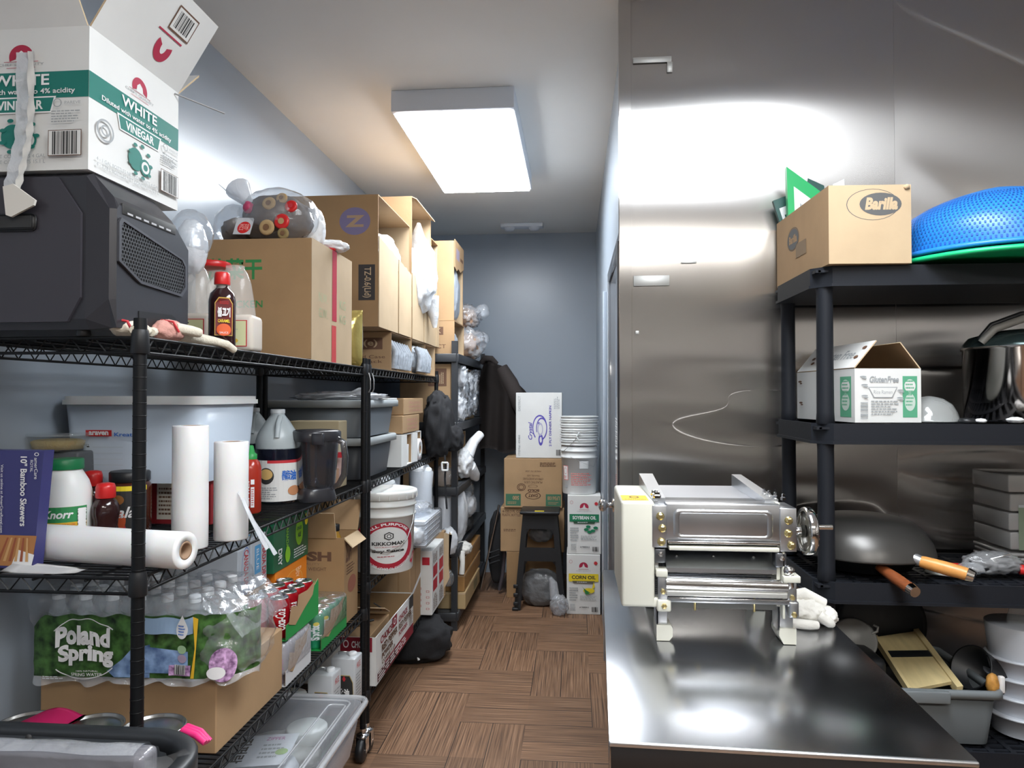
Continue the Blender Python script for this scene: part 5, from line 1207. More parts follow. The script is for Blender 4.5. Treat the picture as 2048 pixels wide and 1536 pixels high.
def scase(label, y0, y1, z0, z1, x0=-1.10, x1=-.87, txt=('FRAGILE', 'HANDLE', 'CARE')):
    t = thing('carton', label, 'box', ((x0 + x1) / 2, (y0 + y1) / 2, z0)); b = carton(x0, x1, y0, y1, z0, z1, KR)
    s = b.surf((x1, y0, z0), (0, y1 - y0, 0), (0, 0, z1 - z0))
    for i, q in enumerate(txt): s.text(q, .25, .66 - i * .24, .85, .80 - i * .24, mat('faded_pink_print', (.50, .22, .18), .7))
    inp(b.build('carton_body', parent=t)); return t
scase('small kraft carton with faded pink print, upper of two beside the grey bins', 3.56, 4.02, 1.382, 1.468)
scase('small kraft carton with faded pink print, lower of two beside the grey bins', 3.54, 3.92, 1.288, 1.380)
for i, (y0, y1) in enumerate(((3.52, 3.755), (3.765, 3.98))):
    t = thing('carton', ('white narrow open carton with white sticks under the small kraft cartons', 'white narrow open carton with torn flap, holding a film roll')[i], 'box', (-.98, y0, Z))
    b = carton(-1.12, -.872, y0, y1, Z + .001, Z + .163, WBOX, KR, 'right'); inp(b.build('carton_body', parent=t))
    b = MB(); b.flapq((-.872, y0, Z + .003), (-.872, y0, Z + .16), (.012, .07, 0), WBOX, KRL, .002); inp(b.build('flap', parent=t))
b = MB()
for k in range(8): b.rbox(-.99, -.885, 3.56 + k * .023, 3.575 + k * .023, Z + .006, Z + .10 + .004 * (k % 3), WHP, .003)
b.build('paper_stack', label='white paper sleeves standing in the first narrow white carton', cat='paper')
t = thing('film_roll', 'small white tape roll at the mouth of the narrow white carton', 'film roll', (-.92, 3.90, Z + .064), rot=(0, R(90), 0))
MB().lathe([(.022, 0), (.060, 0), (.060, .06), (.022, .06), (.022, 0)], ROLL, seg=32, cap=False).build('film', parent=t)
MB().lathe([(.018, -.001), (.022, -.001), (.022, .061), (.018, .061), (.018, -.001)], CORE, seg=24, cap=False).build('core', parent=t)
# black backpack hung at the end of the rack
t = thing('backpack', 'black backpack hanging at the far end of the second rack, long strap dangling', 'backpack', (-.80, 4.30, 1.14))
b = MB(); b.blob((-.03, .0, -.03), (.17, .30, .38), BLKF, 5, .22, 1.9, 4, power=.8); b.blob((-.04, .0, .22), (.12, .20, .15), BLKF, 15, .25, 2, 4); b.blob((.05, .05, .0), (.12, .17, .16), BLKF, 8, .2, 2.2, 4, power=.8); b.build('bag_body', parent=t)
b = MB(); ribbon(b, [(.03, -.13, -.01), (.035, -.135, -.08), (.03, -.13, -.15), (.035, -.13, -.23), (.042, -.13, -.33)], .012, BLKF); b.build('strap', parent=t)
b = MB()
for (p, q) in (((.013, -.138, -.055), (.050, -.138, -.055)), ((.050, -.138, -.055), (.048, -.138, -.10)), ((.048, -.138, -.10), (.016, -.138, -.10)), ((.016, -.138, -.10), (.013, -.138, -.055))): b.cyl(p, q, .0055, WHP, 8)
b.build('buckle', parent=t, label='white plastic buckle')

# ---- third deck: soy sauce pail, wrapped sleeves, napkins
Z = M3
PAILW = mat('white_pail', (.74, .74, .71), .35, sub=.05)
def pail(mb, c, r=.148, h=.36, m=PAILW):
    k = h / .36
    mb.lathe([(r * .88, 0), (r * .90, .006 * k), (r * .955, .245 * k), (r * 1.0, .247 * k), (r * 1.0, .254 * k), (r * .96, .258 * k), (r * .965, .29 * k), (r * 1.01, .292 * k), (r * 1.01, .298 * k), (r * .97, .302 * k), (r * .975, .325 * k)], m, c, 48, cap=True)
def pail_lid(mb, c, r=.148, h=.36, m=PAILW):
    mb.lathe([(r * 1.0, h * .895), (r * 1.02, h * .9), (r * 1.04, h * .965), (r * 1.03, h * .99), (r * .97, h * 1.0), (r * .95, h * .975), (0, h * .975)], m, c, 48, cap=False)
    for i in range(22): a = 2 * pi * i / 22; mb.box(c[0] + r * 1.035 * cos(a) - .002, c[0] + r * 1.035 * cos(a) + .002, c[1] + r * 1.035 * sin(a) - .002, c[1] + r * 1.035 * sin(a) + .002, c[2] + h * .9, c[2] + h * .96, m)
t = thing('soy_sauce_pail', 'large white lidded pail with round red soy sauce label', 'pail', (-.875, 3.20, Z + .001), 0)
b = MB(); pail(b, (0, 0, 0)); b.build('pail_body', parent=t); b = MB(); pail_lid(b, (0, 0, 0)); b.build('lid', parent=t)
b = MB(); s = b.csurf((0, 0, 0), .134, .018, .235, -38, 102, r2=.141)
cxx = .45; RL = mat('pail_label_red', (.42, .02, .04), .45)
s.disc(cxx, .50, .30, .375, WBOX, n=48); s.disc(cxx, .50, .385, .48, RL, n=48, inner=.775)
s.poly([(.0, .78), (.10, .95), (.16, .95), (.03, .70)], RL); s.poly([(.80, .10), (.90, .28), (.98, .28), (.86, .05)], RL)
s.arc('ALL PURPOSE', cxx, .50, .325, .405, .13, 140, 40, WHITE, .03); s.arc('OVER 300 YEARS OF EXCELLENCE', cxx, .50, .365, .455, .12, 215, 325, WHITE, .02, flip=False)
s.text('KIKKOMAN', cxx - .22, .50, cxx + .22, .575, INK, bold=.03); s.text('Soy Sauce', cxx - .22, .34, cxx + .22, .42, INK, bold=.05); s.text('NATURALLY BREWED', cxx - .18, .455, cxx + .18, .478, RL); s.lines(cxx - .15, .26, cxx + .15, .29, 1, RL, 3)
hexa = [(cxx + .07 * sin(R(60 * k)), .69 + .085 * cos(R(60 * k))) for k in range(6)]; s.poly(hexa, INK); s.poly([(cxx + (a - cxx) * .75, .69 + (c - .69) * .75) for a, c in hexa], WBOX); s.ring(cxx, .69, .03, .04, .35, INK)
b.build('pail_label', parent=t, label='round red and white label')
b = MB(); b.tube([(.150, -.02, .285), (.150, -.06, .22), (.135, -.10, .155), (.11, -.118, .125), (.06, -.142, .10), (-.0, -.146, .105), (-.06, -.138, .13)], .0022, STEEL, 6); b.build('bail_handle', parent=t)
b = MB()
for k, (x, y, h, r) in enumerate(((-.97, 3.47, .40, .085), (-1.06, 3.68, .40, .09), (-.905, 4.125, .395, .072), (-1.14, 3.43, .39, .085), (-1.06, 3.90, .39, .085))):
    sl = thing('cup_sleeve', ('tall film-wrapped sleeve of white cups beside the soy sauce pail', 'tall film-wrapped sleeve of white cups, second behind the soy sauce pail', 'tall film-wrapped sleeve of white cups standing behind the napkin stack, at the deck edge', 'film-wrapped sleeve of white cups deep behind the soy sauce pail', 'film-wrapped sleeve of white cups by the wall side of the napkin stack')[k], 'cup sleeve', (x, y, Z + .001))
    MB().lathe([(r * .86, 0), (r * .88, h * .3), (r * .9, h * .9), (r * .7, h * .93), (0, h * .94)], mat('white_foam', (.66, .68, .70), .6), seg=28).build('cups', parent=sl)
    q = MB(); q.lathe([(r * .92, 0), (r * .98, h * .2), (r * .95, h * .6), (r * 1.0, h * .85), (r * .6, h * .96), (r * .15, h)], film('sleeve_film', (.85, .87, .9), .38, .3, 18, .12, .004), seg=36, wob=lambda a, z: .03 * sin(5 * a + z * 20)); q.build('sleeve_film', parent=sl)
t = thing('napkin_stack', 'loose stack of white napkins in clear film overhanging the third deck', 'napkins', (-.82, 3.83, Z + .001), 0)
b = MB()
for k in range(14): b.rbox(-.12, .05 - .002 * (k % 3), -.21 + .003 * (k % 4), .20 - .002 * (k % 5), .01 + k * .009, .0175 + k * .009, mat('napkin_white', (.76, .78, .82), .8), .002)
b.build('napkins', parent=t)
b = MB(); b.rbox(-.13, .06, -.225, .215, -.0, .145, FILMC, .015, 3); b.blob((.0, -.22, .02), (.09, .10, .09), FILMW, 8, .3, 3, 3); b.build('wrap_film', parent=t)
b = MB(); b.blob((-.87, 3.85, Z + .147), (.15, .26, .06), FILM, 9, .3, 2.6, 4); b.build('clear_bag', label='crumpled clear bag on top of the white napkin stack', cat='bag')

# white bucket with ribs seen behind the oil bottles of the nearest rack
t = thing('white_pail', 'white ribbed pail standing behind the golden oil bottles', 'pail', (-1.21, 3.12, M3 + .001))
b = MB(); pail(b, (0, 0, 0), .135); b.build('pail_body', parent=t); b = MB(); pail_lid(b, (0, 0, 0), .135); b.build('lid', parent=t)

# ---- bottom deck of the second rack
Z = M4
RP = mat('maroon_panel', (.27, .015, .03), .55)
PP0, PP1 = 2.965, 3.66
t = thing('pepper_powder_carton', 'long white and maroon open carton printed RED PEPPER POWDER on the bottom deck', 'box', (-.98, 3.3, Z))
xa, xb = -1.25, -.842
b = carton(xa, xb, PP0, PP1, Z + .001, Z + .205, WBOX, KRD, 'top')
s = b.surf((xb, PP0, Z), (0, PP1 - PP0, 0), (0, 0, .205))
s.rect(0, 0, 1, .26, RP); s.rect(0, 0, .20, .26, WBOX); s.lines(.02, .02, .5, .24, 4, WHITE, 5); s.rect(.03, .03, .5, .22, mat('dark_maroon', (.08, .01, .015), .6)); s.lines(.05, .04, .98, .22, 3, WHITE, 8)
s.text('CHOICE', .10, .74, .38, .90, RP, bold=.03); s.text('RED PEPPER', .13, .55, .52, .70, INKB, bold=.04); s.text('POWDER', .13, .40, .40, .52, INKB, bold=.04); s.text('COARSE 5 LB', .13, .29, .45, .37, INKB, bold=.02)
s.rect(.38, .76, .50, 1.0, RP); s.ring(.44, .88, .03, .07, .3, WHITE); s.text('CHOICE', .55, .72, .80, .86, RP, bold=.03); s.text('RED PEPPER', .55, .54, .92, .68, INKB, bold=.03); s.text('POWDER', .55, .40, .80, .50, RP, bold=.03); s.rect(.86, .70, .98, 1, INK); s.lines(.86, .3, .97, .62, 7, INKB, 6)
s = b.surf((xa, PP0, Z), (xb - xa, 0, 0), (0, 0, .205)); s.rect(.62, .70, .96, 1, RP); s.ring(.68, .86, .03, .08, .3, WHITE); s.text('CHOICE', .74, .78, .93, .92, WHITE, bold=.03)
inp(b.build('carton_body', parent=t))
# kraft box with blue tape in it
t = thing('carton', 'opened kraft box with blue tape lying in the pepper powder carton', 'box', (-.98, 3.22, Z + .1))
b = MB(); b.rbox(-.20, .09, -.20, .14, 0, .085, KR, .003, 1, False); b.build('carton_body', parent=t)
b = MB(); b.flapq((-.20, .17, .09), (.085, .17, .09), (.03, -.20, .075), KRL, KR); TB = mat('blue_tape', (.02, .13, .42), .4)
o0 = Vector((-.20, .17, .09)); s = b.surf((-.20 + .03, -.03, .165), (.285, 0, 0), (-.03, .20, -.075)); s.k = 14; s.rect(.28, 0, .55, 1, TB); s.text('MV', .32, .3, .5, .55, WHITE, bold=.02); s.text('ML', .32, .72, .5, .92, WHITE, bold=.02); b.build('flap', parent=t, label='raised kraft flap with blue tape')
b = MB(); s = b.surf((-.20, -.2005, 0), (.29, 0, 0), (0, 0, .085)); s.rect(.2, .3, .55, 1, TB); b.build('blue_tape', parent=t)
b = MB(); b.tube([(.07, -.05, .19), (.09, .0, .155), (.08, .03, .135)], .003, INK, 6); b.tube([(-.13, -.06, .095), (-.03, -.09, .10), (.07, -.05, .115)], [.004, .008, .006], BLKP, 8); b.build('black_cable', parent=t)
# plain kraft, white and red tall, kraft torn
t = thing('carton', 'kraft carton with white tape strap behind the pepper powder carton', 'box', (-.98, 3.8, Z))
b = carton(-1.20, -.862, 3.675, 3.93, Z + .001, Z + .40, KR); s = b.surf((-.862, 3.675, Z), (0, .255, 0), (0, 0, .40)); s.rect(.45, .45, .52, 1, KRD); s.poly([(0, .38), (0, .44), (1, .62), (1, .56)], WHITE); s = b.surf((-1.20, 3.675, Z), (.338, 0, 0), (0, 0, .40)); s.rect(.8, .1, .83, .95, KRD); inp(b.build('carton_body', parent=t))
WR = mat('red_white_print', (.50, .02, .04), .5)
t = thing('carton', 'tall narrow white carton with red squares on the bottom deck', 'box', (-.9, 4.0, Z))
y0, y1, z1 = 3.945, 4.30, Z + .36
b = carton(-1.15, -.80, y0, y1, Z - .0, z1, WBOX); s = b.surf((-1.15, y0, Z), (.35, 0, 0), (0, 0, z1 - Z))
for j in range(8): 
    s.ring(.93 - .13 * (j % 2), .10 + .045 * j, .035, .022, .25, WR, n=4, t0=45, t1=405)
s.rect(.84, .78, .96, .90, WR)
s = b.surf((-.80, y0, Z), (0, y1 - y0, 0), (0, 0, z1 - Z)); 
for (a, c) in ((.08, .42), (.58, .92)): s.rect(a, .34, c, .52, WR); s.rect(a, .56, c, .74, WR); s.lines(a, .05, c, .3, 4, INKB, 4, vert=True); s.lines(a, .78, c, .97, 3, INKB, 7, vert=True)
inp(b.build('carton_body', parent=t))
t = thing('carton', 'torn open kraft carton with clear bags beside the red and white one', 'box', (-.9, 4.36, Z))
b = carton(-1.08, -.80, 4.303, 4.362, Z + .001, z1 + .04, KR, KRL, 'right'); inp(b.build('carton_body', parent=t))
b = MB(); n = 10; P = [(-.80 + .0, Z + .05), (-.765, Z + .12), (-.77, Z + .2), (-.76, Z + .30), (-.768, Z + .40), (-.75, z1 + .02), (-.80, z1 + .035)]; b.prism(P, 4.305, 4.309, KRL, 'y'); inp(b.build('flap', parent=t, label='torn pale flap'))
b = MB(); b.blob((-.79, 4.40, Z + .24), (.12, .10, .17), FILMW, 6, .2, 2.2, 4); b.build('clear_bag', label='puffed clear bag in the upper mouth of the torn kraft carton', cat='bag')
MB().blob((-.79, 4.395, Z + .045), (.07, .07, .10), FILMC, 8, .25, 2.6, 4).build('clear_bag', label='small clear bag low in the mouth of the torn kraft carton', cat='bag')
# black handbag on the floor
t = thing('tote_bag', 'black cloth tote bag with white drawstring on the floor under the second rack', 'bag', (-.90, 4.02, 0))
b = MB()
b.blob((-.05, -.03, 0), (.50, .32, .235), BLKF, 4, .14, 1.7, 4, power=.72); b.tube([(-.12, -.05, .2), (-.02, -.03, .23), (.08, -.03, .2)], .02, BLKF, 8); b.build('bag_body', parent=t)
b = MB(); b.tube([(-.02, -.10, .20), (.02, -.165, .12), (.05, -.185, .04)], .007, WHITE, 8); b.build('drawstring', parent=t, label='white drawstring')
b = MB(); b.blob((-.10, -.17, .06), (.05, .01, .04), mat('purple_pink_mark', (.30, .04, .12), .6), 3, .3, 3, 3, False); b.build('bag_mark', parent=t)
# ================================================================= far metal unit (posts at x -.745 / y 4.45, 5.84)
XG = -.765
# on its top shelf
Z = 1.746
def fp(s): s.rect(.50, .58, .80, .82, INKB); s.text('BLK', .55, .63, .76, .78, KRL); s.text('20 CT', .50, .18, .85, .30, INKB)
t = opencase('small open kraft case on top of the grey metal unit', 4.47, 4.86, Z, Z + .215, KR, .36, KRL, XG, fp)
t = opencase('tall open kraft case stacked highest on the grey metal unit', 4.48, 4.84, Z + .217, Z + .73, KR, .34, KRL, XG - .005)
b = MB()
P = [(4.48, Z + .74), (4.84, Z + .74), (4.84, Z + .60), (4.78, Z + .585), (4.70, Z + .56), (4.62, Z + .57), (4.55, Z + .545), (4.48, Z + .56)][::-1]
b.prism(P, XG - .003, XG + .001, KR, 'x'); s = b.surf((XG + .001, 4.5, Z + .58), (0, .32, 0), (0, 0, .14)); s.rect(.1, .3, .5, .8, mat('faded_violet', (.30, .25, .32), .7)); s.rect(.6, .4, .95, .55, INKB); inp(b.build('flap', parent=t, label='torn upper flap with faded print'))
MB().blob((XG - .06, 4.62, Z + .235), (.13, .22, .34), BAGG, 4, .12, 1.6, 4, power=.7).build('plastic_bag', label='grey-blue plastic bag in the tall case on the metal unit', cat='bag')
MB().blob((XG - .05, 4.58, Z + .01), (.10, .16, .15), BAGG, 6, .15, 2, 4).build('plastic_bag', label='grey bag in the small case on top of the metal unit', cat='bag')
BREAD = mat('brown_paper_goods', (.36, .22, .14), .7)
for (y, z, w, h, lab, sd) in ((5.10, Z + .002, .26, .22, 'film-wrapped brown paper bundle, lower of two on the metal unit', 3), (5.12, Z + .235, .20, .16, 'film-wrapped brown paper bundle, upper of two on the metal unit', 5)):
    t = thing('wrapped_bundle', lab, 'bundle', (XG + .02, y, z))
    MB().blob((-.05, 0, 0), (w * .8, w, h * .85), BREAD, sd, .3, 2.6, 4, power=.8).build('paper_goods', parent=t); b = MB(); b.blob((-.04, 0, 0), (w, w * 1.15, h), FILM, sd + 1, .45, 3, 4); b.blob((.07, .05, h * .45), (.10, .10, .10), FILM, sd + 2, .3, 3, 3); b.build('film', parent=t)
# shelf 2
Z = 1.311
def kp(s):
    for (a, b_) in ((.07, .33), (.62, .92)): s.rect(.56, a, .92, b_, INKB); s.text('360C', .61, a + .05, .72, b_ - .05, KRL, rot=90, bold=.03); s.lines(.77, a + .04, .87, b_ - .05, 3, KRL, 4, vert=True)
t = thing('carton', 'kraft carton with two dark printed panels on the metal unit, second shelf', 'box', (-.9, 4.6, Z)); b = carton(-1.12, -.79, 4.475, 4.60, Z, Z + .375, KR); kp(b.surf((-1.12, 4.475, Z), (.33, 0, 0), (0, 0, .375))); inp(b.build('carton_body', parent=t))
for i, (y0, y1) in enumerate(((4.84, 5.10), (5.12, 5.42))):
    t = opencase(('open kraft case full of clear wrapped goods, nearer on the second shelf', 'open kraft case full of clear wrapped goods, farther on the second shelf')[i], y0, y1, Z, Z + .36, KR, .33, KRL, XG - .01)
k = 0
for (y, z, s_) in ((4.70, .004, .15), (4.78, .12, .15), (4.72, .23, .13), (4.95, .02, .15), (5.0, .16, .16), (5.22, .03, .15), (5.27, .16, .16), (5.34, .26, .10)):
    k += 1; MB().blob((XG - .03, y, Z + z), (.14, s_ * 1.35, s_ * 1.1), FILMW if k % 2 else mat('crinkled_foil_film', (.50, .52, .55), .2, .5, bump=.9, bscale=40, bdist=.008), k + 3, .42, 3.4, 4, power=.7).build('wrapped_goods', label='crinkled clear wrapped packets filling the second shelf of the metal unit', cat='wrapped packet', group='crinkled wrapped packets on the metal unit')
# shelf 3
Z = .901
t = thing('carton', 'taped kraft carton on the third shelf of the metal unit', 'box', (-.9, 4.6, Z)); b = carton(-1.10, -.79, 4.48, 4.72, Z, Z + .305, KR); s = b.surf((-1.10, 4.48, Z), (.31, 0, 0), (0, 0, .305)); s.rect(0, .55, 1, .56, KRL); s.rect(.6, .68, .95, .80, mat('olive_faint_print', (.33, .27, .12), .7)); inp(b.build('carton_body', parent=t))
MB().blob((-.85, 4.475, Z + .002), (.20, .05, .13), FILM, 4, .25, 3, 4).build('clear_bag', label='clear bag hanging before the taped kraft carton', cat='bag')
t = opencase('narrow open kraft box on the third shelf behind the white bag', 4.86, 5.06, Z, Z + .33, KRL, .25, KR, XG - .02)
b = MB(); b.blob((XG + .00, 4.86, Z + .02), (.12, .24, .20), BAGW, 4, .3, 2.2, 4); b.tube([(XG + .02, 4.86, Z + .17), (XG + .06, 4.92, Z + .26), (XG + .10, 4.98, Z + .31)], [.05, .035, .03], BAGW, 12); b.tube([(XG + .03, 4.90, Z + .09), (XG + .06, 4.97, Z + .02), (XG + .07, 5.0, Z - .01)], [.05, .04, .02], BAGW, 12); b.build('white_plastic_bag', label='white plastic bag sprawling out of the third shelf of the metal unit', cat='bag')
# shelf 4: tall white wrapped things, dark bag
Z = .516
for i, (x, y) in enumerate(((-1.02, 4.52), (-.93, 4.51), (-.84, 4.52))):
    q = MB(); q.lathe([(.044, 0), (.046, .02), (.045, .33), (.04, .335)], mat('wrapped_white_sleeve', (.62, .64, .68), .3, bump=.5, bscale=20, bdist=.004), seg=24)
    q.build('lid_sleeve', loc=(x, y, Z + .0), label=('tall white sleeve of lids at the near end of the metal unit, left of three', 'tall white sleeve of lids at the near end of the metal unit, middle of three', 'tall white sleeve of lids at the near end of the metal unit, right of three')[i], cat='sleeve', group='white lid sleeves on the metal unit')
b = MB(); b.blob((XG - .01, 4.68, Z + .005), (.13, .22, .35), FILMW, 3, .15, 2.0, 4); b.build('clear_bag', label='long hanging clear bag on the fourth shelf of the metal unit', cat='bag')
b = MB(); b.blob((XG - .01, 5.05, Z + .10), (.14, .32, .18), FILMW, 8, .15, 2.0, 4); b.blob((XG, 5.0, Z + .24), (.10, .15, .13), FILMC, 12, .2, 2.0, 4); b.build('clear_bag', label='puffed clear bag beside the long hanging one on the metal unit', cat='bag')
b = MB(); b.blob((XG - .04, 5.0, Z + .002), (.16, .50, .12), BLKF, 5, .12, 1.8, 4); b.build('dark_bag', label='dark cloth bag folded under the puffed clear bag', cat='bag')
# wooden trays stacked at the bottom, sticking out
WOOD = mat('tray_board', (.36, .19, .065), .5, var=.15, scale=6); WOODL = mat('pale_tray_board', (.45, .32, .16), .6)
for i, (x1, y0, y1, z0, h, m, lab) in enumerate(((-.70, 4.52, 5.20, .115, .105, WOODL, 'pale shallow tray, lowest of three under the metal unit'), (-.71, 4.54, 5.30, .222, .105, WOOD, 'brown shallow tray, middle of three under the metal unit'), (-.715, 4.55, 5.34, .329, .105, WOOD, 'brown shallow tray, topmost of three under the metal unit'))):
    t = thing('serving_tray', lab, 'tray', ((x1 - .2), (y0 + y1) / 2, z0)); b = MB()
    x0 = x1 - .40; z1 = z0 + h
    b.rbox(x0, x1, y0, y1, z0, z1, m, .004, 1, False); s = b.surf((x0, y0, z0), (x1 - x0, 0, 0), (0, 0, h)); s.rect(0, .90, 1, 1, KRL); s = b.surf((x1, y0, z0), (0, y1 - y0, 0), (0, 0, h)); s.rect(0, .90, 1, 1, KRL)
    if i == 0: s.rect(.55, .2, .8, .8, mat('dim_olive_label', (.25, .22, .12), .7))
    inp(b.build('tray_body', parent=t))
b = MB(); b.blob((-.75, 4.66, .435), (.14, .14, .085), CLOTH, 4, .3, 2.4, 4); b.tube([(-.735, 4.56, .47), (-.72, 4.525, .42), (-.725, 4.525, .34)], [.025, .016, .018], CLOTH, 10); b.build('white_rag', label='white rag draped over the topmost shallow tray', cat='rag')

# jacket on the corner post
JK = mat('dark_brown_jacket', (.035, .027, .025), .85, bump=.3, bscale=40)
t = thing('jacket', 'dark brown jacket hanging on the far corner of the metal unit', 'jacket', (-.60, 5.50, 1.0))
b = MB()
def jk(a, v):     # a across, v down
    z = .76 - .70 * v; fold = .030 * sin(a * 17 + 2 * v) * (.3 + .7 * v)
    sh = .10 * (1 - min(1, v * 4)) ** 1.5
    x = -.15 + sh * .5 + (.36 - .18 * max(0, 1 - v * 3) + .05 * v) * a
    if v > .92: z += .018 * sin(a * 9)
    return (x, .02 + fold - .07 * sin(pi * a), z - .06 * a * max(0, 1 - v * 2.2))
b.sheet(jk, 30, 26, JK, th=.02); b.build('jacket_body', parent=t)
b = MB()
b.tube([(.03, -.02, .70), (.10, -.03, .58), (.17, -.03, .42), (.235, -.02, .30)], [.05, .062, .062, .055], JK, 14); b.build('sleeve', parent=t)
b = MB(); b.tube([(-.13, .02, .74), (-.10, .0, .775), (-.05, .0, .77), (-.01, .02, .73)], [.022, .026, .026, .02], JK, 12); b.build('collar', parent=t)

# ================================================================= stack of cartons against the far wall
def box(name, label, x0, x1, y0, y1, z0, z1, m, pr=None, cat='box'):
    t = thing(name, label, cat, ((x0 + x1) / 2, (y0 + y1) / 2, z0)); b = carton(x0, x1, y0, y1, z0, z1, m)
    if pr: pr(b.surf((x0, y0, z0), (x1 - x0, 0, 0), (0, 0, z1 - z0)), b)
    inp(b.build('carton_body', parent=t)); return t
Yb = 5.22
box('carton', 'narrow plain kraft carton at the foot of the far wall stack, left of the stool', PX(1013, Yb), PX(1124, Yb), Yb, 5.6, 0, .335, KRD)
def p1(s, b): s.text('4-133.3 FL OZ', .03, .88, .32, .94, INKB, bold=.02); s.text('PLASTIC BOTTLES', .03, .80, .32, .86, INKB, bold=.02); s.lines(.05, .45, .3, .52, 2, INKB, 3)
box('carton', 'kraft carton printed PLASTIC BOTTLES behind the black stool', PX(1001, Yb), PX(1128, Yb), Yb, 5.6, .337, .66, KR, p1)
GP = mat('dark_green_panel', (.05, .16, .09), .6)
def p2(s, b):
    s.rect(.03, .04, .29, .28, GP); s.rect(.72, .04, .98, .28, GP); s.text('500', .15, .16, .26, .24, KR, rot=180, bold=.03); s.text('LF56108', .75, .16, .96, .24, KR, rot=180, bold=.03); s.lines(.06, .07, .26, .13, 2, KR, 3); s.lines(.76, .07, .95, .13, 2, KR, 4)
    s.ring(.50, .25, .135, .075, .12, INKB); s.text('DART', .42, .22, .58, .28, INKB, rot=180, bold=.03); s.text('SOLO', .41, .33, .61, .38, INKB, rot=180, bold=.05); s.ring(.30, .42, .075, .075, .15, INKB); s.ring(.30, .42, .05, .05, .2, INKB); s.ring(.5, .44, .08, .03, .1, INKB)
    s.text('PLASTIC LIDS', .35, .50, .66, .54, INKB, rot=180); s.text('COFFEE CUP LIDS RECYCLABLE', .33, .57, .68, .61, INKB, rot=180); s.text('TRAVEL LID', .40, .64, .62, .67, INKB, rot=180); s.text('MADE IN USA', .37, .73, .64, .76, INKB, rot=180); s.lines(.62, .84, .96, .93, 3, INKB, 7)
box('carton', 'kraft carton with upside-down print and green panels under the napkin carton', PX(1008, Yb - .02), PX(1124, Yb - .02), Yb - .02, 5.6, .662, 1.022, KR, p2)
def p3(s, b):
    P = mat('purple_ink', (.10, .08, .42), .5); s.disc(.52, .46, .16, .20, P, inner=.88, t0=-70, t1=230); s.disc(.56, .45, .12, .17, P, inner=.86, t0=-90, t1=200); s.disc(.54, .28, .05, .09, P, inner=.5); s.disc(.50, .53, .02, .02, P); s.disc(.53, .44, .06, .10, mat('violet_grey', (.45, .44, .6), .5), inner=.7)
    s.text('Crystal', .27, .28, .38, .55, P, rot=90, shear=.3, bold=.02); s.text('2 PLY DINNER NAPKIN', .72, .18, .77, .80, P, rot=90, bold=.02); s.text('ITEM#: 49401', .05, .04, .10, .35, GRYI, rot=90); s.text('DISTRICT', .05, .72, .10, .95, GRYI, rot=90); s.bars(.87, .04, .97, .13, INK, 3, 16); s.lines(.82, .75, .95, .96, 4, GRYI, 3, vert=True)
t = box('napkin_carton', 'white dinner napkin carton with purple logo on top of the far wall stack', PX(1032, Yb), PX(1124, Yb), Yb - .01, 5.45, 1.025, 1.505, WBOX, p3)
# oil cartons
Yo = 4.86
def oil(s, name, m, tm, dark):
    s.disc(.5, .80, .13, .07, LOGO, t0=-20, t1=200); s.poly([(.45, .78), (.55, .78), (.5, .85)], WBOX); s.text('CHEF\'S QUALITY', .28, .715, .72, .735, GRYI); s.rect(.35, .75, .65, .755, LOGO)
    for k in range(8): a = k * pi / 4; s.poly([(.86 + .02 * cos(a - .3), .86 + .012 * sin(a - .3)), (.86 + .08 * cos(a), .86 + .045 * sin(a)), (.86 + .02 * cos(a + .3), .86 + .012 * sin(a + .3))], REDI)
    s.disc(.86, .86, .05, .028, REDI); s.ring(.12, .88, .05, .03, .2, mat('pink_ring', (.6, .3, .3), .6))
    s.rect(.06, .55, .94, .68, m); s.text(name, .15, .59, .86, .65, tm, bold=.03)
    s.poly([(.2, .52), (.8, .52), (.84, .56), (.16, .56)], dark); s.lines(.3, .53, .7, .55, 1, WHITE, 3)
    s.lines(.08, .22, .34, .46, 6, GRYI, 4); s.lines(.4, .24, .9, .32, 4, GRYI, 6); s.lines(.1, .06, .3, .18, 5, GRYI, 7); s.text('# 700034-2', .38, .11, .66, .135, INK, bold=.02); s.bars(.74, .05, .92, .13, INK, 5, 16)
def po1(s, b):
    oil(s, 'CORN OIL', YEL, INK, mat('olive_dark', (.12, .11, .08), .6)); s.disc(.66, .40, .17, .045, YEL, t0=0, t1=360); s.poly([(.45, .47), (.6, .37), (.72, .36), (.55, .42)], GT); s.poly([(.80, .55), (.74, .42), (.84, .46)], YEL); s.poly([(.5, .44), (.56, .34), (.7, .34)], GT)
def po2(s, b):
    oil(s, 'SOYBEAN OIL', mat('soy_green', (.01, .20, .09), .5), WHITE, mat('dark_green_leaf', (.02, .08, .04), .6)); 
    for (x, y) in ((.56, .42), (.66, .38), (.76, .40), (.84, .45), (.62, .47)): s.disc(x, y, .07, .025, mat('soy_green'))
ox0, ox1 = PX(1133, Yo), PX(1200, Yo)
box('corn_oil_carton', 'white corn oil carton with yellow band on the floor by the door', ox0, ox1, Yo, Yo + .24, 0, .405, WBOX, po1)
box('soybean_oil_carton', 'white soybean oil carton with green band stacked on the corn oil one', ox0 + .006, XR - .004, Yo + .003, Yo + .24, .407, .805, WBOX, po2)
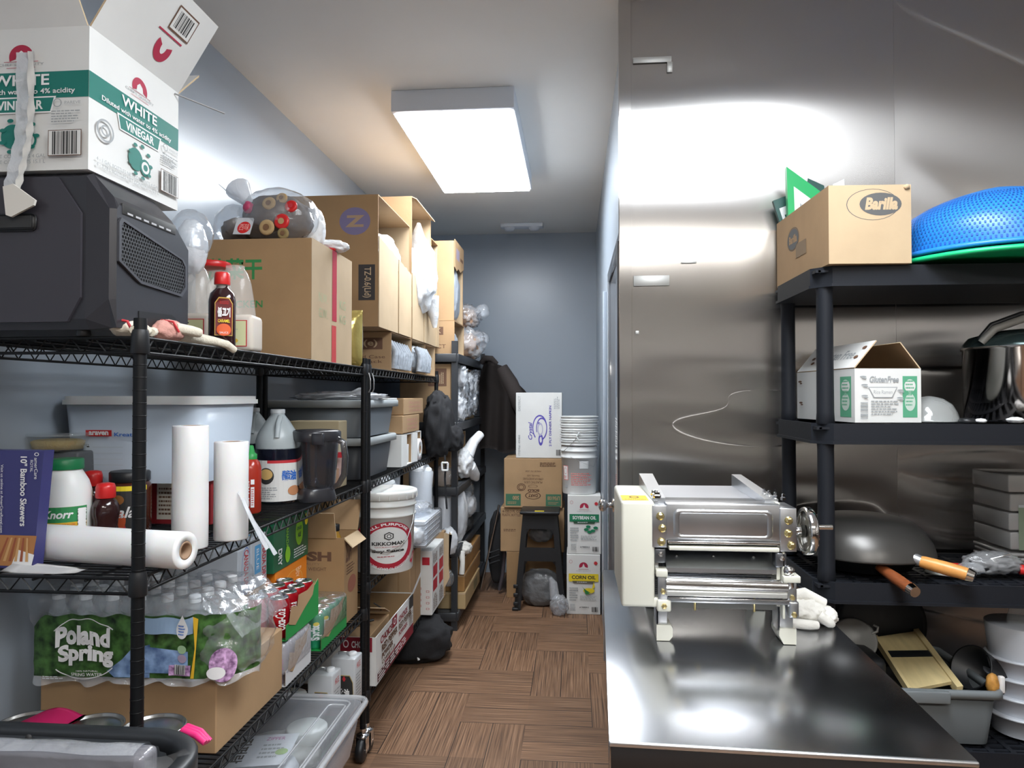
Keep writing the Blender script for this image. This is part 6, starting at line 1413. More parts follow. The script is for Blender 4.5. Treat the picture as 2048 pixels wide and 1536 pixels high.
# pail with nested empty ones on it
px_, py_ = PX(1158, Yo + .12), Yo + .13
PL = mat('white_pail_far', (.80, .81, .80), .35)
px_ = min(px_, XR - .140)
t = thing('white_pail', 'printed white pail on the soybean oil carton, lowest of the nested stack', 'pail', (px_, py_, .807), group='nested white pails')
b = MB(); pail(b, (0, 0, 0), .128, .36, PL); b.build('pail_body', parent=t)
b = MB(); s = b.csurf((0, 0, 0), .114, .01, .235, -70, 70, r2=.1235); RK = mat('pale_red_print', (.72, .22, .20), .6); s.rect(.06, .38, .22, .82, RK); s.rect(.075, .40, .205, .80, PL); s.ring(.14, .66, .05, .10, .15, RK); s.lines(.08, .42, .20, .52, 2, RK, 3); s.lines(.30, .22, .86, .62, 7, RK, 5); s.rect(.50, .74, .72, .98, GRYI); s.rect(.51, .75, .71, .97, PL); s.bars(.53, .78, .69, .95, INK, 5, 12, vert=True); s.rect(.12, .15, .2, .22, GRYI)
b.build('pail_print', parent=t, label='pale red warning print')
b = MB(); b.tube([(-.128, -.03, .28), (-.10, -.10, .30), (-.05, -.13, .35), (-.005, -.14, .40)], .002, STEEL, 6); b.tube([(-.002, -.142, .37), (-.018, -.142, .40), (.002, -.142, .425)], .005, WHP, 8); b.tube([(.128, -.03, .24), (.10, -.105, .19), (.0, -.145, .23), (-.06, -.14, .26)], .0015, STEEL, 6); b.build('bail_handle', parent=t)
for i in range(6):
    z = .807 + .33 + i * .034
    q = MB(); r = .132; q.lathe([(r * .93, 0), (r * .95, .004), (r * 1.01, .006), (r * 1.01, .012), (r * .95, .015), (r * .96, .026), (r * 1.03, .028), (r * 1.03, .033), (r * .97, .0335)], PL, seg=44, cap=True)
    q.build('white_pail', loc=(px_, py_, z), label=('white pail rim in the nested stack, first above the printed pail', 'white pail rim in the nested stack, second above the printed pail', 'white pail rim in the nested stack, third above the printed pail', 'white pail rim in the nested stack, fourth above the printed pail', 'white pail rim in the nested stack, second from the top', 'white pail rim in the nested stack, topmost')[i], cat='pail', group='nested white pails')
# folding step stool
Ys = 4.98; t = thing('step_stool', 'black plastic step stool with clear bags in its openings before the far stack', 'stool', (PX(1080, Ys), Ys, 0))
W0, W1, Hh = .178, .118, .68
def tr(z): return W0 + (W1 - W0) * z / Hh
b = MB()
th = .03
for sx in (-1, 1):
    for (ya, yb) in ((-.02, .01), (.15, .18)):
        vs = []; 
        for z in (0, Hh - .02):
            o_ = tr(z); yy0 = ya + (.02 if ya > .1 else 0) * (1 - z / Hh) - (.05 if ya < .1 else 0) * (1 - z / Hh)
            vs += [(sx * o_, yy0, z), (sx * (o_ - .035 - .01 * (1 - z / Hh)), yy0, z), (sx * (o_ - .035), yy0 + th, z), (sx * o_, yy0 + th, z)]
        b.add(vs, [(0, 1, 2, 3), (4, 7, 6, 5), (0, 4, 5, 1), (1, 5, 6, 2), (2, 6, 7, 3), (3, 7, 4, 0)], BLKP)
b.build('legs', parent=t)
b = MB()
for (za, zb) in ((.335, .425), (.555, .67)):
    ya = -.02 - .05 * (1 - za / Hh); b.add([(-tr(za) + .02, ya, za), (tr(za) - .02, ya, za), (tr(zb) - .02, ya + .006, zb), (-tr(zb) + .02, ya + .006, zb), (-tr(za) + .02, ya + .02, za), (tr(za) - .02, ya + .02, za), (tr(zb) - .02, ya + .026, zb), (-tr(zb) + .02, ya + .026, zb)], [(0, 1, 2, 3), (4, 7, 6, 5), (0, 4, 5, 1), (3, 2, 6, 7), (1, 5, 6, 2), (0, 3, 7, 4)], BLKP)
for sx in (-1, 1):   # shoulders that round the openings
    for zc in (.335, .555):
        ya = -.03; b.prism([(sx * tr(zc) * .55, zc + .002), (sx * (tr(zc) - .03), zc + .002), (sx * (tr(zc - .1) - .03), zc - .06)][::sx], ya, ya + .02, BLKP, 'y')
b.build('front_panel', parent=t)
b = MB(); b.rbox(-W1 - .02, W1 + .02, -.06, .19, Hh - .022, Hh, BLKP, .008); b.build('seat', parent=t); b = MB(); b.rbox(-.035, .03, -.055, -.03, Hh, Hh + .003, YEL, .001); b.build('grip_label', parent=t, label='small yellow sticker')
for sx in (-1, 1):
    for (yy0) in (-.07, .17): MB().rbox(sx * W0 - .022 - .01 * sx, sx * W0 + .022 - .01 * sx, yy0 - .015, yy0 + .03, 0, .02, BLKP, .005).build('foot', parent=t)
for k in range(3): MB().rbox(-W0 - .003, -W0 + .03, -.085, -.068, .035 + k * .06, .06 + k * .06, BLKP, .004).build('clip', parent=t)
MB().blob((PX(1080, 5.0), 5.09, .44), (.17, .10, .13), mat('dark_clear_bag', (.16, .165, .17), .2, bump=.9, bscale=22, bdist=.01), 3, .2, 2.4, 4).build('clear_bag', label='dark clear bag seen through the upper opening of the stool', cat='bag')
MB().blob((PX(1080, 5.0), 5.06, .003), (.27, .16, .25), mat('dark_clear_bag'), 6, .12, 2.0, 4, power=.8).build('clear_bag', label='dark clear bag filling the lower opening of the stool', cat='bag')
b = MB(); b.blob((PX(1118, 4.85), 4.84, .002), (.12, .12, .13), FILM, 8, .25, 2.8, 4); b.tube([(PX(1110, 4.9), 4.86, .10), (PX(1106, 4.9), 4.88, .20), (PX(1100, 4.9), 4.88, .24)], [.035, .03, .012], FILM, 10); b.build('clear_bag', label='crumpled clear bag between the stool and the corn oil carton', cat='bag')
# dark backpack and folded pram things left of the stack
t = thing('folded_chair', 'black folded chair with curved edge leaning behind the jacket, left of the stack', 'folding chair', (PX(990, 5.45), 5.40, 0))
b = MB(); b.blob((.02, .0, .06), (.13, .12, .55), BLKF, 4, .10, 1.8, 4); b.build('seat_pad', parent=t)
b = MB(); b.tube([(-.10, -.04, .02), (-.075, -.07, .12), (-.02, -.08, .35), (.045, -.07, .66)], .008, STEEL, 8); b.tube([(.05, -.09, .03), (.075, -.10, .15), (.09, -.10, .30), (.07, -.10, .42)], .014, mat('dark_rubber', (.07, .06, .07), .6), 10)
for k in range(3): b.tube([(-.03, -.08, .22 + k * .04), (.05, -.09, .25 + k * .04)], .006, GRYM, 6)
b.build('chair_frame', parent=t)
# ================================================================= dough sheeter on the table
Yf = 1.70; TZ = .90
sh = thing('dough_sheeter', 'ivory and steel dough sheeting machine with hand wheel on the work table', 'dough sheeter', (.30, 1.85, TZ))
zz = lambda py: PZ(py, .3, Yf)
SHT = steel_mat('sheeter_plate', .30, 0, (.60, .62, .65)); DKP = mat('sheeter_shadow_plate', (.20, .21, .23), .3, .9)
def P(name, mb, **k): return inp(mb.build(name, parent=sh, **k))
# ivory gear cover
b = MB(); b.rbox(.108, .186, Yf - .005, Yf + .30, zz(1215), zz(1003), IVORY, .008, 3)
b.rbox(.150, .205, Yf - .002, Yf + .02, zz(1215), zz(1196), IVORY, .004)
P('gear_cover', b, label='tall ivory gear cover')
b = MB(); s = b.surf((.112, Yf + .006, zz(1003) + .0002), (.062, 0, 0), (0, .085, 0)); s.rect(0, 0, 1, 1, mat('yellow_sticker', (.85, .50, .02), .5)); s.text('CAUTION', .1, .1, .9, .3, INKB); s.disc(.5, .6, .2, .2, INKB, inner=.6); P('sticker', b, label='orange-yellow warning sticker')
# side plates
for (x0, x1, nm) in ((.188, .196, 0), (.468, .476, 1)):
    b = MB(); b.box(x0, x1, Yf + .012, Yf + .29, zz(1210), zz(1005), SHT if nm == 0 else IVORY); P('side_plate', b)
x0, x1 = PX(1303, Yf), PX(1332, Yf); x2, x3 = PX(1557, Yf), PX(1590, Yf)
for (a, c, t_, bt) in ((x0, x1, 1011, 1094), (x2, x3, 1013, 1098)):
    b = MB(); b.rbox(a, c, Yf - .006, Yf - .001, zz(bt), zz(t_), SHT, .0012); b.rbox(a, c, Yf - .001, Yf + .09, zz(t_) - .004, zz(t_), SHT, .001)
    P('front_bracket', b)
for (px, py) in ((1319, 1032), (1323, 1056), (1321, 1083), (1574, 1037), (1573, 1062), (1579, 1086)):
    b = MB(); b.T = Matrix.Translation((PX(px, Yf), Yf - .006, zz(py))) @ Matrix.Rotation(R(90), 4, 'X')
    b.lathe([(.0095, 0), (.0095, .002), (.0075, .0035)], BRASS, seg=20); b.lathe([(.0075, .0035), (.0072, .008), (.005, .010), (0, .010)], BRASS, seg=6, smooth=False); P('bolt', b, label='yellow zinc bolt')
# upper housing with pressed panel
a, c = x1 - .002, x2 + .002
b = MB(); b.rbox(a, c, Yf - .004, Yf + .05, zz(1080), zz(1006), SHT, .003)
def rr(x0, x1, z0, z1, r, n=5):
    Q = []
    for (cx, cz, a0) in ((x1 - r, z0 + r, -90), (x1 - r, z1 - r, 0), (x0 + r, z1 - r, 90), (x0 + r, z0 + r, 180)):
        for k in range(n + 1): q = R(a0 + 90 * k / n); Q.append((cx + r * cos(q), cz + r * sin(q)))
    return Q
o1 = rr(PX(1345, Yf), PX(1543, Yf), zz(1077), zz(1018), .012); o2 = rr(PX(1350, Yf), PX(1538, Yf), zz(1074), zz(1021), .010); o3 = rr(PX(1357, Yf), PX(1532, Yf), zz(1069), zz(1026), .008); n = len(o1)
vs = [(x, Yf - .0042, z) for x, z in o1] + [(x, Yf - .0085, z) for x, z in o2] + [(x, Yf - .0035 - .001, z) for x, z in o3]
b.add(vs, [(k, (k + 1) % n, n + (k + 1) % n, n + k) for k in range(n)] + [(n + k, n + (k + 1) % n, 2 * n + (k + 1) % n, 2 * n + k) for k in range(n)], SHT, True)
P('upper_housing', b, label='steel housing with pressed rounded panel')
b = MB(); b.rbox(a + .004, c - .004, Yf - .012, Yf + .03, zz(1085), zz(1080), CHROME, .0015); b.rbox(a + .006, c - .006, Yf - .016, Yf + .03, zz(1098), zz(1090), IVORY, .002); b.box(a + .006, c - .006, Yf + .002, Yf + .02, zz(1090), zz(1085), INK); P('housing_lip', b)
# recess with scraper plates
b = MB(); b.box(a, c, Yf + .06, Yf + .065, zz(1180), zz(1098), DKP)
vs = [(a + .004, Yf + .055, zz(1108)), (c - .006, Yf + .055, zz(1108)), (c - .008, Yf + .002, zz(1136)), (a + .002, Yf + .002, zz(1136)), (a + .004, Yf + .056, zz(1110)), (c - .006, Yf + .056, zz(1110)), (c - .008, Yf + .002, zz(1144)), (a + .002, Yf + .002, zz(1144))]
b.add(vs, [(0, 1, 2, 3), (4, 7, 6, 5), (3, 2, 6, 7)], SHT)
for px in (1356, 1431, 1512): b.lathe([(.004, 0), (.003, .003), (0, .003)], CHROME, (PX(px, Yf), Yf + .035, zz(1118)), 12)
P('scraper_plate', b)
for (px, py) in ((1320, 1108), (1561, 1112)):
    b = MB(); x = PX(px, Yf); b.rbox(x - .014, x + .012, Yf + .0, Yf + .03, zz(py) - .022, zz(py) + .012, DKP, .003); b.T = Matrix.Translation((x, Yf, zz(py))) @ Matrix.Rotation(R(90), 4, 'X'); b.lathe([(.007, 0), (.006, .006), (0, .007)], CHROME, seg=6, smooth=False); b.T = None; P('roller_bearing', b)
b = MB(); b.rbox(PX(1310, Yf), PX(1333, Yf), Yf - .012, Yf + .03, zz(1152), zz(1138), IVORY, .002); P('spacer', b); b = MB(); b.rbox(PX(1562, Yf), PX(1596, Yf), Yf - .012, Yf + .03, zz(1158), zz(1145), IVORY, .002); P('spacer', b)
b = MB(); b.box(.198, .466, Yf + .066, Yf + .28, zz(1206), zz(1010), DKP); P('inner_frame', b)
# rollers
b = MB(); b.cyl((a + .002, Yf + .03, zz(1140)), (c, Yf + .03, zz(1140)), .018, CHROME, 28); P('roller', b, label='hidden upper steel roller')
b = MB(); b.cyl((a, Yf + .004, zz(1166)), (PX(1571, Yf), Yf + .004, zz(1168)), .0165, CHROME, 36); P('roller', b, label='polished chrome roller')
b = MB(); b.rbox(a, PX(1571, Yf), Yf - .010, Yf + .012, zz(1190), zz(1178.5), mat('pale_zinc', (.70, .70, .66), .3, .6), .003); P('guide_bar', b)
b = MB(); b.rbox(PX(1334, Yf), PX(1575, Yf), Yf - .006, Yf + .010, zz(1203), zz(1193), SHT, .003); b.rbox(PX(1334, Yf), PX(1575, Yf), Yf - .010, Yf - .004, zz(1195), zz(1192), CHROME, .001)
for px in (1388, 1506): b.lathe([(.003, -.03), (.003, .004), (.005, .004), (.005, .007), (0, .007)], BRASS, (PX(px, Yf), Yf + .0, zz(1193)), 10)
P('cross_bar', b)
b = MB(); b.box(PX(1308, Yf), PX(1316, Yf), Yf + .004, Yf + .03, zz(1190), zz(1150), INK)
for k in range(9): b.box(PX(1309, Yf), PX(1314, Yf), Yf + .001, Yf + .006, zz(1187 - k * 4.2), zz(1185 - k * 4.2), GRYM)
P('drive_chain', b)
# lower brackets, legs, ivory feet
for (pa, pb, t_, bt) in ((1314, 1334, 1153, 1200), (1571, 1590, 1160, 1206)):
    b = MB(); b.rbox(PX(pa, Yf), PX(pb, Yf), Yf - .004, Yf + .03, zz(bt), zz(t_), SHT, .002); b.T = Matrix.Translation((PX((pa + pb) / 2, Yf), Yf - .004, zz(bt - 18))) @ Matrix.Rotation(R(90), 4, 'X'); b.lathe([(.006, 0), (.006, .005), (0, .006)], BRASS, seg=6, smooth=False); b.T = None; P('lower_bracket', b)
for (pa, pb, fa, fb) in ((1313, 1337, 1311, 1343), (1558, 1590, 1554, 1588)):
    for yy_ in (0, .27):
        X0_, X1_ = PX(pa, Yf), PX(pb, Yf) - .002; Y_ = Yf + .02 + yy_
        b = MB(); b.rbox(X0_, X0_ + .005, Y_, Y_ + .05, TZ + .03, zz(1200), SHT, .001); b.rbox(X0_, X1_ if fa < 1400 else X1_, Y_, Y_ + .004, TZ + .03, zz(1200), SHT, .001); lg = P('leg', b)
        b = MB(); xa, xb = PX(fa, Yf + .02), PX(fb, Yf + .02)
        if fa < 1400: Q = [(xa, TZ + .0015), (xb - .008, TZ + .0015), (xb, TZ + .012), (xb, TZ + .030), (xb - .004, TZ + .038), (xa, TZ + .038)]
        else: Q = [(xa + .010, TZ + .0015), (xb, TZ + .0015), (xb, TZ + .038), (xa + .002, TZ + .038), (xa, TZ + .030), (xa, TZ + .020)]
        b.prism(Q, Y_ - .006, Y_ + .06, IVORY, 'y'); P('foot', b, label='chamfered ivory foot')
b = MB(); b.rbox(PX(1312, Yf), PX(1340, Yf), Yf - .008, Yf + .012, zz(1222), zz(1198), IVORY, .004); b.T = Matrix.Translation((PX(1326, Yf), Yf - .008, zz(1210))) @ Matrix.Rotation(R(90), 4, 'X'); b.lathe([(.007, 0), (.006, .005), (0, .006)], BRASS, seg=6, smooth=False); b.T = None; P('leg_joint', b)
b = MB(); b.rbox(PX(1574, Yf), PX(1594, Yf), Yf - .006, Yf + .012, zz(1228), zz(1196), SHT, .004); b.T = Matrix.Translation((PX(1584, Yf), Yf - .006, zz(1221))) @ Matrix.Rotation(R(90), 4, 'X'); b.lathe([(.007, 0), (.006, .005), (0, .006)], BRASS, seg=6, smooth=False); b.T = None; P('leg_joint', b)
b = MB(); b.box(PX(1340, Yf), PX(1575, Yf), Yf + .03, Yf + .034, zz(1222), zz(1204), mat('dim_cross_plate', (.25, .25, .24), .4, .8)); P('rear_plate', b)
b = MB(); b.rbox(.478, .484, Yf + .0, Yf + .05, zz(1232), zz(1100), IVORY, .002); P('adjust_arm', b, label='narrow ivory arm')
b = MB(); b.lathe([(0, -.012), (.011, -.008), (.013, 0), (.011, .008), (0, .012)], CHROME, (.492, Yf + .0, zz(1136)), 20); b.lathe([(.008, -.016), (.010, -.012), (.010, .012), (.008, .016)], CHROME, (.494, Yf + .0, zz(1157)), 16); P('adjust_knob', b, label='small chrome knob')
# feed chute on top: side rails and plate
zt0, zt1 = 1.232, 1.258
for (xa, xb, xr0, xr1) in ((.184, .215, .178, .215), (.447, .478, .430, .455)):
    b = MB(); ya, yb = Yf + .03, Yf + .31
    vs = [(xa, ya, zt0 - .05), (xb, ya, zt0 - .05), (xb, ya, zt0 + .004), (xa, ya, zt0 + .004), (xr0, yb, zt1 - .05), (xr1, yb, zt1 - .05), (xr1, yb, zt1 + .006), (xr0, yb, zt1 + .006)]
    b.add(vs, [(0, 1, 2, 3), (7, 6, 5, 4), (3, 2, 6, 7), (0, 3, 7, 4), (1, 5, 6, 2), (0, 4, 5, 1)], SHT); P('chute_rail', b)
b = MB(); b.add([(.21, Yf + .03, zt0 - .012), (.45, Yf + .03, zt0 - .012), (.432, Yf + .31, zt1 - .026), (.21, Yf + .31, zt1 - .026), (.21, Yf + .03, zt0 - .015), (.45, Yf + .03, zt0 - .015), (.432, Yf + .31, zt1 - .029), (.21, Yf + .31, zt1 - .029)], [(0, 1, 2, 3), (4, 7, 6, 5), (0, 4, 5, 1), (1, 5, 6, 2), (2, 6, 7, 3), (3, 7, 4, 0)], mat('pale_chute', (.5, .51, .54), .35, .7)); P('chute_plate', b)
for (px, py, Y) in ((1306, 984, Yf + .06), (1312, 986, Yf + .06), (1316, 1000, Yf + .03), (1311, 1003, Yf + .03), (1527, 984, Yf + .10), (1537, 989, Yf + .08), (1549, 999, Yf + .05), (1565, 1004, Yf + .02)):
    x = PX(px, Y); b = MB(); b.lathe([(.0065, 0), (.0065, .006), (.004, .008), (.004, .014), (0, .015)], CHROME, (x, Y, zt0 + .004), 6, smooth=False); P('chrome_nut', b)
# hand wheel
Yw = Yf + .06; xw = PX(1613, Yw); zw = PZ(1061, xw, Yw); Rw = .057
b = MB(); b.T = Matrix.Translation((xw, Yw, zw)) @ Matrix.Rotation(R(90), 4, 'Y') @ Matrix.Rotation(R(0), 4, 'X')
b.lathe([(Rw - .010, -.009), (Rw - .002, -.010), (Rw, -.006), (Rw, .006), (Rw - .002, .010), (Rw - .010, .009), (Rw - .010, -.009)], CHROME, seg=52, cap=False)
b.lathe([(.014, -.004), (Rw - .009, -.002), (Rw - .009, .002), (.014, .004)], mat('wheel_web', (.42, .40, .36), .3, .9), seg=40, cap=False); P('hand_wheel', b, label='polished chrome hand wheel')
b = MB(); b.cyl((.478, Yw, zw), (xw + .012, Yw, zw), .009, CHROME, 18); b.cyl((xw - .018, Yw, zw), (xw - .008, Yw, zw), .016, CHROME, 18); P('wheel_hub', b)
b = MB(); b.cyl((xw + .006, Yw - .02, zw + .013), (xw + .050, Yw - .02, zw + .013), .0065, CHROME, 14); P('crank_pin', b)
# white knit glove beside it
b = MB(); gx, gy = .588, 1.90
b.blob((gx - .0, gy, TZ + .001), (.105, .12, .060), CLOTH, 3, .22, 2.0, 4); b.blob((gx + .045, gy - .01, TZ + .001), (.06, .10, .042), CLOTH, 6, .2, 2.4, 4); b.tube([(gx - .05, gy - .06, TZ + .012), (gx - .01, gy - .075, TZ + .014), (gx + .01, gy - .07, TZ + .012)], [.012, .012, .010], CLOTH, 10); b.tube([(gx + .02, gy - .05, TZ + .03), (gx + .045, gy - .06, TZ + .014), (gx + .05, gy - .055, TZ + .011)], [.014, .012, .009], CLOTH, 10)
b.tube([(gx - .05, gy + .02, TZ + .055), (gx, gy + .0, TZ + .068), (gx + .05, gy + .0, TZ + .045)], [.014, .018, .014], CLOTH, 12)
b.build('knit_glove', label='crumpled white knit work glove on the steel table beside the sheeter', cat='glove')

# ================================================================= black resin shelving, top tier
Z = 1.836
t = thing('pasta_carton', 'open kraft pasta carton with oval logo on the top tier of the black shelving', 'box', (.682, 1.975, Z), R(2.3))
b = carton(0, .217, 0, .43, 0, .212, KR, KR, 'top'); s = b.surf((0, 0, 0), (.217, 0, 0), (0, 0, .212)); s.rect(0, 0, 1, 1, KRL)
LG = mat('grey_logo_print', (.10, .10, .10), .6); s.ring(.535, .75, .32, .20, .03, LG); s.disc(.63, .755, .255, .145, LG); s.text('Barilla', .44, .68, .84, .84, KRL, bold=.05, shear=.2)
s = b.surf((0, .43, 0), (0, -.43, 0), (0, 0, .212)); s.ring(.36, .60, .12, .17, .04, LG); s.disc(.36, .60, .11, .15, LG); s.text('Barilla', .28, .54, .44, .66, KR, bold=.04); s.rect(.42, .30, .62, .50, mat('brown_block_print', (.26, .18, .11), .7))
b.build('carton_body', parent=t)
b = MB(); b.blob((.205, -.002, .205), (.016, .012, .014), KRL, 3, .3, 3, 2, False); b.build('torn_corner', parent=t)
GB = mat('green_pouch', (.02, .38, .12), .3); DG = mat('dark_green_pouch', (.03, .09, .08), .35)
def pouch(name, label, pts, y, th, mats):
    b = MB(); b.prism(pts, y - th / 2, y + th / 2, mats[0], 'y'); k = .0008
    cx_ = sum(p[0] for p in pts) / len(pts); cz_ = sum(p[1] for p in pts) / len(pts)
    q = [(cx_ + (x - cx_) * .62, cz_ + (z - cz_) * .62) for x, z in pts]; b.prism(q, y - th / 2 - k, y - th / 2, mats[1], 'y'); q = [(cx_ + (x - cx_) * .3, cz_ + (z - cz_) * .3) for x, z in pts]; b.prism(q, y - th / 2 - 2 * k, y - th / 2 - k, mats[2], 'y')
    b.build(name, label=label, cat='pouch')
W_ = mat('pouch_white', (.68, .70, .70), .35)
y_ = 2.33
pouch('snack_pouch', 'bright green and white pouch sticking up out of the pasta carton', [(PX(1580, y_), 1.90), (PX(1650, y_), 1.93), (PX(1643, y_), PZ(385, .7, y_)), (PX(1574, y_), PZ(333, .66, y_))], y_, .02, (GB, W_, GRYI))
pouch('snack_pouch', 'dark green pouch corner at the far left of the pasta carton', [(PX(1576, 2.38), 1.97), (PX(1610, 2.38), 1.97), (PX(1590, 2.38), PZ(385, .66, 2.38)), (PX(1548, 2.38), PZ(400, .66, 2.38))], 2.385, .014, (DG, W_, DG))
pouch('snack_pouch', 'dark pouch tip right behind the bright green pouch', [(PX(1600, 2.385), 1.93), (PX(1670, 2.385), 1.93), (PX(1655, 2.385), PZ(368, .7, 2.385)), (PX(1622, 2.385), PZ(352, .7, 2.385))], 2.408, .012, (DG, GRYI, W_))
pouch('snack_pouch', 'grey and white pouch tip at the right in the pasta carton', [(PX(1650, 2.25), 1.93), (PX(1700, 2.25), 1.93), (PX(1690, 2.25), PZ(358, .75, 2.25)), (PX(1668, 2.25), PZ(368, .75, 2.25))], 2.25, .012, (W_, DG, GRYI))
# blue colander upside down on a green one
BLUC = mat('blue_colander_plastic', (.02, .22, .68), .35); GRC = mat('green_colander_plastic', (.01, .55, .20), .35)
ccx, ccy = 1.20, 2.13
def colander(name, label, m, r, h, z0, holes, cy_=0):
    t = thing(name, label, 'colander', (ccx + .0, ccy, z0)); b = MB(); 
    prof = [(r * (1 - (k / 12) ** 3) if k < 12 else .001, h * (k / 12) ** .9) for k in range(13)]
    b.lathe([(r, 0)] + [(p[0], p[1] + .002) for p in prof], m, seg=72, cap=False); b.lathe([(r * .985, 0)] + [(p[0] * .985, p[1]) for p in prof], m, seg=48, cap=False)
    b.build('bowl', parent=t)
    b = MB(); b.lathe([(r - .004, 0), (r + .014, .0), (r + .016, .006), (r + .012, .012), (r - .004, .012), (r - .004, 0)], m, seg=72, cap=False); b.build('rim', parent=t)
    return t, prof
t, prof = colander('plastic_colander', 'large bright blue perforated colander upside down on the top tier', BLUC, .275, .21, Z + .028, True)
# slots: flat darker blue marks painting the shade in the openings
b = MB(); DBL = mat('blue_slot_shadow', (.01, .10, .42), .6)
def bowl_pt(a, q, e=.0015):
    k = min(11.999, q * 12); i = int(k); f_ = k - i; r_ = prof[i][0] + (prof[i + 1][0] - prof[i][0]) * f_ + e; z_ = prof[i][1] + (prof[i + 1][1] - prof[i][1]) * f_ + e + .002
    return (r_ * cos(a), r_ * sin(a), z_)
for band in range(16):
    q0 = .05 + band * .045; n = 150
    for i in range(n):
        a = 2 * pi * (i + .5 * (band % 2)) / n
        if not (-pi * .98 < a - 2 * pi < -.1 or pi * .95 < a < 2 * pi): continue
        d = pi / n * .42
        b.add([bowl_pt(a - d, q0), bowl_pt(a + d, q0), bowl_pt(a + d, q0 + .026), bowl_pt(a - d, q0 + .026)], [(0, 1, 2, 3)], DBL)
b.build('slots', parent=t)
t2, _p = colander('plastic_colander', 'green colander rim showing under the blue one on the top tier', GRC, .288, .012, Z + .008, False)

# ================================================================= second tier
Z = 1.406
t = thing('printed_carton', 'white carton with green panels and peaked open flaps on the second tier', 'box', (.767, 2.03, Z), R(6.3))
b = carton(0, .185, 0, .375, 0.001, .150, WBOX, KRD, 'top'); s = b.surf((0, 0, 0), (.185, 0, 0), (0, 0, .15)); GS = mat('mid_green_panel', (.10, .38, .22), .6)
def panelart(s, a0, a1):
    s.rect(a0, .10, a1, .86, GS); w_ = a1 - a0; s.disc((a0 + a1) / 2, .68, w_ * .38, .12, WBOX); s.disc((a0 + a1) / 2, .38, w_ * .36, .16, mat('pale_green_art', (.55, .65, .58), .6)); s.lines(a0 + w_ * .2, .3, a1 - w_ * .2, .8, 8, GS, 3)
panelart(s, .72, .94); s.text('GlutenFree', .22, .74, .66, .86, GRYI, bold=.03, shear=.2)
s.poly([(.20, .66), (.64, .66), (.56, .46), (.28, .46)], GRYI); s.poly([(.215, .645), (.625, .645), (.55, .475), (.29, .475)], WBOX); s.text('Rice Ramen', .28, .53, .56, .60, GRYI); s.lines(.24, .14, .66, .42, 6, GRYI, 4); s.bars(.08, .08, .19, .38, GRYI, 3, 14, vert=True)
for (x, y) in ((.12, .85), (.14, .70), (.14, .50), (.68, .6), (.67, .46)): s.disc(x, y, .05, .015, GRYI); s.disc(x + .02, y - .03, .035, .012, GRYI)
s = b.surf((0, .375, 0), (0, -.375, 0), (0, 0, .15)); panelart(s, .78, .95)
for (x, y) in ((.52, .85), (.60, .82), (.56, .62), (.62, .58), (.08, .8), (.60, .3), (.10, .35), (.45, .4)): s.disc(x, y, .035, .02, INKB); s.disc(x + .02, y - .04, .025, .015, INKB)
s.lines(.48, .08, .72, .3, 4, GRYI, 3)
b.build('carton_body', parent=t)
b = MB(); b.flapq((.001, 0, .151), (.001, .37, .151), (.062, 0, .075), KRL, WBOX, -.003); s = b.surf((.001, .37, .1515), (0, -.37, 0), (.062, 0, .075)); s.k = 14; s.text('Gluten Free', .35, .35, .85, .70, GRYI, bold=.02, shear=.2)
for (x, y) in ((.15, .5), (.2, .3), (.92, .75), (.9, .4)): s.disc(x, y, .03, .06, INKB)
b.build('flap', parent=t, label='white printed flap leaning inwards')
b = MB(); b.flapq((.184, 0, .151), (.184, .37, .151), (-.055, 0, .072), WBOX, KRD, -.003); b.build('flap', parent=t, label='flap showing its brown inside')
b = MB(); b.lathe([(.078, 0), (.080, .002), (.074, .006), (.070, .025), (.058, .048), (.036, .064), (.012, .071), (0, .072)], film('dome_plastic', (.85, .87, .86), .30, .4, 10, .1, .002), seg=36); b.build('dome_lid', loc=(PX(1858, 2.12), 2.12, Z + .002), label='clear domed lid beside the peaked white carton', cat='lid')
# steel pot with handle
t = thing('pressure_cooker', 'large steel pressure cooker with black-trimmed lid at the right edge, second tier', 'pot', (1.31, 2.20, Z + .002))
POT = steel_mat('pot_steel', .10, .0, (.52, .48, .45)); r = .155
MB().lathe([(r * .95, 0), (r * .98, .006), (r * .99, .05), (r, .052), (r, .205), (r * 1.03, .208), (r * 1.03, .214)], POT, seg=56).build('pot_body', parent=t)
b = MB(); b.lathe([(r * 1.03, .214), (r * 1.02, .222), (r * .9, .244), (r * .5, .262), (.02, .268), (0, .268)], mat('dark_green_lid_steel', (.06, .09, .09), .2, .6), seg=48, cap=False); b.build('lid', parent=t, label='dark domed lid')
b = MB(); b.tube([(-r * .98, -.06, .225), (-r * .80, -.075, .262), (-.05, -.08, .290), (.05, -.08, .295)], [.010, .011, .011, .011], mat('grey_handle', (.26, .25, .23), .4), 12); b.tube([(-r * .98, -.05, .235), (-r * .82, -.065, .275), (-.05, -.07, .305), (.05, -.07, .31)], [.007, .007, .007, .007], BLKP, 10); b.build('lid_handle', parent=t, label='long lever handle over the lid')
MB().lathe([(.02, 0), (.022, .004), (.018, .012), (0, .014)], BLKP, (0, 0, 0), 20).build('loose_dial', loc=(PX(1935, 2.03), 2.035, Z + .001), label='small black dial lying at the tier edge before the pot', cat='dial')
MB().blob((PX(1963, 2.03), 2.035, Z + .001), (.030, .02, .012), BAGW, 4, .3, 3, 3).build('paper_scrap', label='tiny white scrap at the tier edge, left of two before the pot', cat='paper')
MB().blob((PX(2035, 2.03), 2.04, Z + .001), (.045, .03, .016), BAGW, 6, .3, 3, 3).build('paper_scrap', label='tiny white scrap at the tier edge, right of two before the pot', cat='paper')

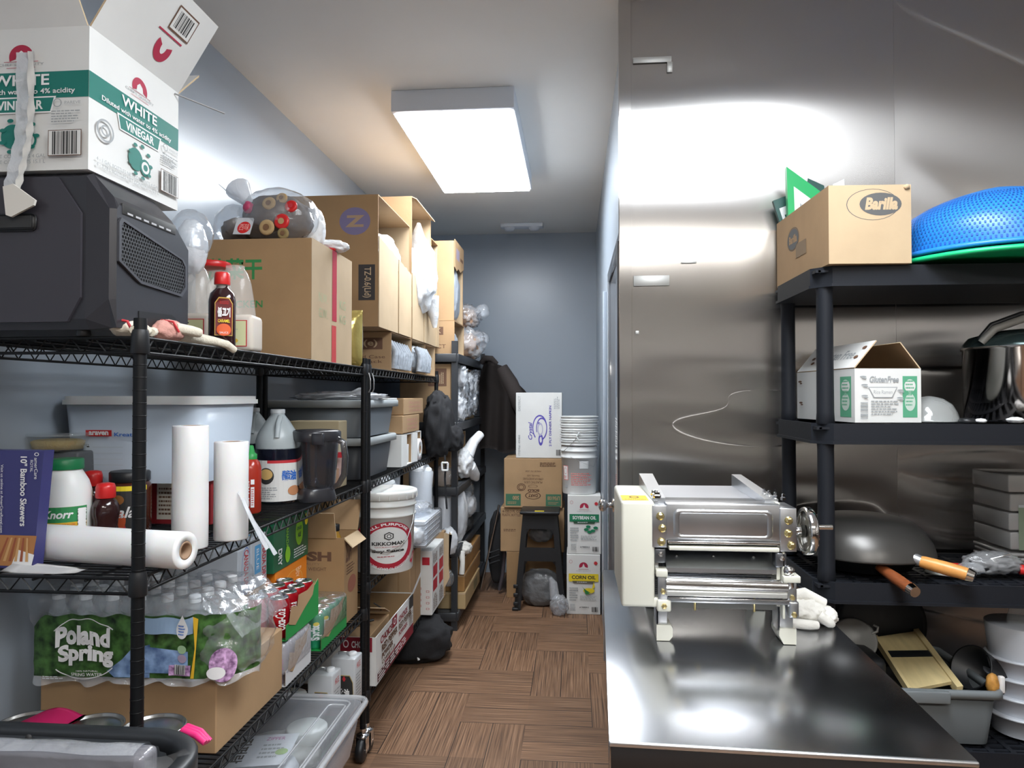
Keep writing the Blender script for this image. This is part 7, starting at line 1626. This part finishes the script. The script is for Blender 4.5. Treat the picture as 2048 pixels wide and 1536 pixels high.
# ================================================================= third tier
Z = .976
IRON = mat('dark_wok_iron', (.075, .072, .068), .34, .55); WOODB = mat('reddish_brown_wood', (.26, .075, .025), .35, var=.25, scale=40, map=(1, 1, 6)); WOODO = mat('orange_wood', (.72, .33, .09), .35, var=.12, scale=30)
def handle(mb, p0, p1, m, r0=.012, r1=.016):
    p0, p1 = Vector(p0), Vector(p1); mb.tube([p0, p0.lerp(p1, .1), p0.lerp(p1, .55), p0.lerp(p1, .92), p1], [r0, r0 * 1.1, r1, r1 * .96, r1 * .9], m, 14)
wx, wy = PX(1722, 2.20), 2.205
t = thing('frying_pan', 'black frying pan under the wok with reddish brown wooden handle', 'pan', (wx, wy, Z + .002))
MB().lathe([(.12, 0), (.13, .004), (.155, .040), (.158, .042), (.150, .042), (.125, .008), (0, .008)], BLKP, seg=48).build('pan_body', parent=t)
b = MB(); h0 = Vector((PX(1756, 2.06), 2.06, PZ(1132, .8, 2.06))); h1 = Vector((PX(1818, 1.93), 1.93, PZ(1176, .85, 1.93)))
o_ = Vector((wx, wy, Z + .002)); handle(b, h0 - o_, h1 - o_, WOODB); b.build('pan_handle', parent=t, label='reddish brown wooden handle')
b = MB(); b.tube([(h0 - o_) + Vector((-.02, .05, .008)), h0 - o_ + Vector((0, 0, 0))], [.010, .012], CHROME, 10); b.lathe([(.014, 0), (.0165, .002), (.016, .018), (.006, .024), (0, .024)], CHROME, (0, 0, 0), 8) if 0 else b.tube([h1 - o_, h1 - o_ + (h1 - h0).normalized() * .018], [.0165, .014], CHROME, 14); b.build('handle_ferrule', parent=t, label='chrome ferrule and end cap')
t = thing('wok', 'dark grey wok turned upside down on the frying pan, orange wooden handle', 'wok', (wx, wy, Z + .046))
MB().lathe([(.192, 0), (.195, .002), (.194, .006), (.187, .032), (.166, .065), (.135, .090), (.10, .102), (0, .105)], IRON, seg=64).build('wok_body', parent=t)
b = MB(); o_ = Vector((wx, wy, Z + .046)); h0 = Vector((PX(1838, 2.03), 2.03, PZ(1120, .85, 2.03))); h1 = Vector((PX(1925, 1.98), 1.965, PZ(1143, .95, 1.98))); handle(b, h0 - o_, h1 - o_, WOODO, .015, .018); b.build('wok_handle', parent=t, label='orange wooden handle')
b = MB(); p = Vector((PX(1790, 2.07), 2.06, PZ(1098, .8, 2.07))) - o_; b.tube([p + Vector((-.01, .02, .005)), p, p.lerp(h0 - o_, .55), h0 - o_], [.020, .021, .015, .015], mat('cast_aluminium', (.55, .56, .58), .35, .8), 14); b.tube([h1 - o_, h1 - o_ + (h1 - h0).normalized() * .016 + Vector((0, 0, -.002))], [.0185, .015], CHROME, 14); b.build('handle_socket', parent=t, label='cast metal socket and steel end cap')
b = MB(); b.lathe([(.06, 0), (.064, .003), (.055, .008), (0, .010)], film('frosted_disc', (.6, .6, .56), .5, .4, 8, .2, .001), seg=32, sx=1.1, sy=.8); b.blob((.045, -.02, .004), (.07, .06, .03), FILM, 4, .3, 2.5, 3); b.build('bagged_lid', loc=(PX(1900, 2.12), 2.13, Z + .001), label='frosted plastic lid in a clear bag right of the wok', cat='lid')
t = thing('wrapped_utensils', 'red-handled utensils in crinkled black and clear wrap on the third tier', 'utensils', (PX(1985, 2.12), 2.13, Z + .001))
b = MB(); b.tube([(-.13, .03, .016), (-.06, .01, .012)], [.009, .012], REDP, 8); b.build('handle', parent=t, label='dark red handle'); b = MB(); b.tube([(.06, -.02, .018), (.14, -.045, .018)], [.014, .016], REDP, 10); b.build('handle', parent=t, label='bright red handle')
b = MB(); b.blob((0, 0, 0), (.15, .07, .055), BLKP, 4, .2, 2.2, 4); b.blob((0, 0, 0), (.16, .08, .062), FILM, 5, .25, 3, 4); b.tube([(-.07, .0, .03), (-.02, -.02, .045), (.03, -.03, .062)], .002, CHROME, 6); b.build('wrapping', parent=t)
t = thing('plastic_tray_stack', 'stack of clear plastic trays with a printed card at the right edge, third tier', 'tray stack', (PX(2030, 2.22) + .06, 2.24, Z + .001))
b = MB()
for k in range(7): z = .012 + k * .014 if k < 3 else .06 + (k - 3) * .055; b.rbox(-.11 + .004 * (k % 2), .12, -.07, .12, z, z + (.010 if k < 3 else .05), film('tray_plastic', (.62, .61, .60), .40, .3, 4, .2, .0005), .004)
b.build('trays', parent=t); b = MB(); s = b.surf((-.085, -.072, .06), (.13, 0, 0), (0, 0, .13)); s.rect(0, 0, 1, 1, mat('label_dim_green', (.16, .20, .14), .6)); s.disc(.7, .5, .32, .46, mat('pie_print', (.45, .33, .2), .6)); s.ring(.7, .5, .36, .5, .15, mat('pie_rim', (.25, .05, .04), .6)); s.rect(0, .94, 1, 1, GRYI); b.build('printed_card', parent=t, label='printed card with pie picture')

# ================================================================= fourth tier
Z = .536
t = thing('grey_tote', 'grey plastic tote full of kitchen tools on the fourth tier beside the table', 'tote', (.92, 2.2, Z))
GT_ = mat('tote_grey', (.09, .10, .105), .5); GTR = mat('tote_rim_grey', (.17, .19, .20), .45)
b = MB(); tub(b, .73, 1.135, 2.025, 2.37, Z + .002, .683, GT_, .03, .015); inp(b.build('tote_body', parent=t)); b = MB(); ring_slab(b, .722, 1.148, 2.015, 2.38, .668, .688, .018, .03, GTR); b.rbox(.80, 1.0, 2.006, 2.02, .655, .688, GTR, .004); inp(b.build('rim', parent=t))
# mandoline slicer leaning in the tote
WD = mat('pale_beech', (.62, .50, .26), .45, var=.1, scale=10, map=(6, 1, 1))
t = thing('mandoline_slicer', 'pale wooden mandoline slicer with black blade leaning out of the grey tote', 'slicer')
c1 = Vector((PX(1750, 2.30), 2.30, PZ(1270, .9, 2.30))); c2 = Vector((PX(1822, 2.34), 2.34, PZ(1258, .95, 2.34))); c3 = Vector((PX(1897, 2.06), 2.06, PZ(1358, 1.0, 2.06))); c4 = Vector((PX(1816, 2.05), 2.05, PZ(1374, .9, 2.05)))
nrm = (c2 - c1).cross(c4 - c1).normalized(); nrm = nrm if nrm.z > 0 else -nrm
def quadslab(mb, p, th, m):
    q = [Vector(a) for a in p]; vs = q + [a - nrm * th for a in q]; mb.add(vs, [(0, 1, 2, 3), (7, 6, 5, 4), (0, 4, 5, 1), (1, 5, 6, 2), (2, 6, 7, 3), (3, 7, 4, 0)], m)
lp = lambda a, b_, f_: a + (b_ - a) * f_
b = MB(); quadslab(b, [c1, c2, lp(c2, c3, .42), lp(c1, c4, .34)], .010, WD); quadslab(b, [lp(c1, c4, .42), lp(c2, c3, .54), c3, c4], .010, WD); b.build('board', parent=t)
b = MB(); quadslab(b, [a + nrm * .002 for a in (lp(c1, c4, .30), lp(c2, c3, .42), lp(c2, c3, .54), lp(c1, c4, .40))], .004, BLKP); b.build('blade', parent=t, label='black serrated blade')
u_ = (c2 - c1).normalized(); d_ = (c3 - c2)
b = MB(); quadslab(b, [c2 + nrm * .008, c2 + u_ * .018 + nrm * .008, c2 + u_ * .02 + d_ * 1.12 + nrm * .004, c2 + d_ * 1.12 + nrm * .004], .022, WD); b.build('side_rail', parent=t)
b = MB(); quadslab(b, [c1 - u_ * .010 + nrm * .006, c1 + nrm * .006, c4 + nrm * .006, c4 - u_ * .010 + nrm * .006], .02, WD); b.build('side_rail', parent=t)
# black cup, pans, ginger, white piece
t = MB(); t.lathe([(.050, 0), (.052, .002), (.060, .09), (.063, .092), (.058, .092), (.048, .006), (0, .006)], BLKP, seg=40); t.build('black_cup', loc=(PX(1985, 2.14), 2.15, .675), rot=(R(18), R(-62), 0), label='black plastic cup lying on its side in the grey tote', cat='cup')
MB().lathe([(0, 0), (.09, .004), (.13, .02), (.135, .024), (.12, .03), (0, .036)], BLKP, seg=44).build('pan_cover', loc=(PX(1758, 2.37), 2.385, .76), rot=(R(80), R(-8), 0), label='black round pan cover standing behind the mandoline slicer', cat='pan cover')
b = MB(); b.lathe([(0, 0), (.04, .003), (.062, .02), (.064, .022), (.058, .022), (.035, .008), (0, .006)], mat('grey_bowl', (.22, .22, .21), .4), seg=36); b.tube([(.055, .0, .02), (.07, .0, .024), (.078, .01, .026), (.07, .02, .024)], .004, mat('grey_bowl'), 8); b.build('grey_bowl', loc=(PX(1700, 2.25), 2.24, .74), rot=(R(55), R(-20), 0), label='small grey bowl with loop behind the table edge', cat='bowl')
MB().rbox(.755, .88, 2.10, 2.345, .545, .735, BLKP, .02).build('black_container', label='black container in the left part of the grey tote', cat='container')
MB().blob((PX(1982, 2.04), 2.05, .672), (.032, .03, .055), mat('ginger_brown', (.50, .24, .05), .6, var=.3, scale=60), 4, .2, 2.4, 3).build('ginger_piece', label='orange-brown ginger-like piece at the tote corner', cat='ginger')
MB().rbox(-.007, .007, -.007, .007, 0, .045, WHP, .003).build('white_stub', loc=(PX(1996, 2.05), 2.05, .675), label='short white plastic stub at the tote corner', cat='plastic stub')
# stack of white containers right of the tote
t = thing('container_stack', 'stack of white round containers with clear lids at the right edge, fourth tier', 'container stack', (1.255, 2.14, Z + .001))
MW = mat('milky_container', (.52, .55, .60), .35)
for k in range(4):
    z = k * .052; MB().lathe([(.072, z), (.085, z + .05), (.090, z + .051), (.090, z + .056), (.084, z + .057)], MW, seg=40).build('container', parent=t)
b = MB(); b.lathe([(.078, .21), (.088, .30), (.086, .302), (.0, .302)], MW, seg=40); b.build('container', parent=t)
b = MB(); b.lathe([(.105, 0), (.108, .003), (.10, .008), (0, .010)], FILMS, seg=44); b.build('round_cover', loc=(1.32, 2.12, .83), rot=(R(75), 0, R(-8)), label='clear round cover standing on edge behind the white container stack', cat='cover')
# things below the table front
for (px, wpx, lab) in ((1275, 52, 'white carton under the table front, left of two'), (1370, 60, 'white carton under the table front, right of two')):
    y = 1.32; xa, xb = PX(px - wpx / 2, y), PX(px + wpx / 2, y); t = MB().rbox(xa, xb, y, y + .25, .272, .272 + .50, WBOX, .003, 1, False); t.build('carton', label=lab, cat='box')
MB().blob((PX(1480, 1.35), 1.42, .272), (.16, .16, .55), mat('black_bag_plastic', (.03, .03, .035), .3, bump=.8, bscale=20, bdist=.01), 4, .15, 2, 4).build('black_bag', label='black plastic bag under the table front beside the white cartons', cat='bag')
